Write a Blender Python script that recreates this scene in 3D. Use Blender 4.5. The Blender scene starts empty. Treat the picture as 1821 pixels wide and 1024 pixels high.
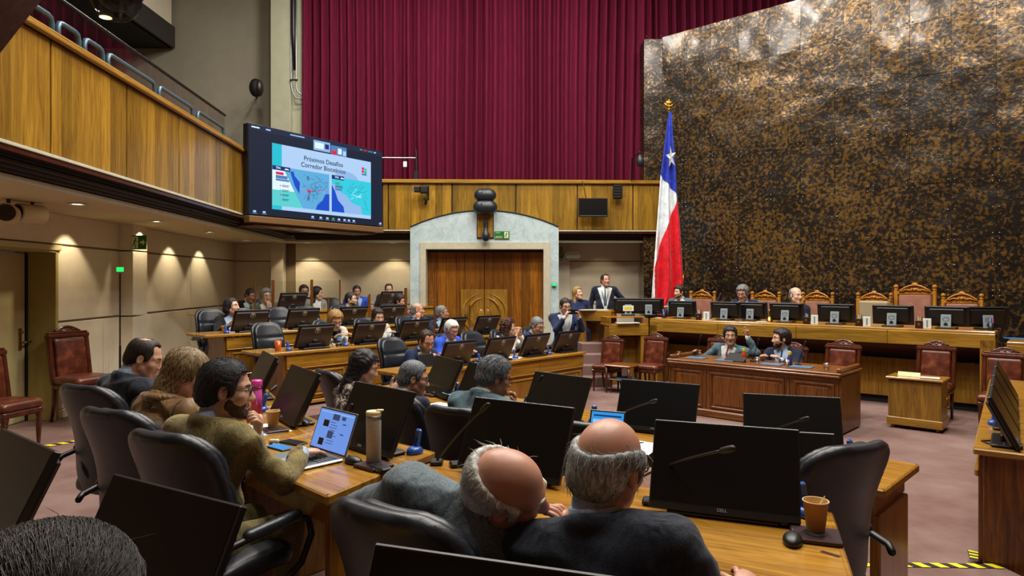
import bpy, bmesh, math, random
import numpy as np
from mathutils import Vector, Matrix
random.seed(7); np.random.seed(7)
S = bpy.context.scene
COL = S.collection
PI = math.pi
# ------------------------------------------------------------------ camera, world, lights, exposure
CZ = 1.80                      # eye height above the well floor
FOC = 1200.0                   # focal length in pixels of the 1821 px frame
HOR = 500.0
cam = bpy.data.cameras.new('camera'); camo = bpy.data.objects.new('camera', cam); COL.objects.link(camo)
camo.location = (0, 0, CZ); camo.rotation_euler = (PI/2, 0, 0)
cam.sensor_width = 36; cam.lens = 36*FOC/1821; cam.shift_y = -(512-HOR)/1821
cam.clip_start = .05; cam.clip_end = 100
S.camera = camo
vs = S.view_settings
S.display_settings.display_device = 'sRGB'
vs.view_transform = 'Standard'; vs.look = 'None'; vs.gamma = 1; vs.use_curve_mapping = False
vs.exposure = 0.16
W = bpy.data.worlds.new('World'); S.world = W; W.use_nodes = True
W.node_tree.nodes['Background'].inputs[0].default_value = (.55, .52, .5, 1)
W.node_tree.nodes['Background'].inputs[1].default_value = .08
def area(name, loc, target, sx, sy, power, col=(1, .93, .82)):
    l = bpy.data.lights.new(name, 'AREA'); l.shape = 'RECTANGLE'; l.size = sx; l.size_y = sy
    l.energy = power; l.color = col
    o = bpy.data.objects.new(name, l); COL.objects.link(o); o.location = loc
    d = Vector(target) - Vector(loc); o.rotation_euler = d.to_track_quat('-Z', 'Y').to_euler()
    return o
def spot(name, loc, target, power, angle, blend=.5, col=(1, .82, .55), r=.04):
    l = bpy.data.lights.new(name, 'SPOT'); l.energy = power; l.color = col
    l.spot_size = math.radians(angle); l.spot_blend = blend; l.shadow_soft_size = r
    o = bpy.data.objects.new(name, l); COL.objects.link(o); o.location = loc
    d = Vector(target) - Vector(loc); o.rotation_euler = d.to_track_quat('-Z', 'Y').to_euler()
    return o
# chamber ceiling lamps (the hall's own lamps, high above the frame)
for i, (x, y, p) in enumerate([(-1.6, 6.2, 300), (1.6, 5.4, 300), (4.2, 6.4, 300), (-3.2, 9.2, 260), (-.4, 9.6, 320), (2.6, 9.4, 320),
                            (5.6, 8.6, 260), (.6, 12.4, 260), (-3.0, 12.6, 260), (-1.4, 2.2, 130), (1.4, 1.8, 150), (3.6, 3.2, 200)]):
    area('ceiling_lamp', (x, y, 9.6), (x, y, 0), .8, .8, p*.82, (1, .93, .84))
# ------------------------------------------------------------------ helpers
def lin(c):
    if isinstance(c, str):
        c = [int(c[i:i+2], 16)/255 for i in (0, 2, 4)]
    return tuple((x/12.92 if x <= .04045 else ((x+.055)/1.055)**2.4) for x in c[:3]) + (1,)
def at(px, py, z):             # world point of height z seen at a pixel of the photograph
    d = (CZ-z)*FOC/(py-HOR); return Vector(((px-910)/FOC*d, d, z))
def ad(px, d, z=0): return Vector(((px-910)/FOC*d, d, z))
def zy(py, d): return CZ-(py-HOR)*d/FOC
U = Vector((.7337, -.6794, 0)); N = Vector((.6794, .7337, 0))
def ab(a, b, z=0): v = U*a+N*b; return Vector((v.x, v.y, z))
def onrow(px, a, z=0):
    k = (px-910)/FOC; d = a/(k*U.x+U.y); return Vector((k*d, d, z))
def rz(f): return math.atan2(-f[0], f[1])
class MB:
    def __init__(s): s.v = []; s.f = []
    def add(s, vs_, fs, M=None):
        o = len(s.v)
        s.v += [tuple(M @ Vector(p)) if M is not None else tuple(p) for p in vs_]
        s.f += [tuple(i+o for i in q) for q in fs]; return s
    def box(s, c, z, M=None):
        x, y, w = z[0]/2, z[1]/2, z[2]/2
        vs_ = [(c[0]+i*x, c[1]+j*y, c[2]+k*w) for i in (-1, 1) for j in (-1, 1) for k in (-1, 1)]
        return s.add(vs_, [(0, 1, 3, 2), (4, 6, 7, 5), (0, 4, 5, 1), (2, 3, 7, 6), (0, 2, 6, 4), (1, 5, 7, 3)], M)
    def bb(s, c, z, b=.01, M=None):     # chamfered box
        h = [z[0]/2, z[1]/2, z[2]/2]; b = min(b, .49*min(z)); V = []; idx = {}
        for i in (-1, 1):
            for j in (-1, 1):
                for k in (-1, 1):
                    sg = (i, j, k)
                    for ax in range(3):
                        p = [c[m]+sg[m]*(h[m]-(0 if m == ax else b)) for m in range(3)]
                        idx[sg, ax] = len(V); V.append(p)
        F = []
        for ax in range(3):
            o1, o2 = (ax+1) % 3, (ax+2) % 3
            for sgn in (-1, 1):
                q = []
                for (p, r) in ((-1, -1), (1, -1), (1, 1), (-1, 1)):
                    g = [0, 0, 0]; g[ax] = sgn; g[o1] = p; g[o2] = r; q.append(idx[tuple(g), ax])
                F.append(q if sgn > 0 else q[::-1])
            for p in (-1, 1):
                for r in (-1, 1):
                    g0 = [0, 0, 0]; g1 = [0, 0, 0]; g0[ax] = -1; g1[ax] = 1
                    g0[o1] = g1[o1] = p; g0[o2] = g1[o2] = r
                    q = [idx[tuple(g0), o1], idx[tuple(g1), o1], idx[tuple(g1), o2], idx[tuple(g0), o2]]
                    F.append(q if p*r < 0 else q[::-1])
        for i in (-1, 1):
            for j in (-1, 1):
                for k in (-1, 1):
                    q = [idx[(i, j, k), a] for a in range(3)]; F.append(q if i*j*k > 0 else q[::-1])
        return s.add(V, F, M)
    def prism(s, poly, z0, z1, M=None, bev=0):
        n = len(poly)
        ar = sum(poly[i][0]*poly[(i+1) % n][1]-poly[(i+1) % n][0]*poly[i][1] for i in range(n))
        if ar < 0: poly = poly[::-1]
        V = [(p[0], p[1], z0) for p in poly]+[(p[0], p[1], z1) for p in poly]
        F = [tuple(range(n-1, -1, -1)), tuple(range(n, 2*n))]+[(i, (i+1) % n, n+(i+1) % n, n+i) for i in range(n)]
        return s.add(V, F, M)
    def tube(s, pts, r, n=8, M=None, cap=True):
        P = [Vector(p) for p in pts]; m = len(P)
        R = r if isinstance(r, (list, tuple)) else [r]*m
        V = []; F = []; up = None
        for i in range(m):
            t = (P[min(i+1, m-1)]-P[max(i-1, 0)]).normalized()
            if up is None: up = Vector((0, 0, 1)) if abs(t.z) < .9 else Vector((1, 0, 0))
            x = t.cross(up)
            if x.length < 1e-6: x = t.orthogonal()
            x.normalize(); y = x.cross(t).normalized(); up = y
            for k in range(n):
                a = 2*PI*k/n; V.append(P[i]+(x*math.cos(a)+y*math.sin(a))*R[i])
        for i in range(m-1):
            for k in range(n):
                a = i*n+k; b = i*n+(k+1) % n; F.append((a, a+n, b+n, b))
        if cap: F.append(tuple(range(n))); F.append(tuple(range((m-1)*n, m*n))[::-1])
        return s.add(V, F, M)
    def lathe(s, prof, n=16, c=(0, 0, 0), M=None, cap=True):   # prof: (r, z)
        V = []; F = []; m = len(prof)
        for r, z in prof:
            for k in range(n):
                a = 2*PI*k/n; V.append((c[0]+r*math.cos(a), c[1]+r*math.sin(a), c[2]+z))
        for i in range(m-1):
            for k in range(n):
                a = i*n+k; b = i*n+(k+1) % n; F.append((a, b, b+n, a+n))
        if cap: F.append(tuple(range(n))[::-1]); F.append(tuple(range((m-1)*n, m*n)))
        return s.add(V, F, M)
    def ball(s, c, r, n=12, m=8, M=None):
        rr = r if isinstance(r, (list, tuple)) else (r, r, r)
        V = [(c[0], c[1], c[2]-rr[2])]; F = []
        for i in range(1, m):
            t = -PI/2+PI*i/m
            for k in range(n):
                a = 2*PI*k/n; V.append((c[0]+rr[0]*math.cos(t)*math.cos(a), c[1]+rr[1]*math.cos(t)*math.sin(a), c[2]+rr[2]*math.sin(t)))
        V.append((c[0], c[1], c[2]+rr[2])); L = len(V)-1
        for k in range(n):
            F.append((0, 1+(k+1) % n, 1+k)); F.append((L, 1+(m-2)*n+k, 1+(m-2)*n+(k+1) % n))
        for i in range(m-2):
            for k in range(n):
                a = 1+i*n+k; b = 1+i*n+(k+1) % n; F.append((a, b, b+n, a+n))
        return s.add(V, F, M)
    def grid(s, fn, nu, nv, M=None):
        V = [fn(i/nu, j/nv) for j in range(nv+1) for i in range(nu+1)]
        F = [(j*(nu+1)+i, j*(nu+1)+i+1, (j+1)*(nu+1)+i+1, (j+1)*(nu+1)+i) for j in range(nv) for i in range(nu)]
        return s.add(V, F, M)
    def build(s, name, m, parent=None, smooth=False, **props):
        me = bpy.data.meshes.new(name); me.from_pydata(s.v, [], s.f); me.update()
        return link(name, me, m, parent, smooth, **props)
def link(name, me, m, parent=None, smooth=False, **props):
    if m is not None and not me.materials: me.materials.append(m)
    if smooth: me.shade_smooth()
    if smooth == 'auto':
        try: me.set_sharp_from_angle(angle=math.radians(40))
        except Exception: pass
    o = bpy.data.objects.new(name, me); COL.objects.link(o)
    if parent is not None: o.parent = parent
    for k, v in props.items(): o[k] = v
    return o
def thing(name, label, cat, loc=(0, 0, 0), rot=0, group=None):
    o = bpy.data.objects.new(name, None); COL.objects.link(o); o.empty_display_size = .1
    o.location = loc; o.rotation_euler = (0, 0, rot); tag(o, label, cat, group); return o
def tag(o, label, cat, group=None):
    o['label'] = label; o['category'] = cat
    if group: o['group'] = group
    return o
def struct(o): o['kind'] = 'structure'; return o
def root(name, loc=(0, 0, 0), rot=0):
    o = bpy.data.objects.new(name, None); COL.objects.link(o); o.location = loc; o.rotation_euler = (0, 0, rot)
    return struct(o)
def kids(o): return [c for c in bpy.data.objects if c.parent == o]
def dup(src, loc, rot, label, group=None, tree=None):
    r = src.copy(); COL.objects.link(r); r.location = loc; r.rotation_euler = (0, 0, rot) if not isinstance(rot, tuple) else rot
    tag(r, label, src['category'], group or src.get('group'))
    for ch, sub in (tree or mktree(src)):
        c = ch.copy(); COL.objects.link(c); c.parent = r
        for g in sub:
            e = g.copy(); COL.objects.link(e); e.parent = c
    return r
def mktree(src): return [(c, kids(c)) for c in kids(src)]
def box(name, c, z, m, parent=None, bev=.0, **p):
    b = MB(); (b.bb(c, z, bev) if bev else b.box(c, z)); return b.build(name, m, parent, **p)
def text(name, s, size, m, parent, M, align='CENTER'):
    cu = bpy.data.curves.new('t', 'FONT'); cu.body = s; cu.size = size; cu.align_x = align; cu.align_y = 'CENTER'; cu.extrude = .0004
    cu.resolution_u = 3; cu.offset = .012*size
    o = bpy.data.objects.new('t', cu); me = bpy.data.meshes.new_from_object(o)
    bpy.data.objects.remove(o); bpy.data.curves.remove(cu)
    me.name = name; me.transform(M); me.materials.clear()
    return link(name, me, m, parent)
def frame(o, x, y):            # matrix with origin o, x axis, y axis (z = x cross y)
    x = Vector(x).normalized(); y = Vector(y).normalized(); z = x.cross(y).normalized(); y = z.cross(x)
    return Matrix(((x.x, y.x, z.x, o[0]), (x.y, y.y, z.y, o[1]), (x.z, y.z, z.z, o[2]), (0, 0, 0, 1)))
def clip(poly, p, n):          # keep the side of the line through p that n points to
    out = []
    for i in range(len(poly)):
        a, b = Vector(poly[i][:2]), Vector(poly[(i+1) % len(poly)][:2])
        da, db = (a-Vector(p[:2])).dot(Vector(n[:2])), (b-Vector(p[:2])).dot(Vector(n[:2]))
        if da >= 0: out.append(a)
        if da*db < 0: out.append(a+(b-a)*(da/(da-db)))
    return [(v.x, v.y) for v in out]
# ------------------------------------------------------------------ materials
class NT:
    def __init__(s, name):
        s.m = bpy.data.materials.new(name); s.m.use_nodes = True; s.t = s.m.node_tree; s.p = s.t.nodes['Principled BSDF']
    def n(s, ty, **kw):
        o = s.t.nodes.new(ty)
        for k, v in kw.items():
            if k.startswith('i_'): o.inputs[k[2:].replace('_', ' ')].default_value = v
            else: setattr(o, k, v)
        return o
    def l(s, a, b): s.t.links.new(a, b)
    def coord(s, scale=(1, 1, 1), which='Object'):
        c = s.n('ShaderNodeTexCoord'); m = s.n('ShaderNodeMapping'); m.inputs['Scale'].default_value = scale
        s.l(c.outputs[which], m.inputs[0]); return m.outputs[0]
    def noise(s, vec, scale, detail=3, rough=.5, dist=0):
        o = s.n('ShaderNodeTexNoise'); o.inputs['Scale'].default_value = scale; o.inputs['Detail'].default_value = detail
        o.inputs['Roughness'].default_value = rough; o.inputs['Distortion'].default_value = dist; s.l(vec, o.inputs['Vector']); return o.outputs[0]
    def ramp(s, fac, stops, mode='LINEAR'):
        r = s.n('ShaderNodeValToRGB'); r.color_ramp.interpolation = mode; e = r.color_ramp.elements
        while len(e) < len(stops): e.new(.5)
        for i, (p, c) in enumerate(stops): e[i].position = p; e[i].color = c if len(c) == 4 else lin(c)
        s.l(fac, r.inputs[0]); return r.outputs[0]
    def math(s, op, a, b=None):
        o = s.n('ShaderNodeMath', operation=op)
        for i, x in enumerate((a, b)):
            if x is None: continue
            if isinstance(x, (int, float)): o.inputs[i].default_value = x
            else: s.l(x, o.inputs[i])
        return o.outputs[0]
    def mix(s, fac, a, b, blend='MIX'):
        o = s.n('ShaderNodeMix', data_type='RGBA', blend_type=blend)
        for i, x in ((0, fac), (6, a), (7, b)):
            if isinstance(x, (int, float)): o.inputs[i].default_value = x
            elif isinstance(x, tuple): o.inputs[i].default_value = x
            else: s.l(x, o.inputs[i])
        return o.outputs[2]
    def bump(s, h, strength=.3, dist=.01):
        b = s.n('ShaderNodeBump'); b.inputs['Strength'].default_value = strength; b.inputs['Distance'].default_value = dist
        s.l(h, b.inputs['Height']); s.l(b.outputs[0], s.p.inputs['Normal'])
    def set(s, col=None, rough=None, metal=None, spec=None, coat=None, sheen=None):
        I = s.p.inputs
        if col is not None:
            if isinstance(col, tuple): I['Base Color'].default_value = col
            else: s.l(col, I['Base Color'])
        if rough is not None:
            if isinstance(rough, (int, float)): I['Roughness'].default_value = rough
            else: s.l(rough, I['Roughness'])
        if metal is not None: I['Metallic'].default_value = metal
        if spec is not None: I['Specular IOR Level'].default_value = spec
        if coat is not None: I['Coat Weight'].default_value = coat; I['Coat Roughness'].default_value = .15
        if sheen is not None: I['Sheen Weight'].default_value = sheen
        return s.m
def plain(name, c, rough=.5, metal=0, spec=.5, var=.12, scale=30, bump=.1, coat=None):
    t = NT(name); v = t.coord(); f = t.noise(v, scale, 4); b = lin(c)
    col = t.ramp(f, [(.3, tuple(x*(1-var) for x in b[:3])+(1,)), (.7, tuple(min(1, x*(1+var)) for x in b[:3])+(1,))])
    if bump: t.bump(f, bump, .004)
    return t.set(col, rough, metal, spec, coat)
def glow(name, c, strength=1.0):
    t = NT(name); t.p.inputs['Base Color'].default_value = (.01, .01, .01, 1); t.p.inputs['Roughness'].default_value = .4
    t.p.inputs['Specular IOR Level'].default_value = .12; t.p.inputs['Emission Color'].default_value = lin(c); t.p.inputs['Emission Strength'].default_value = strength; return t.m
def wood(name, dark, light, axis='Z', rough=.35, veneer=0, coat=.25, var=.5, fine=1.0):
    t = NT(name)
    sc = {'Z': (9, 9, .55), 'X': (.55, 9, 9), 'Y': (9, .55, 9)}[axis]
    v = t.coord(sc); g = t.noise(v, 2.2*fine, 6, .62, 1.6)
    v2 = t.coord(tuple(x*6 for x in sc)); p = t.noise(v2, 3*fine, 3, .6)
    f = t.math('ADD', t.math('MULTIPLY', g, .75), t.math('MULTIPLY', p, .25))
    col = t.ramp(f, [(.36, lin(dark)), (.50, tuple((a+b)/2 for a, b in zip(lin(dark), lin(light)))), (.62, lin(light))])
    if veneer:
        c = t.n('ShaderNodeTexCoord'); sx = t.n('ShaderNodeSeparateXYZ'); t.l(c.outputs['Object'], sx.inputs[0])
        q = t.math('FLOOR', t.math('MULTIPLY', sx.outputs[0], 1/veneer)); wn = t.n('ShaderNodeTexWhiteNoise', noise_dimensions='1D'); t.l(q, wn.inputs['W'])
        tone = t.ramp(wn.outputs[0], [(0, (1-var,)*3+(1,)), (1, (1+.25*var,)*3+(1,))])
        col = t.mix(1.0, col, tone, 'MULTIPLY')
    oi = t.n('ShaderNodeObjectInfo'); ot = t.ramp(oi.outputs['Random'], [(0, (.86, .86, .86, 1)), (1, (1.08, 1.05, 1, 1))])
    col = t.mix(1.0, col, ot, 'MULTIPLY')
    t.bump(f, .08, .003)
    return t.set(col, rough, 0, .4, coat)
M = {}
M['oak'] = wood('golden_oak', '7d5a18', 'ad862c', 'Z', .32, veneer=.17)
M['oakx'] = wood('golden_oak_long', '7a5618', 'a9812e', 'X', .3)
M['oakv'] = wood('oak_vertical', '73501a', 'a5792a', 'Z', .33)
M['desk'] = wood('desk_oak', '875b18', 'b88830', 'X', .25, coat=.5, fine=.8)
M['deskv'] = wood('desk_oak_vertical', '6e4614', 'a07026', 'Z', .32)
M['door'] = wood('door_oak', '73410e', 'ab6d1e', 'Z', .32, veneer=.2, var=.55)
M['walnut'] = wood('walnut', '4a2408', '84501a', 'Z', .35, fine=1.4)
M['walnutx'] = wood('walnut_long', '4e280a', '8a5620', 'X', .3)
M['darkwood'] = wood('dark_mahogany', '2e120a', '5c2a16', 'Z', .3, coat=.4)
M['gildwood'] = wood('gilt_oak', '8a5414', 'c8892c', 'Z', .3, coat=.4)
M['wallcream'] = plain('cream_paint', 'd4cab2', .75, var=.04, scale=6, bump=.05)
M['wallgrey'] = plain('grey_paint', '8f8a78', .8, var=.05, scale=4, bump=.04)
M['pillar'] = plain('pale_paint', 'a3a48c', .75, var=.06, scale=5, bump=.06)
M['soffit'] = plain('soffit_paint', 'c2b48f', .8, var=.03, scale=5, bump=.02)
M['doorcream'] = plain('door_paint', 'b5aa7c', .55, var=.04, scale=9, bump=.03)
M['jamb'] = plain('jamb_paint', '9a8c50', .55, var=.06, scale=9, bump=.05)
M['groove'] = plain('groove_shadow_gap', '7a6c54', .8)
M['black'] = plain('black_plastic', '0c0c0e', .42, var=.1)
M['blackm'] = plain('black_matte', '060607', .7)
M['rubber'] = plain('black_rubber', '08080a', .6)
M['brownmetal'] = plain('bronze_slat', '2c1e1a', .45, .2)
M['chrome'] = plain('chrome', 'b0b4b8', .2, 1, var=.03)
M['steel'] = plain('brushed_steel', '8f9296', .35, .9, var=.05)
M['railblue'] = plain('blue_grey_tube', '4a6474', .3, .3, var=.05)
M['brass'] = plain('brass', 'a6803a', .3, 1, var=.08)
M['gold'] = plain('gold_leaf', 'c09a40', .35, 1, var=.1)
M['white'] = plain('white_paper', 'd6e0dc', .7, var=.03)
M['whiteplastic'] = plain('white_plastic', 'c9d0cc', .4, var=.03)
M['cup'] = plain('kraft_paper', 'b07f3a', .7, var=.05)
M['cuprim'] = plain('cup_white_rim', 'd8c8a0', .6)
M['maroon'] = plain('maroon_leather', '2e0f12', .4)
M['bluep'] = plain('blue_plastic', '1f4fa8', .3, coat=.3, var=.05)
M['pink'] = plain('pink_plastic', 'd0409a', .3, coat=.3)
M['grey'] = plain('grey_plastic', '4c565c', .45)
M['lgrey'] = plain('light_grey_plastic', '7f8d95', .5)
M['alu'] = plain('aluminium', 'a8aeb2', .3, .8, var=.03)
M['stoneware'] = plain('speckled_tumbler', 'acabac', .5, var=.1, scale=120)
M['yellow'] = plain('yellow_tape', 'd8c400', .6)
M['greensign'] = plain('green_sign', '0f6a30', .4)
M['signpale'] = plain('photoluminescent_sign', 'd8e0a8', .6)
M['leafcream'] = plain('cream_stone', 'b9b59e', .5, var=.08, scale=12)
t = NT('black_leather'); v = t.coord(); n1 = t.noise(v, 8, 3); n2 = t.noise(v, 160, 2)
t.bump(t.math('ADD', n1, t.math('MULTIPLY', n2, .15)), .25, .01)
M['leather'] = t.set(t.ramp(n1, [(.3, '14171d'), (.7, '20262f')]), .38, 0, .5)
t = NT('brown_leather'); v = t.coord(); n1 = t.noise(v, 9, 4)
t.bump(t.noise(v, 60, 3), .2, .006)
M['bleather'] = t.set(t.ramp(n1, [(.3, '3e1a10'), (.55, '5e2c1c'), (.75, '864a30')]), .32, 0, .5)
t = NT('pale_leather'); v = t.coord(); n1 = t.noise(v, 5, 3); t.bump(n1, .2, .006)
M['pleather'] = t.set(t.ramp(n1, [(.3, '8a5c4c'), (.7, 'a87866')]), .4)
M['tleather'] = plain('tan_cover', '9a8a6c', .6, var=.08, scale=6)
t = NT('pink_carpet'); v = t.coord(); n1 = t.noise(v, 1.3, 5, .6); n2 = t.noise(v, 240, 2)
t.bump(n2, .5, .006)
f = t.math('ADD', t.math('MULTIPLY', n1, .8), t.math('MULTIPLY', n2, .2))
M['carpet'] = t.set(t.ramp(f, [(.35, '6a504a'), (.65, '86706a')]), .95, 0, .1)
t = NT('screen_glass'); v = t.coord(); n1 = t.noise(v, 400, 1)
M['screen'] = t.set(t.ramp(n1, [(0, '040405'), (1, '070707')]), .33, 0, .35)
t = NT('white_marble'); v = t.coord(); n1 = t.noise(v, 2.2, 8, .6, 1.5); n2 = t.noise(v, 1.1, 6, .7, 3)
vein = t.ramp(n2, [(.47, (1, 1, 1, 1)), (.5, (.78, .80, .82, 1)), (.53, (1, 1, 1, 1))])
M['marble'] = t.set(t.mix(1.0, t.ramp(n1, [(.3, 'a6bcc0'), (.7, 'c2d2d4')]), vein, 'MULTIPLY'), .3, 0, .4)
t = NT('hammered_copper'); v = t.coord(which='Object'); g = t.n('ShaderNodeNewGeometry')
mp = t.n('ShaderNodeMapping'); t.l(g.outputs['Position'], mp.inputs[0]); v = mp.outputs[0]
wv = t.noise(v, 1.3, 2); big = t.noise(v, .8, 3, .6)
spk = t.noise(v, 17.5, 1.5, .45, .5); spk2 = t.noise(v, 5.1, 3, .5, .6)
f = t.math('ADD', t.math('MULTIPLY', spk, .8), t.math('MULTIPLY', spk2, .2))
oi = t.n('ShaderNodeObjectInfo')
f2 = t.math('ADD', f, t.math('MULTIPLY', t.math('SUBTRACT', big, .5), .35))
f2 = t.math('ADD', f2, t.math('MULTIPLY', t.math('SUBTRACT', oi.outputs['Random'], .5), .05))
col = t.ramp(f2, [(.43, '1c1815'), (.49, '35291d'), (.56, '5c4424'), (.70, '7c5e2e')])
t.bump(t.math('ADD', t.math('MULTIPLY', wv, 4.0), t.math('MULTIPLY', spk, .3)), .36, .05)
M['copper'] = t.set(col, t.ramp(f, [(.4, (.34, .34, .34, 1)), (.65, (.22, .22, .22, 1))]), .45, .5, .35)
t = NT('burgundy_velvet'); v = t.coord((60, 60, 1.2)); n1 = t.noise(v, 2, 3)
t.bump(n1, .15, .004)
M['velvet'] = t.set(t.ramp(n1, [(.3, '4a0a20'), (.7, '6c1634')]), .85, 0, .15)
def fabric(name, c, c2=None, scale=220, rough=.85, bump=.2, check=False, sheen=.1):
    t = NT(name); v = t.coord(); n1 = t.noise(v, 7, 4); w = t.noise(v, scale, 2)
    b = lin(c); c2 = lin(c2) if c2 else tuple(x*1.5 for x in b[:3])+(1,)
    col = t.ramp(t.math('ADD', t.math('MULTIPLY', n1, .5), t.math('MULTIPLY', w, .5)), [(.38, b), (.62, c2)])
    if check:
        ck = t.n('ShaderNodeTexChecker'); ck.inputs['Scale'].default_value = 130; t.l(v, ck.inputs[0])
        col = t.mix(t.math('MULTIPLY', ck.outputs[1], .38), col, lin(check))
    cr = t.noise(t.coord((1.5, 1.2, .7)), 5.5, 2.5, .5, .9)
    b1 = t.n('ShaderNodeBump'); b1.inputs['Strength'].default_value = .6; b1.inputs['Distance'].default_value = .05; t.l(cr, b1.inputs['Height'])
    b2 = t.n('ShaderNodeBump'); b2.inputs['Strength'].default_value = bump; b2.inputs['Distance'].default_value = .004; t.l(w, b2.inputs['Height']); t.l(b1.outputs[0], b2.inputs['Normal']); t.l(b2.outputs[0], t.p.inputs['Normal'])
    return t.set(col, rough, 0, .25, sheen=sheen)
def skin(name, c):
    t = NT(name); v = t.coord(); n1 = t.noise(v, 14, 4); b = lin(c)
    col = t.ramp(n1, [(.3, (b[0]*.86, b[1]*.76, b[2]*.74, 1)), (.7, b)])
    t.bump(t.noise(v, 90, 3), .08, .003); t.p.inputs['Subsurface Weight'].default_value = .02
    t.p.inputs['Subsurface Radius'].default_value = (.02, .008, .004)
    return t.set(col, .42, 0, .45)
def hairm(name, c, c2, rough=.55):
    t = NT(name); v = t.coord((55, 55, 14)); n1 = t.noise(v, 2.4, 4, .6, .8)
    t.bump(n1, .35, .008)
    return t.set(t.ramp(n1, [(.36, c), (.64, c2)]), rough, 0, .4)
def glassm(name, tint=(.97, .98, .98, 1), refl=.08, rough=.02):
    t = NT(name); tr = t.n('ShaderNodeBsdfTransparent'); tr.inputs[0].default_value = tint
    gl = t.n('ShaderNodeBsdfGlossy'); gl.inputs['Roughness'].default_value = rough
    lw = t.n('ShaderNodeLayerWeight'); lw.inputs[0].default_value = .25
    mx = t.n('ShaderNodeMixShader'); t.l(t.math('ADD', t.math('MULTIPLY', lw.outputs['Fresnel'], .22), refl*.3), mx.inputs[0])
    t.l(tr.outputs[0], mx.inputs[1]); t.l(gl.outputs[0], mx.inputs[2])
    o = [n for n in t.t.nodes if n.type == 'OUTPUT_MATERIAL'][0]; t.l(mx.outputs[0], o.inputs[0]); return t.m
M['glass'] = glassm('clear_glass')
M['glassd'] = glassm('smoked_glass', (.62, .66, .66, 1))
# ------------------------------------------------------------------ setting
SOF = 2.68
def lwX(d): return -5.92-.079*(d-8.75)
WL = Vector((lwX(0), 0)); WLn = Vector((1, .079))          # left wall line, normal into the room
# floors
fl = MB(); fl.box((1, 8, -.05), (26, 30, .1)); struct(fl.build('floor', M['carpet']))
def tier(name, poly, z):
    poly = clip(poly, WL, WLn); poly = clip(poly, (0, 15.75), (0, -1))
    b = MB(); b.prism(poly, 0.001, z); struct(b.build(name, M['carpet']))
ABp = lambda a, b: tuple(ab(a, b)[:2])
tier("floor_tier_row_two", [ABp(-7.35, 3.7), ABp(-7.35, 8.3), ABp(-9.0, 8.3), ABp(-9.0, 3.6)], .17)
tier("floor_tier_row_three", [ABp(-9.0, 3.6), ABp(-9.0, 9.3), ABp(-10.6, 9.3), ABp(-10.6, 3.2)], .33)
tier("floor_tier_row_four", [ABp(-10.6, 3.4), ABp(-10.6, 10.5), ABp(-13.5, 11), ABp(-13.5, 3)], .42)
# the rear benches stand on a low step, edged with hazard tape
MS = at(1775, 1004, .05); ML = at(1560, 1000, .05)
sd = (ML-MS).normalized()
pm = [(MS.x, MS.y), tuple((MS+sd*2.4)[:2]), (-1.0, 6.4), (-1.7, 6.3), (-1.9, 4.2), (0.6, 2.9), (1.5, 2.3), (3.3, 2.0)]
b = MB(); b.prism(pm, .001, .05); struct(b.build('floor_step_middle', M['carpet']))
pf = [(1.45, 2.35), (1.45, -3), (-5.3, -3), (-5.45, 3.0), (-4.8, 6.5), (-4.3, 7.1), (-3.3, 6.9), (-2.4, 5.75), (-1.75, 5.1), (-.6, 3.75)]
b = MB(); b.prism(pf, .001, .17); struct(b.build('floor_step_rear', M['carpet']))
# left wall : frame X along the wall (far), Y into the wall
LW = root('wall_left', (lwX(0), 0, 0), math.atan2(1, -.079)); Ls = math.sqrt(1+.079**2)
D0, D1 = 7.25*Ls, 8.75*Ls                                  # doorway
def lbox(name, x0, x1, y0, y1, z0, z1, m, p=LW, bev=.004):
    return box(name, ((x0+x1)/2, (y0+y1)/2, (z0+z1)/2), (abs(x1-x0), abs(y1-y0), abs(z1-z0)), m, p, bev)
lbox('wall_core', -1, D0, .02, .5, 0, SOF+.3, M['groove']); lbox('wall_core', D1, 16, .02, .5, 0, SOF+.3, M['groove'])
lbox('wall_core', D0, D1, .02, .5, 2.2, SOF+.3, M['groove'])
for z0, z1 in ((.12, 1.25), (1.28, 2.26), (2.29, SOF)):
    lbox('wall_panel', -1, D0-.08, 0, .03, z0, z1, M['wallcream'])
    if z0 < 2.2:
        for x0, x1 in ((D1+.06, 10.42), (10.92, 13.2), (13.21, 16)): lbox('wall_panel', x0, x1, 0, .03, z0, min(z1, 2.26), M['wallcream'])
lbox('wall_panel', D0-.08, 10.42, 0, .03, 2.29, SOF, M['wallcream']); lbox('wall_panel', 10.92, 16, 0, .03, 2.29, SOF, M['wallcream'])
lbox('baseboard', D1+.06, 16, -.012, .03, 0, .11, M['wallcream']); lbox('baseboard', -1, D0-.08, -.012, .03, 0, .11, M['wallcream'])
for z0, z1 in ((0, 1.25), (1.27, 2.26), (2.28, SOF)): lbox('pilaster', 10.43, 10.91, -.2, .03, z0, z1, M['wallcream'])
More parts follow.
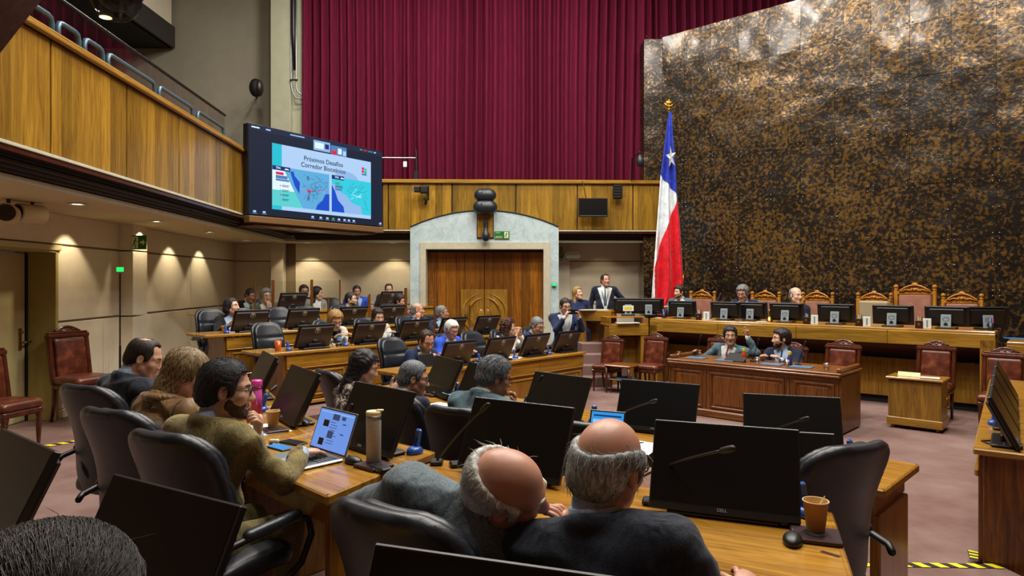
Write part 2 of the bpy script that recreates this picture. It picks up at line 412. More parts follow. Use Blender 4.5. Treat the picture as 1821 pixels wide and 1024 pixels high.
# left door in its deep reveal
DL = root('door_1', (lwX(0), 0, 0), math.atan2(1, -.079))
lbox('door_leaf', D0+.05, D1-.03, .36, .41, .01, 2.16, M['doorcream'], DL)
lbox('jamb', D1-.01, D1+.05, -.01, .42, 0, 2.2, M['jamb'], DL); lbox('jamb', D0-.05, D0+.01, -.01, .42, 0, 2.2, M['jamb'], DL)
lbox('lintel', D0-.05, D1+.05, -.01, .42, 2.17, 2.23, M['jamb'], DL); lbox('architrave', D0-.1, D1+.1, -.025, .0, 2.2, 2.27, M['doorcream'], DL)
lbox('jamb_stop', D1-.035, D1-.01, .33, .36, 0, 2.17, M['blackm'], DL)
lbox('escutcheon', D1-.16, D1-.11, .345, .36, .92, 1.2, M['brass'], DL)
hb = MB(); hb.tube([(D1-.135, .36, 1.02), (D1-.135, .30, 1.02), (D1-.13, .29, 1.02), (D1-.02, .29, 1.02)], .014, 8)
hb.build('door_handle', M['brass'], DL, True)
hb = MB(); hb.lathe([(.02, 0), (.02, .03), (.012, .035)], 10, M=Matrix.Translation((D1-.135, .35, 1.15)) @ Matrix.Rotation(PI/2, 4, 'X')); hb.build('lock', M['brass'], DL, True)
# back wall below the balcony
BW = root('wall_back', (-6.6, 15.72, 0), .02)
def bbx(name, x0, x1, y0, y1, z0, z1, m, p=None, bev=.004): return lbox(name, x0, x1, y0, y1, z0, z1, m, p or BW, bev)
bbx('wall_core', 0, 10.2, .03, .4, 0, SOF+.3, M['groove'])
for x0, x1 in ((0, 1.02), (1.55, 4.35), (7.6, 10.2)):
    for z0, z1 in ((0, 1.25), (1.27, 2.26), (2.28, SOF)): bbx('wall_panel', x0, x1, 0, .04, z0, z1, M['wallcream'])
bbx('pilaster', 1.04, 1.32, -.2, .03, 0, SOF, M['wallcream'])
bbx('pilaster', 7.65, 7.95, -.12, .03, 0, SOF, M['wallcream'])
# soffits under the galleries
sof = MB()
p = [(-6.7, 15.9), (-5.3, -1), (lwX(-1)+1.28, -1), (-4.9, 14.75), (3.4, 15.0), (3.4, 16.0)]
sof.prism([(-6.8, 16.1), (lwX(-1)-.1, -1), (-3.80, -1), (-4.98, 14.82), (3.5, 15.12), (3.5, 16.1)], SOF, SOF+.06)
struct(sof.build('ceiling_under_gallery', M['soffit']))
# galleries (parapets)
def gallery(name, loc, rot, L, seams, rail=True):
    r = root(name, loc, rot)
    lbox('backing', 0, L, .03, .12, 2.8, 3.94, M['blackm'], r)
    sx = [0]+list(seams)+[L]
    for a, c in zip(sx, sx[1:]):
        lbox('panel', a+.012, c-.012, 0, .035, 2.925, 3.92, M['oak'], r, .003)
        for x in (a+.035, c-.035):
            for z in (2.97, 3.88): pass
    cp = MB(); cp.bb((L/2, .13, 3.975), (L, .36, .07), .025); cp.bb((L/2, -.035, 3.945), (L, .05, .05), .015); cp.build('cap_rail', M['oakx'], r)
    lbox('trim_strip', 0, L, -.025, .03, 2.885, 2.915, M['leafcream'], r)
    lbox('trim_strip', 0, L, -.01, .06, 2.84, 2.88, M['darkwood'], r)
    for i in range(4): lbox('slat', 0, L, .03+i*.055, .075+i*.055, 2.80-i*.028, 2.832-i*.028, M['brownmetal'], r)
    lbox('slat_backing', 0, L, .24, .27, 2.68, 2.9, M['blackm'], r)
    lbox('soffit_lip', 0, L, .20, .27, 2.655, 2.705, M['leafcream'], r)
    return r
gx = lambda d: -4.06-.076*(d-5.95)
GLl = (14.72-.5)*math.sqrt(1+.076**2)
def gs(px):      # distance along the left parapet seen at a pixel column
    k = (px-910)/FOC; d = (-4.06+.076*5.95)/(k+.076); return (d-.5)*math.sqrt(1+.076**2)
GL = gallery('wall_gallery_left', (gx(.5), .5, 0), math.atan2(1, -.076), GLl, [gs(-120), gs(-20)]+[gs(x) for x in (90, 225, 318, 384, 436)])
GB0 = Vector((gx(14.72), 14.55, 0)); GBr = .032
GBl = 3.28-GB0.x
def gbs(px): k = (px-910)/FOC; return (14.68*k-GB0.x)
GB = gallery('wall_gallery_back', GB0, GBr, GBl, [gbs(x) for x in (568, 681, 691, 804, 917, 1027, 1127)])
# glass balustrade and tubular seat rails along the left gallery
gr = root('trim_1', (gx(.5), .5, 0), math.atan2(1, -.076))
px_ = [gs(x) for x in (60, 145, 246, 318, 374, 418, 445)]
pane = lambda x0, x1: lbox('glass_pane', x0+.01, x1-.01, .42, .432, 4.0, 4.62, M['glass'], gr, 0)
for a, c in zip([gs(-60)]+px_, px_): pane(a, c)
hb = MB(); hb.tube([(gs(-60), .426, 4.64), (px_[-1], .426, 4.64)], .022, 10); hb.build('handrail', M['black'], gr, True)
for px0, px1 in ((-70, 50), (60, 146), (150, 190), (194, 229), (233, 314), (318, 376), (382, 427)):
    k0, k1 = gs(px0), gs(px1); b = MB()
    b.tube([(k0+.03, .26, 4.0), (k0+.03, .26, 4.24), (k0+.05, .26, 4.285), (k0+.1, .26, 4.3), (k1-.1, .26, 4.3), (k1-.05, .26, 4.285), (k1-.03, .26, 4.24), (k1-.03, .26, 4.0)], .025, 8)
    b.build('tube_rail', M['railblue'], gr, True)
# upper hall : rear wall, pillar, side wall, upper box
struct(box('wall_upper_back', (-2.8, 16.25, 7), (18, .2, 8.4), M['wallgrey']))
struct(box('wall_upper_left', (-11.6, 8, 7.5), (.2, 17, 9.5), M['wallgrey']))
pl = root('wall_pillar', (0, 0, 0)); box('shaft', (-5.32, 15.85, 7.2), (.46, .7, 7), M['pillar'], pl, .01); box('shaft', (-4.98, 15.98, 7.2), (.25, .6, 7), M['pillar'], pl, .01)
ub = root('wall_upper_box', (0, 0, 0))
X1 = -8.10; z0 = 1.8+418*15.95/FOC
box('underside', (X1-1.6, 11, z0+.05), (3.2, 10.2, .1), M['blackm'], ub); box('fascia', (X1, 11, z0+.25), (.12, 10.2, .5), plain('dark_grey_paint', '2e2a26', .6), ub)
for i in range(4): box('panel', (X1-.03, 14.85-i*2.35, z0+1.7), (.1, 2.32, 2.4), M['wallcream'], ub)
b = MB(); b.lathe([(.11, 0), (.12, -.01), (.09, -.012)], 16, (-8.55, 14.2, z0)); b.build('downlight', glow('warm_lamp', 'ffdc9c', 6), ub)
# dark gallery floor and ceiling of the hall
struct(box('floor_gallery', (-8.0, 7, 3.4), (7.0, 17, .1), M['darkwood']))
struct(box('ceiling', (0, 6, 11.0), (24, 26, .2), M['wallgrey']))
struct(box('wall_right_far', (9.6, 4, 5), (.2, 18, 12), M['walnut']))
struct(box('wall_rear', (0, -4.2, 5), (24, .2, 12), M['walnut']))
# curtains : heavy pleats
def curtain(x0, x1, y, z0, z1, seed, label, gather=0):
    r = random.Random(seed); n = int((x1-x0)*60)
    xs = np.linspace(x0, x1, n); ph = np.cumsum(np.array([r.uniform(.75, 1.35) for _ in range(n)]))*.46
    amp = .20+.06*np.sin(np.linspace(0, 23, n)+seed)
    V = []; nz = 14
    for j in range(nz+1):
        tz = j/nz; z = z0+(z1-z0)*tz
        for i in range(n):
            sway = .10*math.sin(.8*xs[i]+2*seed)*(1-tz)+.03*math.sin(5*tz+xs[i]*1.7)
            V.append((xs[i]+sway*.5+gather*(1-tz)*math.exp(-((xs[i]-x0)*.8)**2), y+.07-amp[i]*(.5+.5*math.sin(ph[i]+.3*math.sin(3*tz+seed)))*(.85+.15*tz)+.03*math.sin(ph[i]*.31), z))
    F = [(j*n+i, j*n+i+1, (j+1)*n+i+1, (j+1)*n+i) for j in range(nz) for i in range(n-1)]
    b = MB(); b.add(V, F); o = b.build('curtain', M['velvet'], None, True); tag(o, label, 'curtain', 'burgundy stage curtains'); return o
curtain(-4.87, -2.33, 15.62, 3.5, 10.9, 3, 'burgundy pleated velvet curtain behind the big screen, leftmost of three')
curtain(-2.42, 3.2, 15.56, 3.5, 10.9, 8, 'wide burgundy pleated velvet curtain above the double door, middle of three')
curtain(3.1, 9.2, 15.7, 3.5, 10.9, 5, 'burgundy pleated curtain partly hidden behind the mottled copper wall')
# copper clad wall, plate by plate
c0 = ad(1178, 14.9); CW = root('wall_right', (c0.x, c0.y, 0), math.atan2(U.y, U.x)); CL = 8.2
lbox('backing', 0, CL, .04, .2, 0, 7.16, M['blackm'], CW)
def plate(k):
    r = random.Random(k); a1, a2, p1, p2 = r.uniform(-.012, .012), r.uniform(-.010, .010), r.uniform(0, 6), r.uniform(0, 6)
    b = MB()
    b.grid(lambda u, v: (u-.5, -.02+a1*math.sin(PI*u)*math.sin(PI*v+p1*.2)+a2*math.sin(2*PI*u+p1)*math.sin(2*PI*v+p2)*.6, v-.5), 7, 9)
    me = bpy.data.meshes.new('plate'); me.from_pydata(b.v, [], b.f); me.shade_smooth(); me.materials.append(M['copper']); return me
plates = [plate(k) for k in range(9)]
sx = [0]+[.535+.611*i for i in range(13)]; sz = [0, .69]+[1.61+.92*i for i in range(7)]
sz[-1] = 7.18
bo = MB()
dome = lambda x, z: bo.add([(x+.013*math.cos(a), -.03, z+.013*math.sin(a)) for a in [k*PI/3 for k in range(6)]]+[(x, -.055, z)], [(k, (k+1) % 6, 6) for k in range(6)])
for i in range(len(sx)-1):
    for j in range(len(sz)-1):
        o = bpy.data.objects.new('plate', plates[(i*5+j*3) % 9]); COL.objects.link(o); o.parent = CW
        o.location = ((sx[i]+sx[i+1])/2, 0, (sz[j]+sz[j+1])/2); o.scale = (sx[i+1]-sx[i]-.005, 1, sz[j+1]-sz[j]-.005)
        x, z = sx[i], sz[j]
        for e in (-.045, .045):
            if i: dome(x+e, (sz[j]+sz[j+1])/2)
            for g in (-.045, .045):
                if i and j: dome(x+e, z+g)
bo.build('bolts', M['steel'], CW, True, kind='stuff')
lbox('end_return', -.42, -.005, -.03, .5, 0, 7.14, M['copper'], CW, .006).rotation_euler = (0, 0, math.atan2(-U.y, U.x)*.98)
bo = MB()
for j in range(16):
    for x in (-.36, -.05): bo.ball((x, -.035, .3+j*.46), .012, 6, 4)
bo.build('bolts', M['steel'], CW, True, kind='stuff').rotation_euler = (0, 0, math.atan2(-U.y, U.x)*.98)
# main double door in its marble surround
PD = 14.45; MD = root('door_2', (0, PD, 0)); kx = PD/FOC
X = lambda px: (px-910)*kx
Z = lambda py: CZ-(py-HOR)*kx
RX = Matrix.Rotation(PI/2, 4, 'X')
xl, xr = X(729), X(993); zs = Z(404); za = Z(374.5); xc = (xl+xr)/2
hw = (xr-xl)/2; sag = za-zs; R = (hw*hw+sag*sag)/(2*sag)
arc = [(xc+hw*(1-2*i/24), za-R+math.sqrt(R*R-(hw*(1-2*i/24))**2)) for i in range(25)]
il, ir, it = X(747), X(978), Z(431)
poly = [(xr, .3)]+arc+[(xl, .3), (il, .3), (il, it), (ir, it), (ir, .3)]
b = MB(); b.prism(poly, -1.2, 0, RX); b.build('marble_surround', M['marble'], MD)
b = MB(); edge = [(p[0], -.006, p[1]+.008) for p in arc]; b.tube(edge, .014, 6); b.build('shadow_gap', M['blackm'], MD)
b = MB(); dl, dr, dt = X(757), X(966), Z(443)
b.prism([(ir, .3), (ir, it), (il, it), (il, .3), (dl, .3), (dl, dt), (dr, dt), (dr, .3)], -.5, .03, RX); b.build('stone_moulding', M['leafcream'], MD)
xm = X(860); yb = .30
for a, c in ((dl, xm), (xm, dr)):
    leaf = box('door_leaf', ((a+c)/2, yb+.04, (dt+.3)/2), (c-a-.012, .07, dt-.3-.05), M['door'], MD, .004)
    n = 6
    for i in range(1, n):
        x = a+(c-a)*i/n+random.uniform(-.02, .02); st = box('joint', (x, yb+.003, (dt+.3)/2), (.006, .004, dt-.4), M['blackm'], leaf)
box('header_gap', ((dl+dr)/2, yb+.02, dt-.03), (dr-dl, .05, .05), M['blackm'], MD)
# carved relief, one half on each leaf
z1, zb = Z(515), Z(610); xa, xe = X(817), X(902); zc = Z(556)
for sg, a, c in ((-1, xa, xm), (1, xm, xe)):
    bd = box('carved_board', ((a+c)/2+sg*.003, yb-.025, (z1+zb)/2), (c-a-.008, .05, z1-zb), M['oakv'], MD, .006)
    r = MB(); w = (xe-xa)/2; cz = (z1+zb)/2+.05
    def arcp(rx, rz_, t0, t1, n=18, dx=0, dz=0): return [(xm+sg*(dx+rx*math.sin(math.radians(t0+(t1-t0)*i/n))), yb-.05, cz+dz+rz_*math.cos(math.radians(t0+(t1-t0)*i/n))) for i in range(n+1)]
    r.tube(arcp(w*.93, .44, 12, 165), [.006+.022*math.sin(PI*i/18) for i in range(19)], 6)
    r.tube(arcp(w*.68, .34, 5, 120), [.006+.03*math.sin(PI*i/18) for i in range(19)], 6)
    r.tube(arcp(w*.30, .2, 20, 178, dx=.012, dz=-.04), [.006+.016*math.sin(PI*i/18) for i in range(19)], 6)
    r.ball((xm+sg*.075, yb-.045, cz-.02), (.075, .03, .12), 12, 8)
    for k in range(8):
        t_ = math.radians(100+k*9); r.tube([(xm+sg*(.26*math.sin(t_)), yb-.05, cz+.25*math.cos(t_)), (xm+sg*(.40*math.sin(t_)), yb-.05, cz+.36*math.cos(t_))], .011, 5)
    r.build('relief', M['oakv'], bd, True)
# wooden niche over the door, with its edge
box('niche_frame', (X(862.5), -.012, (Z(372)+Z(423.5))/2), (30*kx, .03, 52*kx), M['blackm'], MD)
box('niche_panel', (X(862.5), -.03, (Z(372)+Z(423))/2), (27*kx, .03, 49.5*kx), M['oakv'], MD, .004)
# downlights under the galleries : trim ring + lamp disc + real spot
LAMP = glow('downlight_lamp', 'fff0cc', 9)
RING = M['whiteplastic']
dls = [(137, 362, 1), (278, 393, 1), (372, 412, 1), (437, 427, 1), (545, 433, 1), (697, 434, 1)]
for i, (px, py, on) in enumerate(dls):
    p = at(px, py, SOF-.005) if i < 4 else Vector((0, 0, 0))
    if i >= 4: dd = 15.25; p = Vector(((px-910)/FOC*dd, dd, SOF-.005))
    t_ = thing('downlight', ['round white recessed downlight in the left soffit, nearest the loudspeakers', 'round white recessed downlight in the soffit beside the exit sign pilaster',
               'round white recessed downlight in the left soffit, third along from the loudspeakers', 'round white recessed downlight in the left soffit, next to the rear corner',
               'round white recessed downlight in the back soffit under the big screen', 'round white recessed downlight in the back soffit left of the marble door surround'][i], 'light', p, 0, 'recessed downlights under the gallery')
    b = MB(); b.lathe([(.085, .0), (.09, -.01), (.07, -.012), (.066, .0)], 20); b.build('trim_ring', RING, t_, True)
    b = MB(); b.lathe([(.064, -.004), (.0, -.004)], 20, cap=False); b.build('lamp_face', LAMP, t_)
# scallops: lamps set close to the walls
for d in (4.8, 6.9, 9.0, 10.65, 12.2, 13.6):
    x = lwX(d)+.34; spot('wall_washer', (x, d, SOF-.02), (x-.28, d, 1.2), 40, 88, .35)
for px in (545, 697): x = (px-910)/FOC*15.4; spot('wall_washer', (x, 15.3, SOF-.02), (x, 15.62, 1.2), 46, 92, .4)
spot('wall_washer', (-5.1, 15.2, SOF-.02), (-5.12, 15.5, 1.2), 16, 80, .4)
spot('wall_washer', (2.1, 15.3, SOF-.02), (2.1, 15.7, 1.2), 6, 100, .6)
# ------------------------------------------------------------------ implicit surfaces (smooth unions meshed by surface nets)
class SDF:
    def __init__(s): s.ops = []
    def fn(s, f, lo, hi, k=.02, op='u'): s.ops.append((f, np.array(lo, float), np.array(hi, float), k, op)); return s
    def cap(s, a, b, ra, rb=None, k=.02, op='u'):
        rb = ra if rb is None else rb; a = np.array(a, float); b = np.array(b, float); d = b-a; L = max(float(d @ d), 1e-9)
        def f(x, y, z):
            px, py, pz = x-a[0], y-a[1], z-a[2]
            t = np.clip((px*d[0]+py*d[1]+pz*d[2])/L, 0, 1)
            return np.sqrt((px-t*d[0])**2+(py-t*d[1])**2+(pz-t*d[2])**2)-(ra+(rb-ra)*t)
        m = max(ra, rb); return s.fn(f, np.minimum(a, b)-m, np.maximum(a, b)+m, k, op)
    def ell(s, c, r, R=None, k=.02, op='u'):
        c = np.array(c, float); r = np.array(r, float)
        def f(x, y, z):
            x, y, z = x-c[0], y-c[1], z-c[2]
            if R is not None:
                x, y, z = (R[0][0]*x+R[1][0]*y+R[2][0]*z, R[0][1]*x+R[1][1]*y+R[2][1]*z, R[0][2]*x+R[1][2]*y+R[2][2]*z)
            q = np.sqrt((x/r[0])**2+(y/r[1])**2+(z/r[2])**2); g = np.sqrt((x/r[0]**2)**2+(y/r[1]**2)**2+(z/r[2]**2)**2)+1e-6
            return q*(q-1)/g
        m = r.max() if R is not None else r
        return s.fn(f, c-m, c+m, k, op)
    def mesh(s, name, h, fine=None, warp=None, bounds=None):
        if bounds: lo, hi = np.array(bounds[0], float), np.array(bounds[1], float)
        else:
            lo = np.min([o[1] for o in s.ops if o[4] == 'u'], axis=0)-1.6*h-.012; hi = np.max([o[2] for o in s.ops if o[4] == 'u'], axis=0)+1.6*h+.012
        ax = []
        for i in range(3):
            x = lo[i]; a = [x]
            while x < hi[i]:
                st = h
                if fine and fine[0][i]-h < x < fine[1][i]: st = fine[2]
                x += st; a.append(x)
            ax.append(np.array(a, np.float32))
        D = np.full([len(a) for a in ax], .5, np.float32)
        for f, l, u, k, op in s.ops:
            m = 2.2*h+k
            sl = tuple(slice(max(0, np.searchsorted(ax[i], l[i]-m)-1), np.searchsorted(ax[i], u[i]+m)+1) for i in range(3))
            sub = D[sl]
            if sub.size == 0: continue
            d = f(ax[0][sl[0]][:, None, None], ax[1][sl[1]][None, :, None], ax[2][sl[2]][None, None, :]).astype(np.float32)
            if op == 'u':
                hh = np.clip(.5+.5*(sub-d)/k, 0, 1); D[sl] = sub+(d-sub)*hh-k*hh*(1-hh)
            elif op == 's':
                d = -d; hh = np.clip(.5-.5*(sub-d)/k, 0, 1); D[sl] = sub+(d-sub)*hh+k*hh*(1-hh)
            elif op == 'o': D[sl] = np.minimum(sub, np.maximum(sub-.008, d))
            elif op == 'd': D[sl] = np.where(np.abs(sub) < .1, sub+d, sub)
        return snet(name, D, ax)
def snet(name, D, ax):
    ins = D < 0; nx, ny, nz = D.shape
    cor = [(i, j, k) for i in (0, 1) for j in (0, 1) for k in (0, 1)]
    S8 = lambda A, c: A[c[0]:nx-1+c[0], c[1]:ny-1+c[1], c[2]:nz-1+c[2]]
    cnt = np.zeros((nx-1, ny-1, nz-1), np.int8)
    for c in cor: cnt += S8(ins, c)
    act = (cnt > 0) & (cnt < 8); I, J, K = np.nonzero(act); n = len(I)
    idx = np.full(act.shape, -1, np.int32); idx[I, J, K] = np.arange(n)
    acc = np.zeros((n, 3)); num = np.zeros(n)
    for a in cor:
        for d in range(3):
            if a[d]: continue
            b = list(a); b[d] = 1
            va = D[I+a[0], J+a[1], K+a[2]]; vb = D[I+b[0], J+b[1], K+b[2]]
            m = (va < 0) != (vb < 0); t = va/(va-vb+1e-12)
            p = np.array(a, float)[None].repeat(n, 0); p[:, d] = t
            acc[m] += p[m]; num[m] += 1
    fr = acc/np.maximum(num, 1)[:, None]; P = np.empty((n, 3), np.float32)
    for d, q in enumerate((I, J, K)): P[:, d] = ax[d][q]+fr[:, d]*(ax[d][q+1]-ax[d][q])
    Fs = []
    A = ins[:-1, 1:-1, 1:-1]; B = ins[1:, 1:-1, 1:-1]; i, j, k = np.nonzero(A != B); fl = A[i, j, k]; j += 1; k += 1
    q = np.stack([idx[i, j-1, k-1], idx[i, j, k-1], idx[i, j, k], idx[i, j-1, k]], 1); q[~fl] = q[~fl][:, ::-1]; Fs.append(q)
    A = ins[1:-1, :-1, 1:-1]; B = ins[1:-1, 1:, 1:-1]; i, j, k = np.nonzero(A != B); fl = A[i, j, k]; i += 1; k += 1
    q = np.stack([idx[i-1, j, k-1], idx[i-1, j, k], idx[i, j, k], idx[i, j, k-1]], 1); q[~fl] = q[~fl][:, ::-1]; Fs.append(q)
    A = ins[1:-1, 1:-1, :-1]; B = ins[1:-1, 1:-1, 1:]; i, j, k = np.nonzero(A != B); fl = A[i, j, k]; i += 1; j += 1
    q = np.stack([idx[i-1, j-1, k], idx[i, j-1, k], idx[i, j, k], idx[i-1, j, k]], 1); q[~fl] = q[~fl][:, ::-1]; Fs.append(q)
    F = np.concatenate(Fs) if Fs else np.zeros((0, 4), np.int32)
    F = F[(F >= 0).all(1)]
    return npmesh(name, P, F)
def npmesh(name, P, F):
    me = bpy.data.meshes.new(name); me.vertices.add(len(P)); me.vertices.foreach_set('co', np.ascontiguousarray(P, np.float32).ravel())
    nl = F.size; me.loops.add(nl); me.loops.foreach_set('vertex_index', np.ascontiguousarray(F, np.int32).ravel())
    me.polygons.add(len(F)); me.polygons.foreach_set('loop_start', np.arange(0, nl, F.shape[1], dtype=np.int32))
    me.update(calc_edges=True); me.validate(); me.shade_smooth(); return me
def verts(me):
    a = np.empty(len(me.vertices)*3, np.float32); me.vertices.foreach_get('co', a); return a.reshape(-1, 3)
def pad(hx, hy, hz, r, e=.02):          # softly rounded pad in x-z with thickness y
    def f(x, y, z):
        a = np.abs(x)-hx+r; c = np.abs(z)-hz+r
        d = np.sqrt(np.maximum(a, 0)**2+np.maximum(c, 0)**2)+np.minimum(np.maximum(a, c), 0)-r
        w = np.abs(y)-hy
        return np.sqrt(np.maximum(d+e, 0)**2+np.maximum(w+e, 0)**2)+np.minimum(np.maximum(d+e, w+e), 0)-e
    return f
# ------------------------------------------------------------------ black executive chair
def make_chair():
    r = thing('office_chair', '', 'chair')
    th = math.radians(11); c, s_ = math.cos(th), math.sin(th)
    def back(hy, hz, hw, off, dz, groove):
        p = None
        def f(x, y, z):
            y0, z0 = y+.25, z-.80-dz
            yy = y0*c+z0*s_-off; zz = -y0*s_+z0*c
            yy = yy-.95*x*x-.10*np.cos(zz*7.5)*.25
            tap = 1-.20*np.clip(-zz/.36, 0, 1)**2-.05*np.clip(zz/.36, 0, 1)**2
            xx = x/tap
            g = 0
            if groove: yy = yy+.014*np.exp(-((zz-.10)/.025)**2)+.010*np.exp(-((zz+.10)/.03)**2)
            return pad(hw, hy, hz, .15, min(hy*.9, .04))(xx, yy, zz)*.85
        return f
    sh = SDF().fn(back(.034, .37, .265, 0, 0, 0), (-.3, -.46, .38), (.3, -.02, 1.2)); link('back_shell', sh.mesh('back_shell', .017), M['leather'], r)
    cu = SDF().fn(back(.034, .335, .235, .060, .005, 1), (-.3, -.46, .38), (.3, .06, 1.2)); link('back_cushion', cu.mesh('back_cushion', .017), M['leather'], r)
    st = SDF(); p = pad(.255, .055, .25, .09, .05)
    st.fn(lambda x, y, z: p(x, z-.465-.03*np.cos(y*5)+.02*np.abs(x)*2, y-.03)*.9, (-.28, -.24, .38), (.28, .3, .55)); link('seat', st.mesh('seat', .018), M['leather'], r)
    for g in (-1, 1):
        b = MB(); b.tube([(g*.23, .02, .37), (g*.29, .08, .36), (g*.315, .22, .44), (g*.32, .285, .56), (g*.32, .26, .645), (g*.32, .17, .672), (g*.32, -.12, .672), (g*.30, -.24, .655), (g*.24, -.30, .65)], .017, 8)
        a = b.build('armrest', M['black'], r, True)
        q = SDF().cap((g*.32, .18, .685), (g*.32, -.12, .685), .03, .028); link('arm_pad', q.mesh('arm_pad', .014), M['leather'], a)
    b = MB(); b.lathe([(.03, .1), (.03, .3), (.045, .31), (.045, .40), (.1, .41), (.1, .425)], 14); b.build('column', M['black'], r, True)
    for i in range(5):
        a = 2*PI*i/5+.3; d = Vector((math.cos(a), math.sin(a), 0)); b = MB()
        b.tube([d*.02+Vector((0, 0, .13)), d*.18+Vector((0, 0, .115)), d*.31+Vector((0, 0, .085))], [.03, .026, .02], 8); l = b.build('base_leg', M['black'], r, True)
        b = MB(); b.lathe([(.008, -.022), (.03, -.02), (.03, .02), (.008, .022)], 10, M=Matrix.Translation(d*.31+Vector((0, 0, .031))) @ Matrix.Rotation(a, 4, 'Z') @ Matrix.Rotation(PI/2, 4, 'X')); b.build('caster', M['rubber'], l, True)
    return r
# ------------------------------------------------------------------ carved wooden chair with brown leather
def make_wood_chair():
    r = thing('wooden_chair', '', 'chair')
    w = M['darkwood']
    p = pad(.235, .05, .225, .05, .045); st = SDF().fn(lambda x, y, z: p(x, z-.475-.012*np.cos(x*6)*np.cos(y*6), y-.02)*.95, (-.26, -.24, .4), (.26, .27, .56))
    link('seat', st.mesh('seat', .018), M['bleather'], r)
    b = MB(); b.bb((0, .02, .405), (.45, .43, .06), .012); b.build('seat_rail', w, r)
    lean = Matrix.Translation((0, -.20, .45)) @ Matrix.Rotation(math.radians(9), 4, 'X')
    b = MB()
    for g in (-1, 1): b.bb((g*.215, 0, .26), (.055, .05, .56), .012, lean)
    b.bb((0, 0, .03), (.42, .045, .06), .01, lean); b.build('back_frame', w, r)
    b = MB(); b.bb((0, 0, .53), (.50, .07, .055), .015, lean); b.bb((0, 0, .565), (.46, .055, .025), .01, lean)
    b.build('top_rail', w, r)
    b = MB(); pts = [(-.15+.3*i/10, 0, .575+.06*math.sin(PI*i/10)) for i in range(11)]; b.tube([lean @ Vector(q) for q in pts], .017, 6)
    b.prism([(-.14+.28*i/10, .575+.05*math.sin(PI*i/10)) for i in range(11)], -.012, .012, lean @ Matrix.Rotation(PI/2, 4, 'X'))
    for q in (-.07, 0, .07): b.ball(lean @ Vector((q, 0, .595)), .02, 8, 6)
    b.build('crest', w, r, True)
    q = pad(.18, .03, .225, .02, .02)
    bp = SDF().fn(lambda x, y, z: q(x, y-.015*np.cos(x*7)*np.cos(z*6), z)*.95, (-.19, -.05, -.24), (.19, .06, .24)); me = bp.mesh('back_panel', .016)
    me.transform(lean @ Matrix.Translation((0, .012, .275))); link('back_panel', me, M['bleather'], r)
    for g in (-1, 1):
        b = MB(); b.lathe([(.016, 0), (.02, .02), (.014, .05), (.02, .12), (.027, .26), (.02, .29), (.028, .31), (.02, .33), (.03, .35), (.03, .43)], 10, (g*.19, .205, 0)); b.build('leg', w, r, True)
        b = MB(); b.tube([(g*.19, -.27, 0), (g*.195, -.22, .2), (g*.205, -.195, .45)], [.016, .022, .026], 8); b.build('leg', w, r, True)
    return r
# ------------------------------------------------------------------ high carved chair of the presidency
def make_throne(H=.0):
    r = thing('high_back_chair', '', 'chair'); w = M['gildwood']
    b = MB(); b.bb((0, .02, .44), (.52, .5, .1), .03); b.build('seat', M['bleather'], r)
    for g in (-1, 1):
        b = MB(); b.bb((g*.27, -.22, .58+H/2), (.055, .055, 1.14+H), .01); b.lathe([(.02, 0), (.035, .015), (.02, .03), (.038, .06), (.034, .085), (.01, .10)], 10, (g*.27, -.22, 1.15+H)); b.build('back_post', w, r)
        b = MB(); b.lathe([(.02, 0), (.026, .05), (.018, .1), (.028, .3), (.028, .4)], 8, (g*.22, .22, 0)); b.build('leg', w, r, True)
    b = MB(); b.bb((0, -.215, .80+H/2), (.46, .05, .56+H), .02); b.build('back_panel', M['pleather'], r)
    b = MB(); b.bb((0, -.22, 1.10+H), (.52, .05, .05), .01)
    b.prism([(-.21+.42*i/12, 1.12+H+.11*math.sin(PI*i/12)**.8) for i in range(13)], -.02, .02, Matrix.Translation((0, -.22, 0)) @ RX)
    b.build('crest', w, r)
    b = MB(); b.tube([(-.22+.44*i/12, -.185, 1.125+H+.115*math.sin(PI*i/12)**.8) for i in range(13)], .016, 6)
    for k in (-1, 1): b.tube([(k*.19, -.18, 1.13+H), (k*.12, -.18, 1.165+H), (k*.05, -.18, 1.15+H), (k*.03, -.18, 1.19+H)], .012, 6)
    b.ball((0, -.19, 1.165+H), (.035, .025, .03), 10, 6); b.ball((0, -.2, 1.255+H), (.05, .03, .03), 10, 6)
    b.build('carving', w, r, True)
    return r
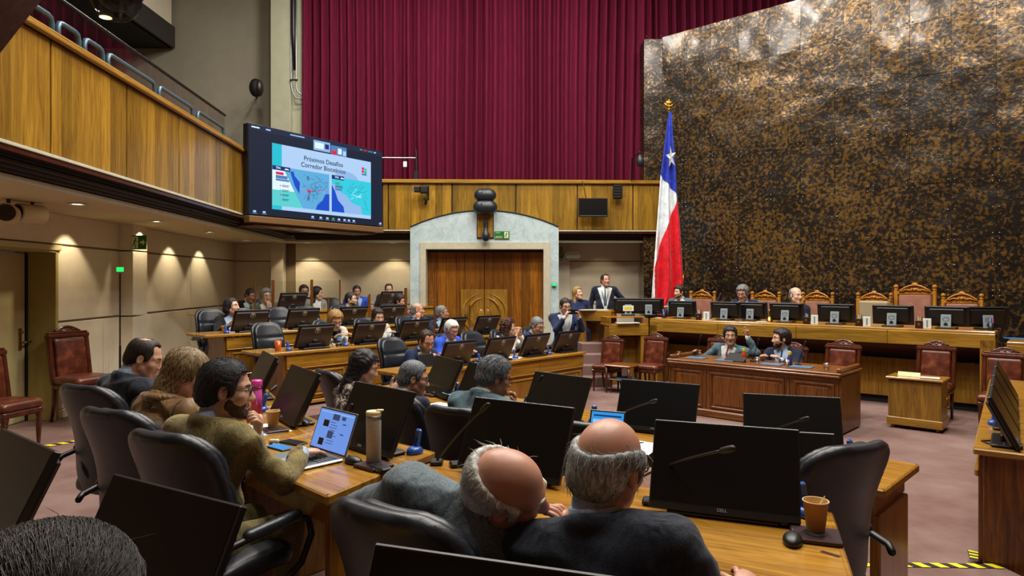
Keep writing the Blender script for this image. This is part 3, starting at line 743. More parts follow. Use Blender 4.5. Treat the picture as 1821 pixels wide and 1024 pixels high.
# ------------------------------------------------------------------ monitor
def make_monitor(front=True, emblem=True, logo=None, tilt=26):
    r = thing('computer_monitor', '', 'monitor')
    A = Matrix.Translation((0, 0, .022)) @ Matrix.Rotation(-math.radians(tilt), 4, 'X')   # panel leans away from the user (+Y)
    b = MB(); b.bb((0, .012, .17), (.535, .024, .34), .004, A); pn = b.build('panel', M['black'], r)
    b = MB(); b.add([(-.262, -.0012, .030), (.262, -.0012, .030), (.262, -.0012, .332), (-.262, -.0012, .332)], [(0, 1, 2, 3)], A); b.build('screen', M['screen'], r)
    b = MB(); b.bb((0, .034, .17), (.50, .03, .30), .025, A)
    b.build('back_cover', M['monback'], r)
    b = MB(); b.bb((0, .055, .10), (.07, .02, .05), .006, A); b.build('bracket', M['black'], r)
    b = MB(); b.bb((0, .075, .04), (.20, .06, .06), .01); b.build('stand', M['black'], r)
    b = MB(); b.bb((0, .08, .011), (.40, .15, .022), .008); b.build('base', M['black'], r)
    if emblem:
        b = MB(); E = A @ Matrix.Translation((0, .0495, .272)) @ Matrix.Rotation(-PI/2, 4, 'X')
        b.lathe([(.040, 0), (.040, .003), (.034, .0032), (.034, .002)], 20, M=E, cap=False); b.ball((0, .004, .001), (.013, .016, .004), 10, 5, E); b.ball((-.016, -.010, .001), (.010, .008, .004), 8, 5, E); b.ball((.016, -.010, .001), (.010, .008, .004), 8, 5, E); b.ball((0, -.018, .001), (.018, .005, .004), 8, 5, E)
        b.build('round_emblem', M['emblem'], r)
        b = MB(); b.box((0, .0515, .13), (.06, .004, .012), A); b.box((0, .0515, .105), (.07, .004, .006), A); b.build('vent_label', M['lgrey'], r)
    if logo: text('brand_mark', logo, .016, M['lgrey'], r, A @ Matrix.Translation((0, -.0022, .0165)) @ RX)
    return r
M['monback'] = plain('brown_black_plastic', '3a302e', .34, var=.05)
M['emblem'] = plain('pale_print', 'b8b098', .5)
# ------------------------------------------------------------------ little things
def microphone(label, base, tip, rot=0, sag=.08):
    t = thing('microphone', label, 'microphone', base, 0, 'gooseneck microphones on the desks')
    v = Vector(tip)-Vector(base); up = Vector((0, 0, 1)); q = v*.42+up*(v.length*.07); b = MB()
    P = []
    for i in range(13):
        s = i/12; P.append(Vector((0, 0, .02))*(1-s)**2+2*q*s*(1-s)+v*s*s)
    b.tube(P, .0055, 8); b.build('gooseneck', M['black'], t, True)
    d = (P[-1]-P[-3]).normalized(); b = MB(); b.tube([P[-1]-d*.03, P[-1]-d*.02, P[-1]+d*.012, P[-1]+d*.04, P[-1]+d*.05], [.007, .011, .0125, .0115, .004], 10); b.build('mic_head', M['rubber'], t, True)
    b = MB(); b.bb((0, 0, .012), (.06, .06, .024), .006); b.build('base', M['black'], t)
    return t
def blue_reader(label, loc, rot=0):
    t = thing('fingerprint_reader', label, 'reader', loc, rot, 'blue fingerprint readers on the desks')
    b = MB(); b.lathe([(.036, 0), (.040, .008), (.036, .022), (.026, .034), (.018, .036)], 16, M=Matrix.Diagonal((1, 1.25, 1, 1))); b.build('foot', M['bluep'], t, True)
    A = Matrix.Rotation(math.radians(-14), 4, 'X'); b = MB(); b.bb((0, .005, .075), (.038, .022, .10), .009, A); b.build('body', M['bluep'], t)
    b = MB(); b.box((0, -.0075, .095), (.022, .003, .036), A); b.build('window', M['grey'], t)
    return t
def paper_cup(label, loc, s=1.0, stick=0, m=None, coffee='e6d49a'):
    t = thing('paper_cup', label, 'cup', loc); t.scale = (s, s, s)
    b = MB(); b.lathe([(.028, 0), (.0285, .004), (.0395, .093), (.041, .095), (.0395, .0965), (.038, .095), (.0275, .008), (0, .008)], 24, cap=False); b.lathe([(.0, .0), (.028, 0)], 24, cap=False); b.build('cup_body', m or M['cup'], t, True)
    b = MB(); b.tube([(.040*math.cos(a), .040*math.sin(a), .0955) for a in [2*PI*i/24 for i in range(25)]], .0018, 5, cap=False); b.build('rim', M['cuprim'], t, True)
    b = MB(); b.lathe([(.0, .075), (.036, .075)], 24, cap=False); b.build('drink', plain('drink', coffee, .4), t)
    if stick: b = MB(); b.tube([(-.02, .005, .02), (.028+.012*stick, .01, .107)], .0022, 6); b.build('stirrer', M['cuprim'], t)
    return t
def coaster(label, loc, rot=0, w=.13):
    t = thing('coaster_tray', label, 'tray', loc, rot)
    b = MB(); b.bb((0, 0, .009), (w, w*.85, .018), .004); b.build('tray', M['maroon'], t)
    b = MB(); b.lathe([(.034, .0185), (.036, .0195), (.0, .0186)], 18, cap=False); b.build('cup_well', M['blackm'], t); return t
def mouse(label, loc, rot=0):
    q = SDF().ell((0, 0, .012), (.032, .056, .024), k=.01).fn(lambda x, y, z: z+0*x+0*y, (-.1, -.1, -.1), (.1, .1, .0), .004, 's')
    t = thing('computer_mouse', label, 'mouse', loc, rot)
    link('shell', q.mesh('shell', .006), M['black'], t); b = MB(); b.lathe([(.002, -.003), (.008, -.002), (.008, .002), (.002, .003)], 10, M=Matrix.Translation((0, .03, .031)) @ Matrix.Rotation(PI/2, 4, 'Y')); b.build('wheel', M['grey'], t, True)
    return t
def paper(label, loc, rot, w=.21, h=.297, m=None, name='paper_sheet', n=3):
    t = thing(name, label, 'paper', loc, rot)
    for i in range(n):
        b = MB(); a = random.uniform(-.12, .12); b.box((i*.004, -i*.003, .0012*i+.0008), (w, h, .0009), Matrix.Rotation(a, 4, 'Z')); b.build('sheet', m or M['white'], t)
    return t
def tablet(label, loc, rot, tilt, w=.25, h=.175, scr=None, name='tablet', cat='tablet'):
    t = thing(name, label, cat, loc, rot); A = Matrix.Rotation(math.radians(-tilt), 4, 'X')
    b = MB(); b.bb((0, .006, h/2+.004), (w, .012, h), .005, A); b.build('case', M['black'], t)
    s = MB(); s.box((0, -.0008, h/2+.004), (w*.9, .001, h*.84), A); s = s.build('screen', scr or M['screen'], t)
    if scr:
        for i, (x, z, ww, hh, m) in enumerate([(0, .80, .86, .07, 'ui_dark'), (-.26, .5, .3, .3, 'ui_pale'), (.2, .5, .42, .3, 'ui_pale'), (0, .2, .8, .05, 'ui_dark')]):
            b = MB(); b.box((x*w, -.0016, z*h), (ww*w*.9, .0008, hh*h), A); b.build('screen_block', M[m], s)
    return t
def phone(label, loc, rot, m=None):
    t = thing('smartphone', label, 'phone', loc, rot); b = MB(); b.bb((0, 0, .0045), (.074, .152, .009), .003); b.build('body', M['black'], t)
    b = MB(); b.box((0, 0, .0095), (.066, .142, .001)); b.build('screen', m or M['screen'], t); return t
M['ui_blue'] = glow('lcd_blue', '2f8fd8', 1.0); M['ui_dark'] = glow('lcd_dark', '123a70', .8); M['ui_pale'] = glow('lcd_pale', '86c0ee', 1.0)
M['ui_laptop'] = glow('lcd_laptop', '6a90dc', .95); M['ui_text'] = glow('lcd_text', '3a4668', .8)
# ------------------------------------------------------------------ benches of the facing bank
ROWA = {1: -6.18, 2: -7.95, 3: -9.38, 4: -11.0}
ROWZ = {1: .73, 2: .90, 3: 1.06, 4: 1.27}
ROWF = {1: 0, 2: .17, 3: .33, 4: .42}
def bench(k, b0, b1, label, nu, name='bench_desk'):
    z, zf = ROWZ[k], ROWF[k]; o = ab(ROWA[k], b1); t = thing(name, label, 'desk', (o.x, o.y, zf), rz(U)); z -= zf; L = b1-b0
    box('desktop', (L/2, -.29, z-.02), (L+.06, .64, .04), M['desk'], t, .008)
    ov = .28
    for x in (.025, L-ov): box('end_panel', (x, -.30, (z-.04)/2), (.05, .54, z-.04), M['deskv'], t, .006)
    us = (L-ov)/nu
    box('kick', (L/2-ov/2, -.06, .05), (L-ov, .03, .10), M['blackm'], t)
    for i in range(nu):
        x0 = i*us; c = x0+us/2
        box('frieze', (c, -.012, z-.13), (us-.006, .025, .16), M['desk'], t, .004)
        box('rail', (c, -.006, z-.222), (us-.006, .036, .02), M['desk'], t, .006)
        H = z-.235-.09
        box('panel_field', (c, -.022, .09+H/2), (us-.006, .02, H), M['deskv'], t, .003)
        f = MB(); w_ = us-.16; h_ = H-.10; cz = .09+H/2
        for g in (-1, 1): f.bb((c+g*w_/2, -.006, cz), (.03, .022, h_+.03), .008); f.bb((c, -.006, cz+g*h_/2), (w_+.03, .022, .03), .008)
        f.build('panel_moulding', M['desk'], t)
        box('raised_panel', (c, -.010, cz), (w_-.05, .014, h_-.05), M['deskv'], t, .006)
    b = MB(); b.bb((L/2-ov/2, .0, .055), (L-ov, .03, .05), .01); b.build('base_rail', M['desk'], t)
    return t
bench(1, 4.9, 8.28, 'long panelled oak bench in the foremost facing row, ending beside the carpeted steps', 3)
bench(2, 4.08, 8.06, 'long panelled oak bench in the second facing row, with the orange mug on it', 4)
bench(3, 3.95, 8.6, 'long panelled oak bench in the third facing row, before the woman in the dark blazer', 4)
bench(4, 4.6, 9.6, 'rearmost oak bench along the cream wall, carrying the tall glass partitions', 4)
# ------------------------------------------------------------------ rear desks in the foreground
def slab(name, label, poly, z, zf, peds, m='desk', edge=None):
    c = sum((Vector(p) for p in poly), Vector((0, 0)))/len(poly)
    e0 = Vector(poly[0])-Vector(poly[1]); rot = math.atan2(e0.y, e0.x)
    t = thing(name, label, 'desk', (c.x, c.y, zf), rot); R = Matrix.Rotation(-rot, 2)
    q = [R @ (Vector(p)-c) for p in poly]; h = z-zf
    b = MB(); b.prism([tuple(p) for p in q], h-.035, h-.006); k = .992
    b.prism([tuple(p*k) for p in q], h-.006, h); b.build('desktop', M[m], t)
    b = MB()
    for i in range(len(q)):
        p0, p1 = q[i], q[(i+1) % len(q)]; dd_ = p1-p0; b.bb((0, 0, 0), (dd_.length+.022, .024, .044), .007, Matrix.Translation(((p0.x+p1.x)/2, (p0.y+p1.y)/2, h-.021)) @ Matrix.Rotation(math.atan2(dd_.y, dd_.x), 4, 'Z'))
    b.build('edge_moulding', M['desk'], t)
    b = MB(); s_ = [tuple(p*.9) for p in q]; b.prism(s_, h-.15, h-.036); b.build('drawer_box', M['deskv'], t)
    for (u, v, w, d) in peds:
        p = q[0]*(1-u)*(1-v)+q[1]*u*(1-v)+q[2]*u*v+q[3]*(1-u)*v
        b = MB(); b.bb((p.x, p.y, (h-.15)/2), (w, d, h-.15), .006); b.build('pedestal', M['deskv'], t)
    return t
DZ = .92
# user-side and far edges, given left to right
slab('rear_desk', 'honey oak rear desk under the bald men, carrying the cup in the maroon tray', [(1.21, 2.57), (-.37, 3.33), (-.60, 2.66), (.97, 1.91)], DZ, .17, [(.06, .5, .06, .5), (.94, .5, .06, .5)])
slab('rear_desk', 'honey oak desk with the open laptop and tall tumbler on it', [(-.41, 3.48), (-1.07, 4.05), (-1.40, 3.42), (-.76, 2.78)], DZ, .17, [(.06, .55, .05, .5), (.94, .55, .05, .5)])
slab('rear_desk', 'honey oak desk with pink bottle, paper cup and papers before the blonde woman', [(-1.10, 4.08), (-1.62, 4.78), (-2.1, 4.28), (-1.43, 3.45)], DZ, .17, [(.06, .55, .05, .5), (.94, .55, .05, .5)])
slab('rear_desk', 'honey oak desk before the man in the charcoal suit, its monitor half hidden', [(-1.65, 4.82), (-2.0, 5.5), (-2.62, 5.15), (-2.14, 4.32)], DZ, .17, [(.06, .55, .05, .5), (.94, .55, .05, .5)])
MD0 = Vector((1.78, 3.24)); Md = Vector((-.72, .694)); Mn = Vector((.694, .72)); MZ = .80
mid = lambda t_, f=0: MD0+Md*t_+Mn*f
for i, (a, c, lab) in enumerate(((0, 1.02, 'middle row oak desk with the black tablet, at the open right end'), (1.04, 1.9, 'middle row oak desk with lit tablet and white papers in front of the empty chair'),
                                 (1.92, 2.75, 'middle row oak desk before the man in the grey jacket'), (2.77, 3.6, 'middle row oak desk with water glass and yogurt cup'), (3.62, 4.4, 'middle row oak desk before the curly haired woman'))):
    slab('middle_desk', lab, [tuple(mid(a, .62)), tuple(mid(c, .62)), tuple(mid(c)), tuple(mid(a))], MZ, .05, [(.05, .5, .05, .5), (.95, .5, .05, .5)])
# desk row of the photographer
slab('near_desk', 'oak desk at the bottom edge under the widest black monitor', [(.75, .98), (-.28, 1.32), (-.55, .75), (.45, .4)], .94, .17, [(.5, .5, .9, .05)])
slab('near_desk', 'oak desk under the tilted black monitor at lower left', [(-.5, 1.45), (-1.05, 1.8), (-1.35, 1.2), (-.8, .85)], .94, .17, [(.5, .5, .5, .05)])
slab('near_desk', 'oak desk corner under the leftmost black monitor', [(-1.15, 1.9), (-1.72, 2.42), (-2.1, 1.9), (-1.5, 1.4)], .94, .17, [(.5, .5, .5, .05)])
# ------------------------------------------------------------------ the presidency desk (dais)
A = at(1155, 566, 1.14); B = at(1770, 590, 1.14); dv = (B-A); DLn = dv.length; drot = math.atan2(dv.y, dv.x); dx = dv.normalized(); dy = Vector((-dx.y, dx.x, 0))
da = lambda px, y, z=0: (lambda k, n: A*0+Vector((k*n, n, z)))((px-910)/FOC, ((A+dy*y).x*dx.y-(A+dy*y).y*dx.x)/(((px-910)/FOC)*dx.y-dx.x))
DT = thing('presidency_desk', 'long raised golden oak desk of the presidency below the copper wall', 'desk', (A.x, A.y, 0), drot)
L = DLn
b = MB(); b.bb((L/2, .45, 1.115), (L, .9, .05), .01); b.build('desktop', M['desk'], DT)
for i in range(4): box('fascia', (L*(i+.5)/4, .015, 1.01), (L/4-.004, .05, .19), M['oakx'], DT, .006)
for x in (.075, L-.085): box('end_post', (x, .2, .52), (.15 if x < 1 else .17, .42, 1.02), M['oakv'], DT, .006)
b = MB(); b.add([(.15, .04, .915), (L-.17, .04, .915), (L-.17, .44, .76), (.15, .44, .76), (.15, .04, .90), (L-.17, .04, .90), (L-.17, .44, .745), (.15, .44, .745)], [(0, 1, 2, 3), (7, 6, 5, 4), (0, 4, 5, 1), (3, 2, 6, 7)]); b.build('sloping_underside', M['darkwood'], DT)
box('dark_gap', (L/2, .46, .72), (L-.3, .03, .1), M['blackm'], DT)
for i in range(5): w_ = (L-.32)/5; box('front_board', (.16+w_*(i+.5), .42, .39), (w_-.003, .03, .56), M['oakv'], DT, .003)
box('kick', (L/2, .47, .06), (L-.3, .04, .12), M['blackm'], DT)
b = MB(); pd = [A+dy*.5-dx*.2, B+dy*.5+dx*1.2, B+dy*3.2+dx*1.2, A+dy*2.6+dx*.3]
b.prism([(p.x, p.y) for p in pd], .002, .45); struct(b.build('floor_dais', M['carpet']))
# clerks' desks to the left and right of it
def portal(label, o, rot, L, D, z, th=.16, zb=0.0, leg=(1, 1), shelf=False):
    t = thing('clerk_desk', label, 'desk', (o.x, o.y, zb), rot); z -= zb
    box('desktop', (L/2, D/2, z-.02), (L, D, .04), M['desk'], t, .006); box('fascia', (L/2, .02, z-.04-th/2), (L, .04, th), M['oakx'], t, .006)
    if leg[0]: box('end_post', (.07, .16, (z-.05)/2), (.14, .3, z-.06), M['oakv'], t, .005)
    if leg[1]: box('end_post', (L-.07, .16, (z-.05)/2), (.14, .3, z-.06), M['oakv'], t, .005)
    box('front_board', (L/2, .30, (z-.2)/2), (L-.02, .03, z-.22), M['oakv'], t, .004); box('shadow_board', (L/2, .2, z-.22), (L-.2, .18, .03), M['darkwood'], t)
    if shelf:
        for x in (.02, L-.02): box('shelf_side', (x, D/2, z+.05), (.03, D, .10), M['oakv'], t)
        box('shelf_top', (L/2, D/2+.1, z+.11), (L, D-.2, .02), M['desk'], t, .004)
    return t
o = ad(1083, 11.75); e = ad(1153, 11.85); portal('golden clerk desk with an open shelf between the steps and the presidency desk', o, math.atan2(e.y-o.y, e.x-o.x), (e-o).length, .7, 1.05, shelf=True)
o = ad(1028, 12.5); e = ad(1086, 12.2); portal('tall golden desk with papers in front of the blonde woman in navy', o, math.atan2(e.y-o.y, e.x-o.x), (e-o).length, .6, 1.27, zb=.0)
o = B+dx*.12-dy*.05; portal('golden clerk desk at the right edge beyond the presidency desk', Vector((o.x, o.y, 0)), drot, 1.6, .8, 1.02)
o = B+dx*.45+dy*1.2; portal('raised golden desk with papers at the far right edge', Vector((o.x, o.y, 0)), drot, 1.4, .7, 1.42)
# steps
ST = root('floor_steps', (1.20, 11.45, 0), .10)
for i in range(4): box('step', (.25+.04*i, .22*i+.45, .085*(i+1)), (.50, .9, .17*(i+1)), M['carpet'], ST, .01)
b = MB(); b.prism([(1.25, 12.0), (1.9, 12.0), (3.2, 12.6), (3.2, 14.4), (1.2, 14.4)], .003, .40); struct(b.build('floor_landing', M['carpet']))
# presenters' desk
A2 = at(1190, 637, .73); B2 = at(1492, 664, .73); v2 = B2-A2; L = v2.length; r2 = math.atan2(v2.y, v2.x)
PT = thing('presenters_desk', 'dark oak panelled desk where the two presenters sit', 'desk', (A2.x, A2.y, 0), r2)
box('desktop', (L/2, .36, .715), (L+.06, .78, .03), M['walnutx'], PT, .008)
b = MB(); b.bb((L/2, -.01, .685), (L+.04, .05, .04), .014); b.bb((L/2, 0, .65), (L+.01, .03, .03), .008); b.build('cornice', M['walnutx'], PT)
for x in (.0, L): box('end_panel', (x, .36, .35), (.04, .70, .66), M['walnut'], PT, .004)
for x0, x1 in ((.02, .53), (.57, 1.63), (1.67, L-.02)):
    c = (x0+x1)/2; w_ = x1-x0
    box('front_field', (c, .02, .37), (w_+.03, .02, .58), M['walnut'], PT)
    f = MB()
    for g in (-1, 1): f.bb((c+g*(w_/2-.05), .005, .36), (.03, .025, .48), .008); f.bb((c, .005, .36+g*.225), (w_-.09, .025, .03), .008)
    f.build('panel_moulding', M['walnut'], PT); box('raised_panel', (c, .008, .36), (w_-.2, .016, .38), M['walnut'], PT, .007)
b = MB(); b.bb((L/2, -.005, .05), (L+.05, .06, .10), .015); b.build('base_moulding', M['walnutx'], PT)
for x in (.015, L-.015): box('top_rail', (x, .38, .755), (.05, .72, .05), M['walnutx'], PT, .01)
# small wheeled lectern table
a3 = at(1576, 759, 0); b3 = at(1676, 772, 0); c3 = at(1689, 761, 0); v3 = b3-a3; L = v3.length
LT = thing('lectern_cabinet', 'small oak cabinet on casters with a name plate and paper on top', 'cabinet', (a3.x, a3.y, 0), math.atan2(v3.y, v3.x))
box('carcass', (L/2, .2, .32), (L-.03, .38, .54), M['oakv'], LT, .004); box('top', (L/2, .2, .615), (L+.02, .44, .03), M['desk'], LT, .008); box('plinth', (L/2, .2, .09), (L, .40, .10), M['oakx'], LT, .008)
for x in (.06, L-.06):
    for y in (.05, .35): b = MB(); b.ball((x, y, .022), .022, 8, 6); b.build('caster', M['brass'], LT, True)
b = MB(); b.tube([(L+.005, .12, .40), (L+.04, .14, .40), (L+.04, .14, .30), (L+.005, .12, .30)], .01, 6); b.build('handle', M['brass'], LT, True)
npl = thing('name_plate', 'pale name plate standing on the small oak cabinet', 'sign', LT.matrix_basis @ Vector((L*.36, .13, .632)), math.atan2(v3.y, v3.x))
b = MB(); b.prism([(0, 0), (.05, 0), (.025, .05)], -.12, .12, Matrix.Rotation(PI/2, 4, 'Z') @ RX); b.build('plate', M['signpale'], npl)
paper('white sheet lying on the small oak cabinet', LT.matrix_basis @ Vector((L*.72, .16, .632)), math.atan2(v3.y, v3.x)+.2, .2, .14)
# right bank of desks
C0 = at(1737, 796, .76); rd = Vector((.596, .803, 0)); ru = Vector((.803, -.596, 0))
RB = thing('side_desk', 'dark oak side desk at the right edge with four monitors seen edge on', 'desk', (C0.x, C0.y, 0), math.atan2(ru.y, ru.x))
box('desktop', (.42, 1.85, .74), (.88, 3.75, .04), M['desk'], RB, .008)
box('end_panel', (.43, .03, .36), (.80, .04, .72), M['walnut'], RB, .006); box('end_panel', (.43, 3.68, .36), (.80, .04, .72), M['walnut'], RB, .006)
for i in range(3): box('front_panel', (.02, .62+i*1.21, .37), (.03, 1.2, .66), M['walnut'], RB, .006); box('front_moulding', (.0, .62+i*1.21, .60), (.03, 1.2, .05), M['oakv'], RB, .01)
box('kick', (.05, 1.85, .05), (.04, 3.6, .08), M['blackm'], RB)
# hazard tape on the step edges
def tape(label, p, q, w, n, z):
    v = Vector(q)-Vector(p); L = v.length; t = thing('hazard_tape', label, 'tape', (p[0], p[1], z), math.atan2(v.y, v.x))
    b = MB(); b.box((L/2, w/2, .001), (L, w, .002)); b.build('black_band', M['blackm'], t)
    for i in range(n): x = L*(i+.2)/n; s_ = L/n*.5; b = MB(); b.add([(x, .004, .0026), (x+s_, .004, .0026), (x+s_*1.6, w-.004, .0026), (x+s_*.6, w-.004, .0026)], [(0, 1, 2, 3)]); b.build('yellow_stripe', M['yellow'], t)
tape('yellow and black hazard tape on the step edge at lower right', tuple(ML-Vector((.15, 0, 0)))+(), tuple(MS), -.06, 8, .052)
tape('short piece of hazard tape turning the corner by the side desk', (MS.x-.02, MS.y+.02, 0), (MS.x-.0+.06, MS.y+.16, 0), .12, 3, .0535)
tape('yellow and black hazard tape on the step edge at left behind the chairs', (-4.8, 6.5), (-4.3, 7.1), -.09, 7, .172)
# ------------------------------------------------------------------ people
RM = lambda yaw=0, pitch=0, roll=0: Matrix.Rotation(math.radians(yaw), 3, 'Z') @ Matrix.Rotation(-math.radians(pitch), 3, 'X') @ Matrix.Rotation(math.radians(roll), 3, 'Y')
V3 = lambda *a: Vector(a)
SK = {'fair': skin('skin_fair', 'cda58c'), 'ruddy': skin('skin_ruddy', 'c4947c'), 'tan': skin('skin_tan', 'ae866c'), 'pale': skin('skin_pale', 'd4b09a')}
HR = {'black': hairm('hair_black', '08080a', '23242a'), 'brown': hairm('hair_brown', '1a100a', '3c281a'), 'dark': hairm('hair_dark_brown', '0e0a08', '2a1e18'), 'grey': hairm('hair_grey', '3a3c3e', '8e9394'),
      'stub': hairm('beard_stubble', '2a1e18', '54443a', .7), 'lgrey': hairm('hair_light_grey', '6a7072', 'b8bebc'), 'grizzled': hairm('hair_grizzled', '120e0c', '3e3834'), 'salt': hairm('hair_salt_and_pepper', '1c1e22', '7c858c'), 'white': hairm('hair_white', 'b0b2ae', 'e4e6e0'), 'blonde': hairm('hair_blonde', '5a4020', 'b89458'), 'dblonde': hairm('hair_dark_blonde', '3a2a18', '9a8258'), 'red': hairm('hair_chestnut', '20100a', '4e2a1c')}
EYE = plain('eye_white', 'c8c4bc', .3); IRIS = plain('iris_dark', '100a08', .2); LIP = plain('lips', '8a4038', .5)
for n_, c_, c2_ in (('navy', '0c1222', '18233c'), ('navy2', '101a36', '1e2e58'), ('charcoal', '181c26', '2e3542'), ('grey', '48545a', '728088'), ('dgrey', '2c3236', '4a5356'), ('blue', '1838a0', '2c56cc'),
                    ('black', '08080a', '141418'), ('white', 'b8bcb8', 'd8dad6'), ('cream', 'b0aa94', 'd0ccb8'), ('lblue', '8aa0c0', 'b4c6dc'), ('green', '3a4034', '56604e'), ('slate', '33454e', '55707c'), ('brownj', '241a16', '3c2e28'), ('tie', '5c1020', '86202c'), ('tieblue', '142450', '24407c'), ('greycoat', '6a6e68', '8e918a')):
    M['f_'+n_] = fabric('cloth_'+n_, c_, c2_)
M['f_tweed'] = fabric('olive_tweed', '5e5430', '948656', 160, check='342e18')
M['f_camel'] = fabric('camel_leather', '664a2c', '94744a', 9, .42, .3)
t = NT('floral_blouse'); v = t.coord(); n1 = t.noise(v, 26, 3, .6, 1.2); n2 = t.noise(v, 14, 2, .5, 2)
M['f_floral'] = t.set(t.mix(t.math('GREATER_THAN', n2, .54), t.ramp(n1, [(.38, '1c1a22'), (.44, '8a7a5a'), (.5, 'c8c6b6'), (.62, 'd2d0c4')], 'CONSTANT'), lin('4a3448')), .8)
class Skel: pass
def skeleton(P):
    k = Skel(); g = P.get; st = g('pose', 'sit') == 'stand'; f = g('female', 0)
    k.hz = (.93 if st else .55)+g('dz', 0); lean, side, tw = g('lean', 8), g('side', 0), g('twist', 0)
    k.R = Matrix.Rotation(math.radians(tw), 3, 'Z') @ Matrix.Rotation(math.radians(side), 3, 'Y') @ Matrix.Rotation(-math.radians(lean), 3, 'X')
    k.Rh2 = Matrix.Rotation(math.radians(tw*.5), 3, 'Z') @ Matrix.Rotation(math.radians(side*.5), 3, 'Y') @ Matrix.Rotation(-math.radians(lean*.6), 3, 'X')
    k.p = V3(0, 0, k.hz); k.w = k.p+k.Rh2 @ V3(0, 0, .17); k.c = k.w+k.R @ V3(0, .005, .18); k.n = k.w+k.R @ V3(0, -.02, .355)
    sw = .165 if f else .190; k.S = {s: k.w+k.R @ V3(s*sw, -.015, .30)+Vector((0, 0, g('shrug', {}).get(s, 0))) for s in (-1, 1)}
    y, p, r = g('head', (0, 5, 0)); k.H = RM(y+tw, p, r); k.hs = g('hs', .96)
    k.nh = k.n+k.R @ V3(0, .012, .055); k.h = k.nh+k.H @ V3(0, .032, .098)*k.hs
    k.E, k.W, k.hd, k.pn = {}, {}, {}, {}
    dl = {s: (V3(s*.20, .30, k.hz+.13) if not st else V3(s*.24, .02, .86)) for s in (-1, 1)}
    for s in (-1, 1):
        spec = g('hands', {}).get(s, {}); Wt = Vector(spec['at']) if 'at' in spec else dl[s]
        if spec.get('head'): Wt = k.h+k.H @ Vector(spec['head'])
        pole = Vector(spec.get('pole', (s*.55, -.35, -.8))); l1, l2 = .285, .255
        D = Wt-k.S[s]; d = min(D.length, .985*(l1+l2)); nrm = D.normalized(); Wt = k.S[s]+nrm*d
        a = (l1*l1-l2*l2+d*d)/(2*d); h = math.sqrt(max(l1*l1-a*a, 1e-6)); q = pole-nrm*pole.dot(nrm); k.E[s] = k.S[s]+nrm*a+q.normalized()*h; k.W[s] = Wt
        fd = (Wt-k.E[s]).normalized(); hd = Vector(spec['dir']).normalized() if 'dir' in spec else fd
        if spec.get('hdir'): hd = (k.H @ Vector(spec['hdir'])).normalized()
        pn = Vector(spec.get('palm', (-s*.35, 0, -1)))
        if spec.get('hpalm'): pn = k.H @ Vector(spec['hpalm'])
        pn = (pn-hd*pn.dot(hd)).normalized(); k.hd[s], k.pn[s] = hd, pn
    k.L = {}
    for s in (-1, 1):
        if st: k.L[s] = [k.p+V3(s*.09, 0, -.02), V3(s*.10, .02, k.hz*.53), V3(s*.10, -.02, .08), V3(s*.12, .13, .035)]
        else: k.L[s] = [k.p+V3(s*.09, .02, -.01), V3(s*.12, .43, k.hz-.03), V3(s*.12, .40, .09), V3(s*.13, .55, .035)]
    return k
def hand_tubes(b, W, hd, pn, s, curl, spread=0.0):
    ta = hd.cross(pn)*s; ta.normalize()
    for i, ln in enumerate((.070, .078, .073, .057)):
        base = W+hd*.078+ta*(.030-.0195*i); P = [base-hd*.02, base]; d = (hd+ta*spread*(1.5-i)*.12).normalized(); ang = 0
        for j, fr in enumerate((.45, .30, .25)):
            ang += curl[i] if isinstance(curl, (list, tuple)) and i < len(curl) else (curl if not isinstance(curl, (list, tuple)) else curl[-1])
            dd = d*math.cos(ang)+pn*math.sin(ang); P.append(P[-1]+dd*ln*fr*.6); P.append(P[-1]+dd*ln*fr*.4)
        b.tube(P, [.0085, .0092, .0088, .0086, .0085, .0078, .0074, .005], 8)
    c = curl if not isinstance(curl, (list, tuple)) else sum(curl)/len(curl)
    base = W+hd*.022+ta*.022; d0 = (ta*.8+hd*.55+pn*.25).normalized(); d1 = (hd*(.9-.3*c)+pn*(.3+.5*c)+ta*(.35-.5*c)).normalized()
    b.tube([base, base+d0*.022, base+d0*.040, base+d0*.045+d1*.016, base+d0*.045+d1*.034, base+d0*.045+d1*.042], [.013, .0125, .011, .0105, .0095, .006], 8)
def headsdf(s, k, f, fat=1.0, ears=True):
    H, c, q = k.H, k.h, k.hs
    T = lambda *a: c+H @ Vector(a)*q
    e = lambda p, r, kk=.02, op='u': s.ell(T(*p), [x*q for x in r], H, kk, op)
    e((0, -.014, .034), (.0765, .098, .086)); e((0, .030, -.035), (.060*fat, .068, .088), .03)
    for g in (-1, 1):
        s.cap(T(g*.052*fat, .012, -.058), T(g*.014, .072, -.103), .022*q, .02*q, .03); s.cap(T(g*.014, .081, .026), T(g*.046, .064, .024), .012*q, .011*q, .02)
        e((g*.040, .064, -.024), (.026, .022, .024), .025); e((g*.031, .094, .010), (.017, .013, .010), .012, 's')
        if ears:
            s.ell(T(g*.079, -.006, -.006), [.011*q, .020*q, .033*q], H @ RM(0, 0, -g*8), .012); s.ell(T(g*.088, -.002, -.003), [.006*q, .010*q, .018*q], H, .006, 's')
        s.cap(T(g*.012, .100, -.034), T(g*.011, .106, -.036), .0095*q, .009*q, .01)
    s.cap(T(0, .086, .014), T(0, .113, -.028), .009*q, .0125*q, .014); e((0, .078, -.108), (.024, .018, .020), .02)
    e((0, .093, -.060), (.025, .010, .0055), .008); e((0, .091, -.072), (.022, .010, .0065), .008)
    s.cap(k.n+k.R @ V3(0, -.005, -.05), c+H @ V3(0, -.022, -.055)*q, (.058 if not f else .050)*fat**.5, (.054 if not f else .046), .035)
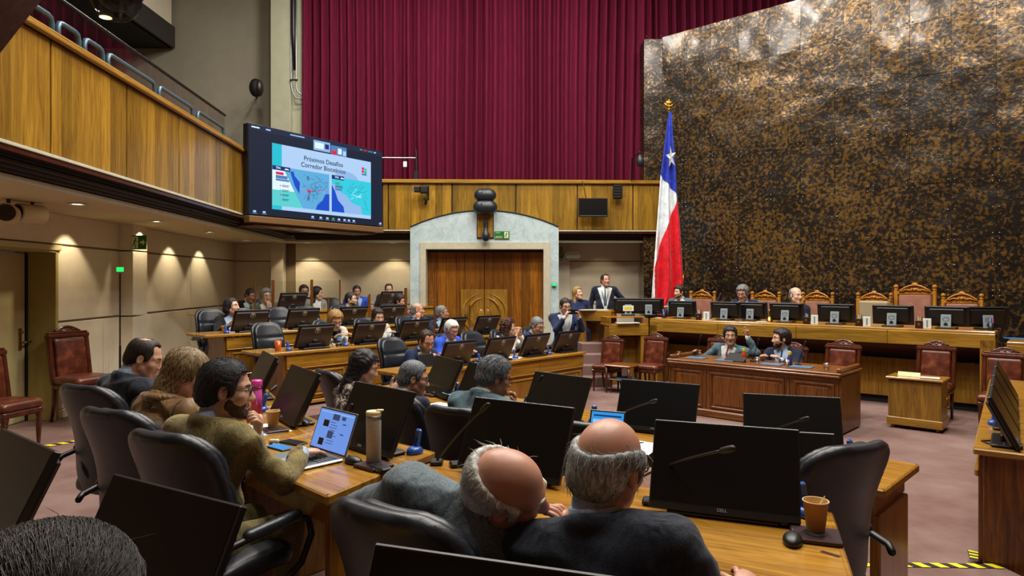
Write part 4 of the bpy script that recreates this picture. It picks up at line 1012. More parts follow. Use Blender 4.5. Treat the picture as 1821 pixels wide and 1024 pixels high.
def wrinkle(a, seed=0):
    def f(x, y, z):
        p1 = 15*z+13*x+6*y+1.6*np.sin(9*x+seed)+1.2*np.sin(11*z+2*seed); p2 = 19*z-16*x+5*y+1.4*np.sin(8*y+seed)+1.3*np.sin(10*x)
        m1 = np.clip(np.sin(5*x+4*z+seed)+.15, 0, 1); m2 = np.clip(np.sin(6*x-5*z+3*y+2.1*seed), 0, 1)
        return a*1.5*(np.abs(np.sin(p1))-.6)*m1+a*1.5*(np.abs(np.sin(p2))-.6)*m2+a*.35*np.sin(38*z+17*x+3*np.sin(12*y))
    return f
def torso(s, k, o, f=0, belly=0, k_=.05):
    R = k.R; hb = .92 if f else 1
    s.ell(k.p+V3(0, 0, .02), (.165*hb+o+.01*f, .125+o, .125+o), k.Rh2, k_)
    s.ell(k.w+R @ V3(0, .01+belly*.4, -.01), (.145*hb+o+belly*.5, .108+o+belly, .15+o), R, k_)
    s.ell(k.c, (.168*hb+o, .112+o, .175+o), R, k_)
    s.cap(k.S[-1], k.S[1], .052+o*.75, None, k_)
    for g in (-1, 1): s.cap(k.n+R @ V3(g*.02, -.01, -.03), k.S[g], .048+o*.6, .05+o*.6, .05)
    if f: 
        for g in (-1, 1): s.ell(k.c+R @ V3(g*.075, .085+o, -.02), (.07, .06, .07), R, .05)
def arms(s, k, o, end=1.0, kk=.03):
    for g in (-1, 1):
        s.cap(k.S[g], k.E[g], .050+o*.9, .040+o, kk); s.cap(k.E[g], k.E[g]+(k.W[g]-k.E[g])*end, .040+o, .028+o*.8, kk)
def local(k, o, R, f):
    return lambda x, y, z: f(*[(x-o[0])*R[0][i]+(y-o[1])*R[1][i]+(z-o[2])*R[2][i] for i in range(3)])
def hairmesh(P, k, near):
    st, q = P['hair'][0], k.hs; h = .0055 if near else .008; s = SDF(); sd = P.get('seed', 1)
    B = ((-.16, -.2, -.42), (.16, .16, .2)) if st in ('long', 'wavy', 'curly', 'pony') else ((-.13, -.15, -.16), (.13, .15, .17))
    th = {'short': .009, 'crop': .006, 'receding': .009, 'fringe': .013, 'full': .022, 'long': .016, 'wavy': .020, 'curly': .024, 'pony': .012, 'bob': .02, 'swept': .018, 'thin': .005}[st]
    thf = P.get('hthick', 1)*th
    s.ell((0, -.016, .036), (.078+thf, .100+thf, .088+thf), None, .02); bc_ = P.get('baldc', (0, .035, .110))
    if st in ('short', 'crop', 'receding', 'fringe', 'full', 'swept', 'thin'):
        s.ell((0, -.06, -.03), (.070+thf*.7, .055+thf*.7, .065), None, .03)                 # nape
        for g in (-1, 1): s.cap((g*.072, .022, .02), (g*.071, .026, -.018), .009+thf*.3, .006, .02)   # sideburns
        big = lambda f: s.fn(f, (-.4, -.4, -.5), (.4, .4, .4), .012, 's')
        cut = {'short': -.030, 'crop': -.030, 'receding': -.03, 'fringe': -.045, 'full': -.04, 'swept': -.04, 'thin': -.03}[st]
        big(lambda x, y, z: (z-(cut+.62*np.minimum(y, .03)))*.85)
    elif st in ('long', 'wavy', 'curly', 'pony', 'bob'):
        ln = {'long': -.34, 'wavy': -.33, 'curly': -.25, 'pony': -.10, 'bob': -.12}[st]
        for g in (-1, 1):
            s.cap((g*.066, -.02, .03), (g*.068, -.03, ln*.5), .024, .026, .04); s.cap((g*.068, -.03, ln*.5), (g*.062, -.035+P.get('hfwd', 0), ln), .03, .016, .04)
        s.ell((0, -.085, ln*.45), (.078, .045, abs(ln)*.62), None, .05)
    fh = {'short': .0, 'crop': .0, 'receding': -.030, 'fringe': 0, 'full': .004, 'swept': .006, 'thin': -.01}.get(st, .006)
    s.ell((0, .125+fh, -.006), (.074, .085, .110), None, .012, 's'); s.ell((0, .09, -.09), (.078, .09, .075), None, .012, 's'); s.fn(lambda x, y, z: np.maximum(.044+.22*np.maximum(z-.02, 0)-y, z-.076-fh), (-.3,)*3, (.3,)*3, .010, 's')
    if st in ('short', 'crop', 'receding', 'fringe', 'full', 'swept', 'thin'):
        for g in (-1, 1): s.ell((g*.088, -.004, -.006), (.02, .024, .036), None, .008, 's')
    if st == 'fringe': s.ell(bc_, P.get('baldr', (.086, .118, P.get('bald', .085))), None, .030, 's')
    if st == 'receding':
        for g in (-1, 1): s.ell((g*.045, .085, .09), (.035, .05, .05), None, .012, 's')
        if P.get('bald'): s.ell((0, -.05, .135), (.045, .05, P['bald']), None, .012, 's')
    amp = {'curly': .012, 'wavy': .008, 'crop': .0015, 'thin': .0015}.get(st, .0035)*((.12 if st == 'fringe' else .4) if near else 1)
    if st == 'curly' or st == 'wavy': s.fn(lambda x, y, z: amp*(np.sin(70*x+3*np.sin(40*z))*np.sin(62*z+2*np.sin(50*y))+.6*np.sin(95*y+40*x)), (-.4, -.4, -.5), (.4, .4, .4), .01, 'd')
    else: s.fn(lambda x, y, z: amp*np.sin(26*np.arctan2(x, .02-y)+9*np.sin(14*z+sd))+amp*.6*np.sin(120*x+30*z), (-.4, -.4, -.5), (.4, .4, .4), .01, 'd')
    return s.mesh('hair', h, bounds=B)
def strands(P, me, n, L, r, comb, seed, curl=.3, zmin=-9, fp=.012):
    rg = np.random.RandomState(seed); v = verts(me); nn = np.empty(len(v)*3, np.float32); me.vertices.foreach_get('normal', nn); nn = nn.reshape(-1, 3)
    ok = np.nonzero(v[:, 2] > zmin)[0]; ii = rg.choice(ok, n); b = MB()
    for i in ii:
        p, m = Vector(v[i]), Vector(nn[i]); c = comb(p); t_ = c-m*c.dot(m)
        j = Vector(rg.normal(0, .16, 3)); j -= m*j.dot(m); t_ = (t_.normalized()+j).normalized(); l = L*rg.uniform(.5, 1.25); w = Vector(rg.normal(0, curl, 3)); w -= m*w.dot(m)*.6; P_ = [p-m*.002]; fly = .16 if rg.uniform() < fp else 0
        for s in (.25, .5, .75, 1): P_.append(p+t_*l*s+m*(.0025-(6.0*(l*s)**2 if not fly else 0)+fly*l*s)+w*l*s*s*.3)
        if P.get('hug') and not fly:
            c0_ = Vector((0, -.016, .030)); q0 = p-c0_; rr_ = q0.length; q0.normalize(); tt = t_-q0*t_.dot(q0); tt.normalize(); P_ = [p-m*.002]
            for s in (.25, .5, .75, 1): th_ = l*s/rr_; P_.append(c0_+(q0*math.cos(th_)+tt*math.sin(th_))*(rr_+.0035*math.sin(PI*min(1, s+.2)))+w*l*s*s*.12)
        b.tube(P_, [r, r, r*.9, r*.7, r*.2], 3, cap=False)
    return b
def person(label, P, px=None, py=None, d=None, floor=0, face=None, loc=None, group=None):
    near = P.get('near', 0); f = P.get('female', 0); hgt = P.get('scale', 1.0)
    rot = rz(face); k = skeleton(P)
    if loc is None:
        Hw = ad(px, d, zy(py, d)); Rr = Matrix.Rotation(rot, 3, 'Z')
        P = dict(P); P['dz'] = P.get('dz', 0)+(Hw.z-floor)/hgt-k.h.z; k = skeleton(P)
        o = Rr @ (k.h*hgt); loc = (Hw.x-o.x, Hw.y-o.y, floor)
    r = thing('person', label, 'person', loc, rot, group); r.scale = (hgt,)*3
    sk = SK[P.get('skin', 'fair')]; out = P.get('top', ('jacket', 'navy', 'white', 'tie')); hb = .011 if near else .018; hc = .0082 if near else .017
    bel = P.get('belly', 0); sd = P.get('seed', 1)
    # body : one surface
    s = SDF(); torso(s, k, -.006, f, bel*.8); arms(s, k, -.006 if not f else -.012); headsdf(s, k, f, P.get('fat', 1.0), P.get('ears', True))
    for g in (-1, 1):
        L = k.L[g]; s.cap(L[0], L[1], .080, .058, .03); s.cap(L[1], L[2], .054, .036, .02); s.cap(L[2], L[3], .036, .032, .02)
        ta = k.hd[g].cross(k.pn[g])*g; Rm = Matrix((ta, k.hd[g], k.pn[g])).transposed(); s.ell(k.W[g]+k.hd[g]*.048, (.041, .056, .018), Rm, .015)
    me = s.mesh('body', hb, (np.array(k.h)-.155, np.array(k.h)+.15, .0052 if near else .0088))
    b = MB()
    for g in (-1, 1):
        sp = P.get('hands', {}).get(g, {}); hand_tubes(b, k.W[g], k.hd[g], k.pn[g], g, sp.get('curl', .35), sp.get('spread', .4))
    m2 = bpy.data.meshes.new('x'); m2.from_pydata(b.v, [], b.f); bm = bmesh.new(); bm.from_mesh(me); bm.from_mesh(m2); bm.to_mesh(me); bm.free(); bpy.data.meshes.remove(m2); me.shade_smooth()
    link('body', me, sk, r)
    # shirt / blouse
    kind, oc, sc, tc = (list(out)+[None]*4)[:4]
    R, ZB = k.R, P.get('vz', .02)
    def vreg(x, y, z, grow=0): return np.maximum(np.maximum(np.abs(x)-(.012+grow+.30*np.clip(z-ZB, 0, .5)), ZB-z), .03-y)
    if sc:
        s = SDF(); torso(s, k, .001 if near else .007, f, bel)
        ct = .052 if not f else .03
        s.cap(k.n+R @ V3(0, -.004, -.05), k.n+R @ V3(0, .004, ct), .066 if not f else .06, .061 if not f else .055, .02)
        for g in (-1, 1): dd_ = (k.W[g]-k.E[g]).normalized(); s.cap(k.W[g]-dd_*.055, k.W[g]-dd_*.008, .0335, .035, .01)
        s.cap(k.nh+k.H @ V3(0, .06, .0), k.nh+k.H @ V3(0, .12, .02), .02, .03, .01, 's')
        link('shirt', s.mesh('shirt', hc), M['f_'+sc], r)
    if tc:
        s = SDF(); torso(s, k, .005 if near else .011, f, bel); s.cap(k.n+R @ V3(0, -.004, -.05), k.n+R @ V3(0, .008, .03), .074, .066, .02)
        reg = local(k, k.w, R, lambda x, y, z: np.maximum(np.maximum(np.abs(x)-(.014+.016*np.clip((.30-z)/.25, 0, 1)), .02-y), np.maximum(z-.365, -.12-z)))
        s.ops.append((reg, *[np.array(a, float) for a in ((-1, -1, -1), (2, 2, 3))], .01, 'i'))
        # intersect by subtracting the complement
        o = s.ops.pop(); s.fn(lambda x, y, z: -o[0](x, y, z), (-1, -1, -1), (2, 2, 3), .002, 's')
        link('tie', s.mesh('tie', hc*.6), M['f_'+tc], r)
    # jacket or top
    s = SDF(); o = .022 if kind == 'jacket' else .014; torso(s, k, o, f, bel); arms(s, k, o*.72, .90 if kind != 'short' else .2)
    s.ell(k.p+V3(0, .03, .0), (.185+.3*bel, .17+.3*bel, .13), None, .05)
    if P.get('pose') == 'stand': s.cap(k.p+V3(-.06, 0, -.08), k.p+V3(.06, 0, -.08), .14, None, .06)
    s.fn(wrinkle((P.get('wr', .0095) if near else .005) if kind == 'jacket' else .0035, sd), (-2, -2, -1), (2, 2, 3), .01, 'd')
    if near:
        for g in (-1, 1):
            ax_ = (k.E[g]-k.S[g]).normalized(); c_ = k.S[g]+ax_*.035; q_ = k.w+R @ V3(0, -.1, .1)
            s.fn(lambda x, y, z, a=ax_, c=c_: .002*np.exp(-(((x-c[0])*a[0]+(y-c[1])*a[1]+(z-c[2])*a[2])/.007)**2), np.array(c_)-.11, np.array(c_)+.11, .0, 'd')
            e_ = (k.W[g]-k.E[g]).normalized(); c2 = k.E[g]
            s.fn(lambda x, y, z, a=(ax_+e_).normalized(), c=c2: .0035*np.sin(95*((x-c[0])*a[0]+(y-c[1])*a[1]+(z-c[2])*a[2])+2*np.sin(20*x))*np.exp(-((x-c[0])**2+(y-c[1])**2+(z-c[2])**2)/.008), np.array(c2)-.16, np.array(c2)+.16, .0, 'd')
        s.fn(local(k, k.w, R, lambda x, y, z: .004*np.exp(-(x/.006)**2)*(y < -.02)), np.array(k.w)-.4, np.array(k.w)+.4, 0, 'd')
    if kind == 'jacket':
        def tor(x, y, z): return np.sqrt((np.sqrt((x/1.0)**2+(y*.95)**2)-.076)**2+((z+.20*y)*.55)**2)-.0155
        c = k.n+R @ V3(0, -.002, -.008); s.fn(local(k, c, R, tor), c-Vector((.13,)*3), c+Vector((.13,)*3), .012)
        lap = local(k, k.w, R, lambda x, y, z: np.maximum(np.maximum(np.abs(np.abs(x)-(.045+.30*np.clip(z-ZB, 0, .5)))-.030, .03-y), np.maximum(ZB-.0-z, z-.33)))
        s.ops.append((lap, np.array(k.w)-.5, np.array(k.w)+.5, .01, 'o'))
        s.fn(local(k, k.w, R, vreg), np.array(k.w)-.5, np.array(k.w)+.5, .004, 's')
        s.cap(k.n+R @ V3(0, 0, -.06), k.nh+k.H @ V3(0, .02, .06), .066, .066, .006, 's')
    else:
        s.cap(k.n+R @ V3(0, .02, -.02), k.nh+k.H @ V3(0, .02, .05), .070, .075, .01, 's')
        if P.get('vneck'): s.fn(local(k, k.w, R, lambda x, y, z: np.maximum(np.maximum(np.abs(x)-.32*np.clip(z-.2, 0, .5), .2-z), .03-y)), np.array(k.w)-.5, np.array(k.w)+.5, .004, 's')
    for g in (-1, 1): dd = (k.W[g]-k.E[g]).normalized(); s.cap(k.W[g]-dd*.012, k.W[g]+dd*.05, .036, .04, .004, 's')
    link('jacket' if kind == 'jacket' else 'blouse', s.mesh('jacket', hc), M['f_'+oc], r)
    if near and kind == 'jacket' and sc and not f:
        b = MB(); b.lathe([(.071, -.01), (.0685, .020), (.0655, .046), (.062, .049), (.0605, .02)], 24, M=Matrix.Translation(k.n+R @ V3(0, -.003, .002)) @ ((k.nh+k.H @ V3(0, -.02, .02)-k.n).to_track_quat('Z', 'Y').to_matrix().to_4x4()), cap=False); b.build('shirt_collar', M['f_'+sc], r, True)
    if oc == 'camel':
        b = MB(); b.tube([k.n+R @ V3(.098*math.cos(a), -.012+.088*math.sin(a), .006+.012*math.sin(a)) for a in [PI*(.98+1.04*i/14) for i in range(15)]], [.012]+[.024]*13+[.012], 8); b.build('collar', M['f_camel'], r, True)
        for g in (-1, 1): b = MB(); b.tube([k.S[g]+R @ V3(g*(.02-.012*abs(math.sin(a))), .082*math.cos(a), .078*math.sin(a)-.01) for a in [PI*(.15+.95*i/12) for i in range(13)]], .0045, 5); b.build('shoulder_seam', M['f_brownj'], r, True)
    if P.get('vest'):
        s = SDF(); torso(s, k, .020, f, bel); s.fn(local(k, k.w, R, lambda x, y, z: .14-np.abs(x)+0*y), (-2,)*3, (2,)*3, .004, 's') if 0 else None
        s.cap(k.n+R @ V3(0, .04, -.06), k.nh, .085, .09, .01, 's'); s.fn(local(k, k.w, R, vreg), np.array(k.w)-.5, np.array(k.w)+.5, .004, 's'); link('vest', s.mesh('vest', hc), M['f_'+P['vest']], r)
    # trousers and shoes
    s = SDF(); s.ell(k.p+V3(0, .02, -.01), (.175, .14, .12), None, .04)
    for g in (-1, 1): L = k.L[g]; s.cap(L[0], L[1], .094, .074, .03); s.cap(L[1], L[2], .072, .052, .02)
    s.fn(wrinkle(.003, sd+2), (-2, -2, -1), (2, 2, 3), .01, 'd'); link('trousers', s.mesh('trousers', .022 if not near else .016), M['f_'+P.get('legs', oc if kind == 'jacket' else 'black')], r)
    for g in (-1, 1): s = SDF(); L = k.L[g]; s.cap(L[2]+V3(0, -.02, -.03), L[3], .05, .042, .02); link('shoe', s.mesh('shoe', .02), M['leather'], r)
    # head details
    HM = Matrix.Translation(k.h) @ k.H.to_4x4() @ Matrix.Scale(k.hs, 4)
    hs = P.get('hair')
    if hs:
        me = hairmesh(P, k, near); hm = HR[hs[1]]
        if P.get('strands') and len(me.vertices): b = strands(P, me, *P['strands']); m2 = bpy.data.meshes.new('x'); m2.from_pydata(b.v, [], b.f); bm = bmesh.new(); bm.from_mesh(me); bm.from_mesh(m2); bm.to_mesh(me); bm.free(); bpy.data.meshes.remove(m2); me.shade_smooth()
        me.transform(HM); link('hair', me, hm, r)
        bc = HR[P.get('brow', hs[1])]
        for g in (-1, 1): b = MB(); b.tube([(g*.014, .0945, .027), (g*.030, .0905, .033), (g*.047, .078, .027)], [.004, .0045, .002], 6, HM); b.build('eyebrow', bc, r, True)
    if not P.get('noface'):
        for g in (-1, 1):
            b = MB(); b.ball((g*.031, .0795, .010), (.0125, .011, .0085), 10, 6, HM); e = b.build('eye', EYE, r, True)
            lo = .003*P.get('gaze', 0); b = MB(); b.ball((g*.031+lo, .0885, .009), (.0052, .0025, .0052), 8, 5, HM); b.build('iris', IRIS, e, True)
        b = MB(); b.ball((0, .0965, -.0655), (.021, .0075, .0055), 10, 6, HM); b.build('lips', LIP, r, True)
    if P.get('beard'):
        s = SDF(); a = max(P.get('beardt', .002), .0026 if near else .002); F_ = P.get('fat', 1)
        s.ell((0, .030, -.035), (.060*F_+a, .068+a, .088+a), None, .03); s.ell((0, .078, -.108), (.024+a, .018+a, .020+a), None, .02)
        for g in (-1, 1): s.cap((g*.052*F_, .012, -.058), (g*.014, .072, -.103), .022+a, .02+a, .025)
        s.fn(lambda x, y, z: -(z+.052-.75*np.maximum(np.abs(x)-.022, 0)-.15*np.maximum(.05-y, 0)), (-.3,)*3, (.3,)*3, .006, 's'); s.ell((0, .108, -.066), (.018, .02, .006), None, .004, 's'); s.ell((0, -.05, -.06), (.2, .055, .2), None, .01, 's'); s.fn(lambda x, y, z: z+.122, (-.3,)*3, (.3,)*3, .012, 's')
        s.fn(lambda x, y, z: .0012*np.sin(300*x)*np.sin(280*z+100*y), (-.3,)*3, (.3,)*3, .01, 'd')
        me = s.mesh('beard', .0045 if near else .009); me.transform(HM); link('beard', me, HR[P['beard']], r)
    if P.get('glasses'):
        b = MB()
        for g in (-1, 1):
            b.tube([(g*.033+.024*math.copysign(abs(math.cos(a))**.7, math.cos(a)), .104-.10*abs(g*.033+.024*math.cos(a))**1.5, .006+.017*math.copysign(abs(math.sin(a))**.7, math.sin(a))) for a in [2*PI*i/18 for i in range(19)]], .0021, 5, HM, False)
            b.tube([(g*.057, .098, .012), (g*.076, .070, .012), (g*.083, .005, .012), (g*.082, -.02, -.002)], .0022, 5, HM)
        b.tube([(-.010, .106, .010), (0, .109, .012), (.010, .106, .010)], .002, 5, HM); b.build('glasses', M['black'], r, True)
    if P.get('lanyard'):
        b = MB()
        for g in (-1, 1): b.tube([k.n+R @ V3(g*.07, .02, .02), k.w+R @ V3(g*.05, .155, .22), k.w+R @ V3(g*.012, .165+bel, .0)], .006, 5)
        b.build('lanyard', M['f_'+P['lanyard']], r, True); b = MB(); b.bb((0, .172+bel, -.05), (.06, .008, .085), .002, Matrix.Translation(k.w) @ R.to_4x4()); b.build('badge', M['whiteplastic'], r)
    r['hp'] = tuple(k.h); return r, k
# ------------------------------------------------------------------ who sits and stands where
NR, FRr = N, Vector((.43, .9, 0))
desk = lambda z, x=.12, y=.42, **k: dict(at=(x, y, z), **k)
def lp(O, dx_, dy_, px, y):      # point on a desk line, y behind it, seen in a pixel column
    k = (px-910)/FOC; p = O+dy_*y; n = (p.x*dx_.y-p.y*dx_.x)/(k*dx_.y-dx_.x); return n
# --- foreground
PF1 = person('bald man with white fringe in grey jacket, leaning right with hand at his mouth',
       dict(near=1, hug=1, hair=('fringe', 'white'), baldc=(0, .02, .105), baldr=(.093, .125, .10), hthick=1.0, skin='ruddy', top=('jacket', 'grey', 'white'), lean=26, side=26, twist=4, shrug={-1: .045}, head=(-66, 18, 40), belly=.04, seed=3, hs=1.03,
            strands=(4200, .035, .0005, lambda p: Vector((p.x*2, -.4, -1)), 5, .5, -9, .09),
            hands={1: dict(head=(.03, .215, -.125), hdir=(-.35, -.35, .75), hpalm=(-.3, -1, .1), curl=[.55, .6, .7, .8], pole=(.4, .6, -1)), -1: dict(at=(-.10, .38, .80), pole=(-.7, .3, -.5))}), 903, 868, 1.85, .17, FRr)
person('grey haired balding man in charcoal jacket seen from behind, at lower centre right',
       dict(near=1, hug=1, hair=('fringe', 'lgrey'), baldc=(0, -.02, .125), baldr=(.086, .135, .125), hthick=1.0, skin='ruddy', top=('jacket', 'charcoal', 'lblue'), lean=14, side=-11, head=(-16, 10, 6), belly=.03, seed=5, glasses=1, hs=1.02,
            strands=(5200, .035, .0005, lambda p: Vector((p.x*1.2+.3, -.5, -1)), 9, .6, -9, .09), hands={1: dict(at=(.26, .34, .79)), -1: dict(at=(-.14, .36, .79))}), 1083, 826, 1.80, .17, FRr)
PF3 = person('dark haired bearded man with glasses in olive tweed jacket, typing on the laptop',
       dict(near=1, hug=1, hair=('swept', 'black'), beard='stub', beardt=.0015, glasses=1, skin='fair', top=('jacket', 'tweed', 'lblue'), legs='tweed', lean=13, twist=-4, head=(-46, 8, 0), belly=.02, seed=2, hs=1.0,
            strands=(1500, .04, .0006, lambda p: Vector((0, -1, .1)), 4, .2), hthick=.75,
            hands={1: dict(at=(.17, .47, .81), dir=(.15, 1, -.12), palm=(0, -.1, -1), curl=.28), -1: dict(head=(-.02, .15, -.195), hdir=(.25, .05, .8), hpalm=(.4, -1, .2), curl=[.9, .95, 1.0, 1.0], pole=(-.5, .5, -1))}), 403, 692, 2.98, .17, (.42, .91))
PF4 = person('woman with long dark blonde hair in camel leather jacket, head bowed over papers',
       dict(near=1, female=1, hair=('long', 'dblonde'), skin='fair', top=('jacket', 'camel', 'white'), lean=16, head=(-40, 24, 0), seed=4, hfwd=.03, ears=True,
            wr=.017, strands=(1500, .055, .0007, lambda p: Vector((p.x*.3, -.25, -1)), 6, .15), hands={1: desk(.80, .16, .45), -1: desk(.8, -.12, .45)}), 333, 664, 3.5, .17, (.52, .85))
PF5 = person('man with thinning dark hair in charcoal suit, raising a hand to his face',
       dict(near=1, hair=('receding', 'dark'), bald=.05, skin='fair', top=('jacket', 'charcoal', 'lblue'), lean=16, head=(-42, 24, 0), seed=6,
            hands={1: dict(head=(.03, .235, -.10), hdir=(-.05, .2, 1), hpalm=(0, -1, .2), curl=.18, spread=1, pole=(.5, .3, -1)), -1: desk(.82, -.1, .42)}), 257, 636, 4.2, .17, (.55, .83))
fr = person('person with dark grizzled hair seen only as a crown in the lower left corner',
       dict(near=1, hug=1, hair=('short', 'grizzled'), hthick=1.0, skin='fair', top=('jacket', 'charcoal', 'white'), lean=0, head=(0, 12, 0), seed=8, hs=1.04, noface=1,
            strands=(7000, .055, .0004, lambda p: Vector((.8, -.6, -.1)), 3, .15, .0, .001)), 85, 1138, .80, .17, (.3, .95))
# --- middle row
person('woman with long curly black hair in floral blouse, holding a phone',
       dict(near=1, female=1, hair=('wavy', 'black'), skin='fair', top=('blouse', 'floral'), lean=14, head=(-34, 22, 0), seed=2, strands=(700, .07, .0009, lambda p: Vector((p.x, -.3, -1)), 2, .9),
            hands={1: dict(at=(.16, .46, .86), palm=(-.5, 0, .6), curl=.5), -1: dict(at=(-.02, .44, .86), palm=(.5, 0, .6), curl=.5)}), 648, 652, 5.25, .05, (.72, .69))
person('man with short grey hair and glasses in dark navy suit, seen from behind',
       dict(near=1, hair=('crop', 'salt'), hthick=1.6, skin='ruddy', glasses=1, top=('jacket', 'navy', 'white'), lean=18, head=(-38, 14, 0), seed=3, hands={1: desk(.72, .2, .42), -1: desk(.72, -.15, .42)}), 736, 672, 4.85, .05, (.69, .72))
person('man with wavy grey hair and glasses in grey jacket, leaning over his tablet',
       dict(near=1, hug=1, hair=('full', 'salt'), skin='tan', glasses=1, top=('jacket', 'slate', 'white'), lean=26, head=(-32, 18, 0), belly=.03, seed=7, strands=(900, .05, .0008, lambda p: Vector((.1, -1, -.4)), 8, .4),
            hands={1: dict(head=(.03, .16, -.16), hdir=(-.1, -.1, .9), hpalm=(0, -1, .2), curl=.9, pole=(.5, .5, -1)), -1: desk(.72, -.2, .42)}), 880, 670, 4.35, .05, (.66, .75))
# --- first facing row
S1a = lambda px: onrow(px, -7.08).y
S2a = lambda px: onrow(px, -8.82).y
S3a = lambda px: onrow(px, -10.22).y
S4a = lambda px: onrow(px, -11.9).y
person('balding man in navy blazer and white shirt reading with bowed head', dict(hair=('receding', 'brown'), skin='ruddy', beard='grey', beardt=.001, top=('jacket', 'navy2', 'white'), vz=-.02, glasses=1, lean=22, head=(-14, 26, 0), belly=.03, hs=1.12, hands={1: desk(.78, .15, .40), -1: desk(.78, -.15, .40)}), 758, 606, S1a(758)-.25, 0, (.78, -.62))
person('white haired man with glasses in bright blue blazer behind the foremost monitors', dict(hair=('full', 'white'), skin='ruddy', glasses=1, top=('jacket', 'blue', 'lblue'), lean=14, head=(-10, 20, 0), seed=4, hands={1: desk(.80, .2, .42), -1: desk(.8, -.15, .42)}), 803, 586, S1a(803), 0, (.8, -.6))
person('woman with wavy brown hair in white blouse and black vest, hands clasped', dict(female=1, hair=('curly', 'red'), skin='fair', top=('blouse', 'white'), vest='black', lean=10, head=(40, 4, 0), seed=5, hands={1: dict(at=(.05, .32, 1.0), dir=(-.3, 0, 1), palm=(-1, 0, 0), curl=.6), -1: dict(at=(-.04, .32, 1.0), dir=(.3, 0, 1), palm=(1, 0, 0), curl=.6)}), 904, 581, S1a(904), 0, (.80, -.6))
person('grey haired man with glasses in navy suit typing at the end of the bench', dict(hair=('short', 'grey'), skin='ruddy', glasses=1, top=('jacket', 'navy2', 'white', 'tie'), belly=.04, lean=18, head=(-4, 22, 0), fat=1.08, hs=1.06, hands={1: desk(.79, .14, .46), -1: desk(.79, -.12, .46)}), 955, 579, S1a(955)-.1, 0, (.74, -.68))
# --- second facing row
person('blonde woman with glasses in cream jacket looking down behind a water bottle', dict(female=1, hair=('bob', 'blonde'), hthick=1.2, skin='fair', glasses=1, top=('jacket', 'cream', 'black'), lean=16, head=(-10, 26, 0), hs=1.1, hands={1: desk(.80, .15, .42), -1: desk(.80, -.12, .42)}), 596, 569, S2a(596), .17, (.70, -.72))
person('woman with long straight dark hair in white jacket holding a cup', dict(female=1, hair=('long', 'dark'), skin='fair', top=('jacket', 'white', 'white'), lean=14, head=(-4, 16, 0), hs=1.03, hands={1: dict(at=(-.0, .34, .86), palm=(-1, 0, 0), curl=.7), -1: desk(.80, -.15, .42)}), 672, 563, S2a(672), .17, (.62, -.78))
person('bald man in navy suit looking right with a hand by his ear', dict(hair=('fringe', 'grey'), bald=.16, hthick=.4, skin='ruddy', top=('jacket', 'navy', 'lblue', 'tieblue'), lean=5, head=(52, 0, 0), hands={1: dict(head=(.10, .02, -.15), hdir=(.0, .0, 1), hpalm=(-1, 0, 0), curl=.8), -1: desk(.82, -.2, .42)}), 742, 551, S2a(742), .17, (.66, -.75))
person('grey haired man in navy jacket resting chin on his hand, behind the glass screen', dict(hair=('short', 'grey'), skin='tan', top=('jacket', 'navy', 'lblue'), lean=8, head=(48, 0, 0), hands={-1: dict(head=(-.01, .10, -.20), hdir=(0, .1, 1), hpalm=(0, -1, 0), curl=.9), 1: desk(.82, .2, .42)}), 786, 556, S2a(786), .17, (.64, -.77))
# --- third facing row
person('woman with dark hair tied back in black blazer, gazing right', dict(female=1, hair=('pony', 'black'), skin='fair', top=('jacket', 'black', 'lblue'), lean=8, head=(32, -4, 0), hs=1.06, hands={1: desk(.84, .15, .42), -1: desk(.84, -.15, .42)}), 412, 545, S3a(412), .33, (.68, -.73))
person('bearded dark haired man in dark suit turned to the right', dict(hair=('short', 'black'), beard='black', skin='fair', top=('jacket', 'charcoal', 'white', 'tieblue'), lean=8, head=(36, 2, 0), hands={1: dict(at=(.1, .34, .92), curl=.7), -1: desk(.86, -.1, .42)}), 624, 532, S3a(624), .33, (.66, -.75))
person('bearded young man in grey suit and dark tie looking down to the right', dict(hair=('full', 'dark'), beard='dark', skin='fair', top=('jacket', 'dgrey', 'white', 'tie'), lean=12, head=(28, 14, 0), hands={1: desk(.86, .16, .42), -1: desk(.86, -.1, .42)}), 711, 535, S3a(711), .33, (.66, -.75))
# --- rear row by the wall
person('person with short black hair half hidden by a chair at the rear left', dict(hair=('short', 'black'), skin='tan', top=('jacket', 'black', 'white'), lean=18, head=(10, 20, 0)), 445, 525, S4a(445)+.2, .42, (.74, -.67))
person('grey haired man with glasses in green grey jacket, hand at his chin', dict(hair=('full', 'grey'), skin='fair', glasses=1, top=('jacket', 'green', 'white'), lean=12, head=(0, 6, 0), hs=1.02, hands={-1: dict(head=(-.01, .10, -.2), hdir=(0, .1, 1), hpalm=(0, -1, 0), curl=.9), 1: desk(.84, .2, .40)}), 473, 526, S4a(473)-.3, .42, (.62, -.78))
person('man with brown hair and glasses in brown jacket at the rear bench', dict(hair=('short', 'brown'), skin='ruddy', glasses=1, top=('jacket', 'brownj', 'black'), lean=10, head=(0, 10, 0), fat=1.1, hs=1.03), 540, 518, S4a(540), .42, (.5, -.86))
person('woman with long dark hair in light grey coat facing right at the rear bench', dict(female=1, hair=('long', 'black'), skin='fair', top=('jacket', 'greycoat', 'white'), lean=8, head=(56, 10, 0)), 564, 521, S4a(564)-.3, .42, (.62, -.78))
person('dark haired man in bright blue suit at the rear bench', dict(hair=('short', 'black'), skin='tan', top=('jacket', 'blue', 'lblue', 'tieblue'), lean=12, head=(-6, 10, 0)), 634, 518, S4a(634), .42, (.4, -.92))
person('balding man in dark jacket behind the rearmost monitor', dict(hair=('receding', 'dark'), bald=.04, skin='fair', top=('jacket', 'navy', 'black'), lean=12, head=(0, 18, 0)), 691, 514, S4a(691), .42, (.2, -.98))
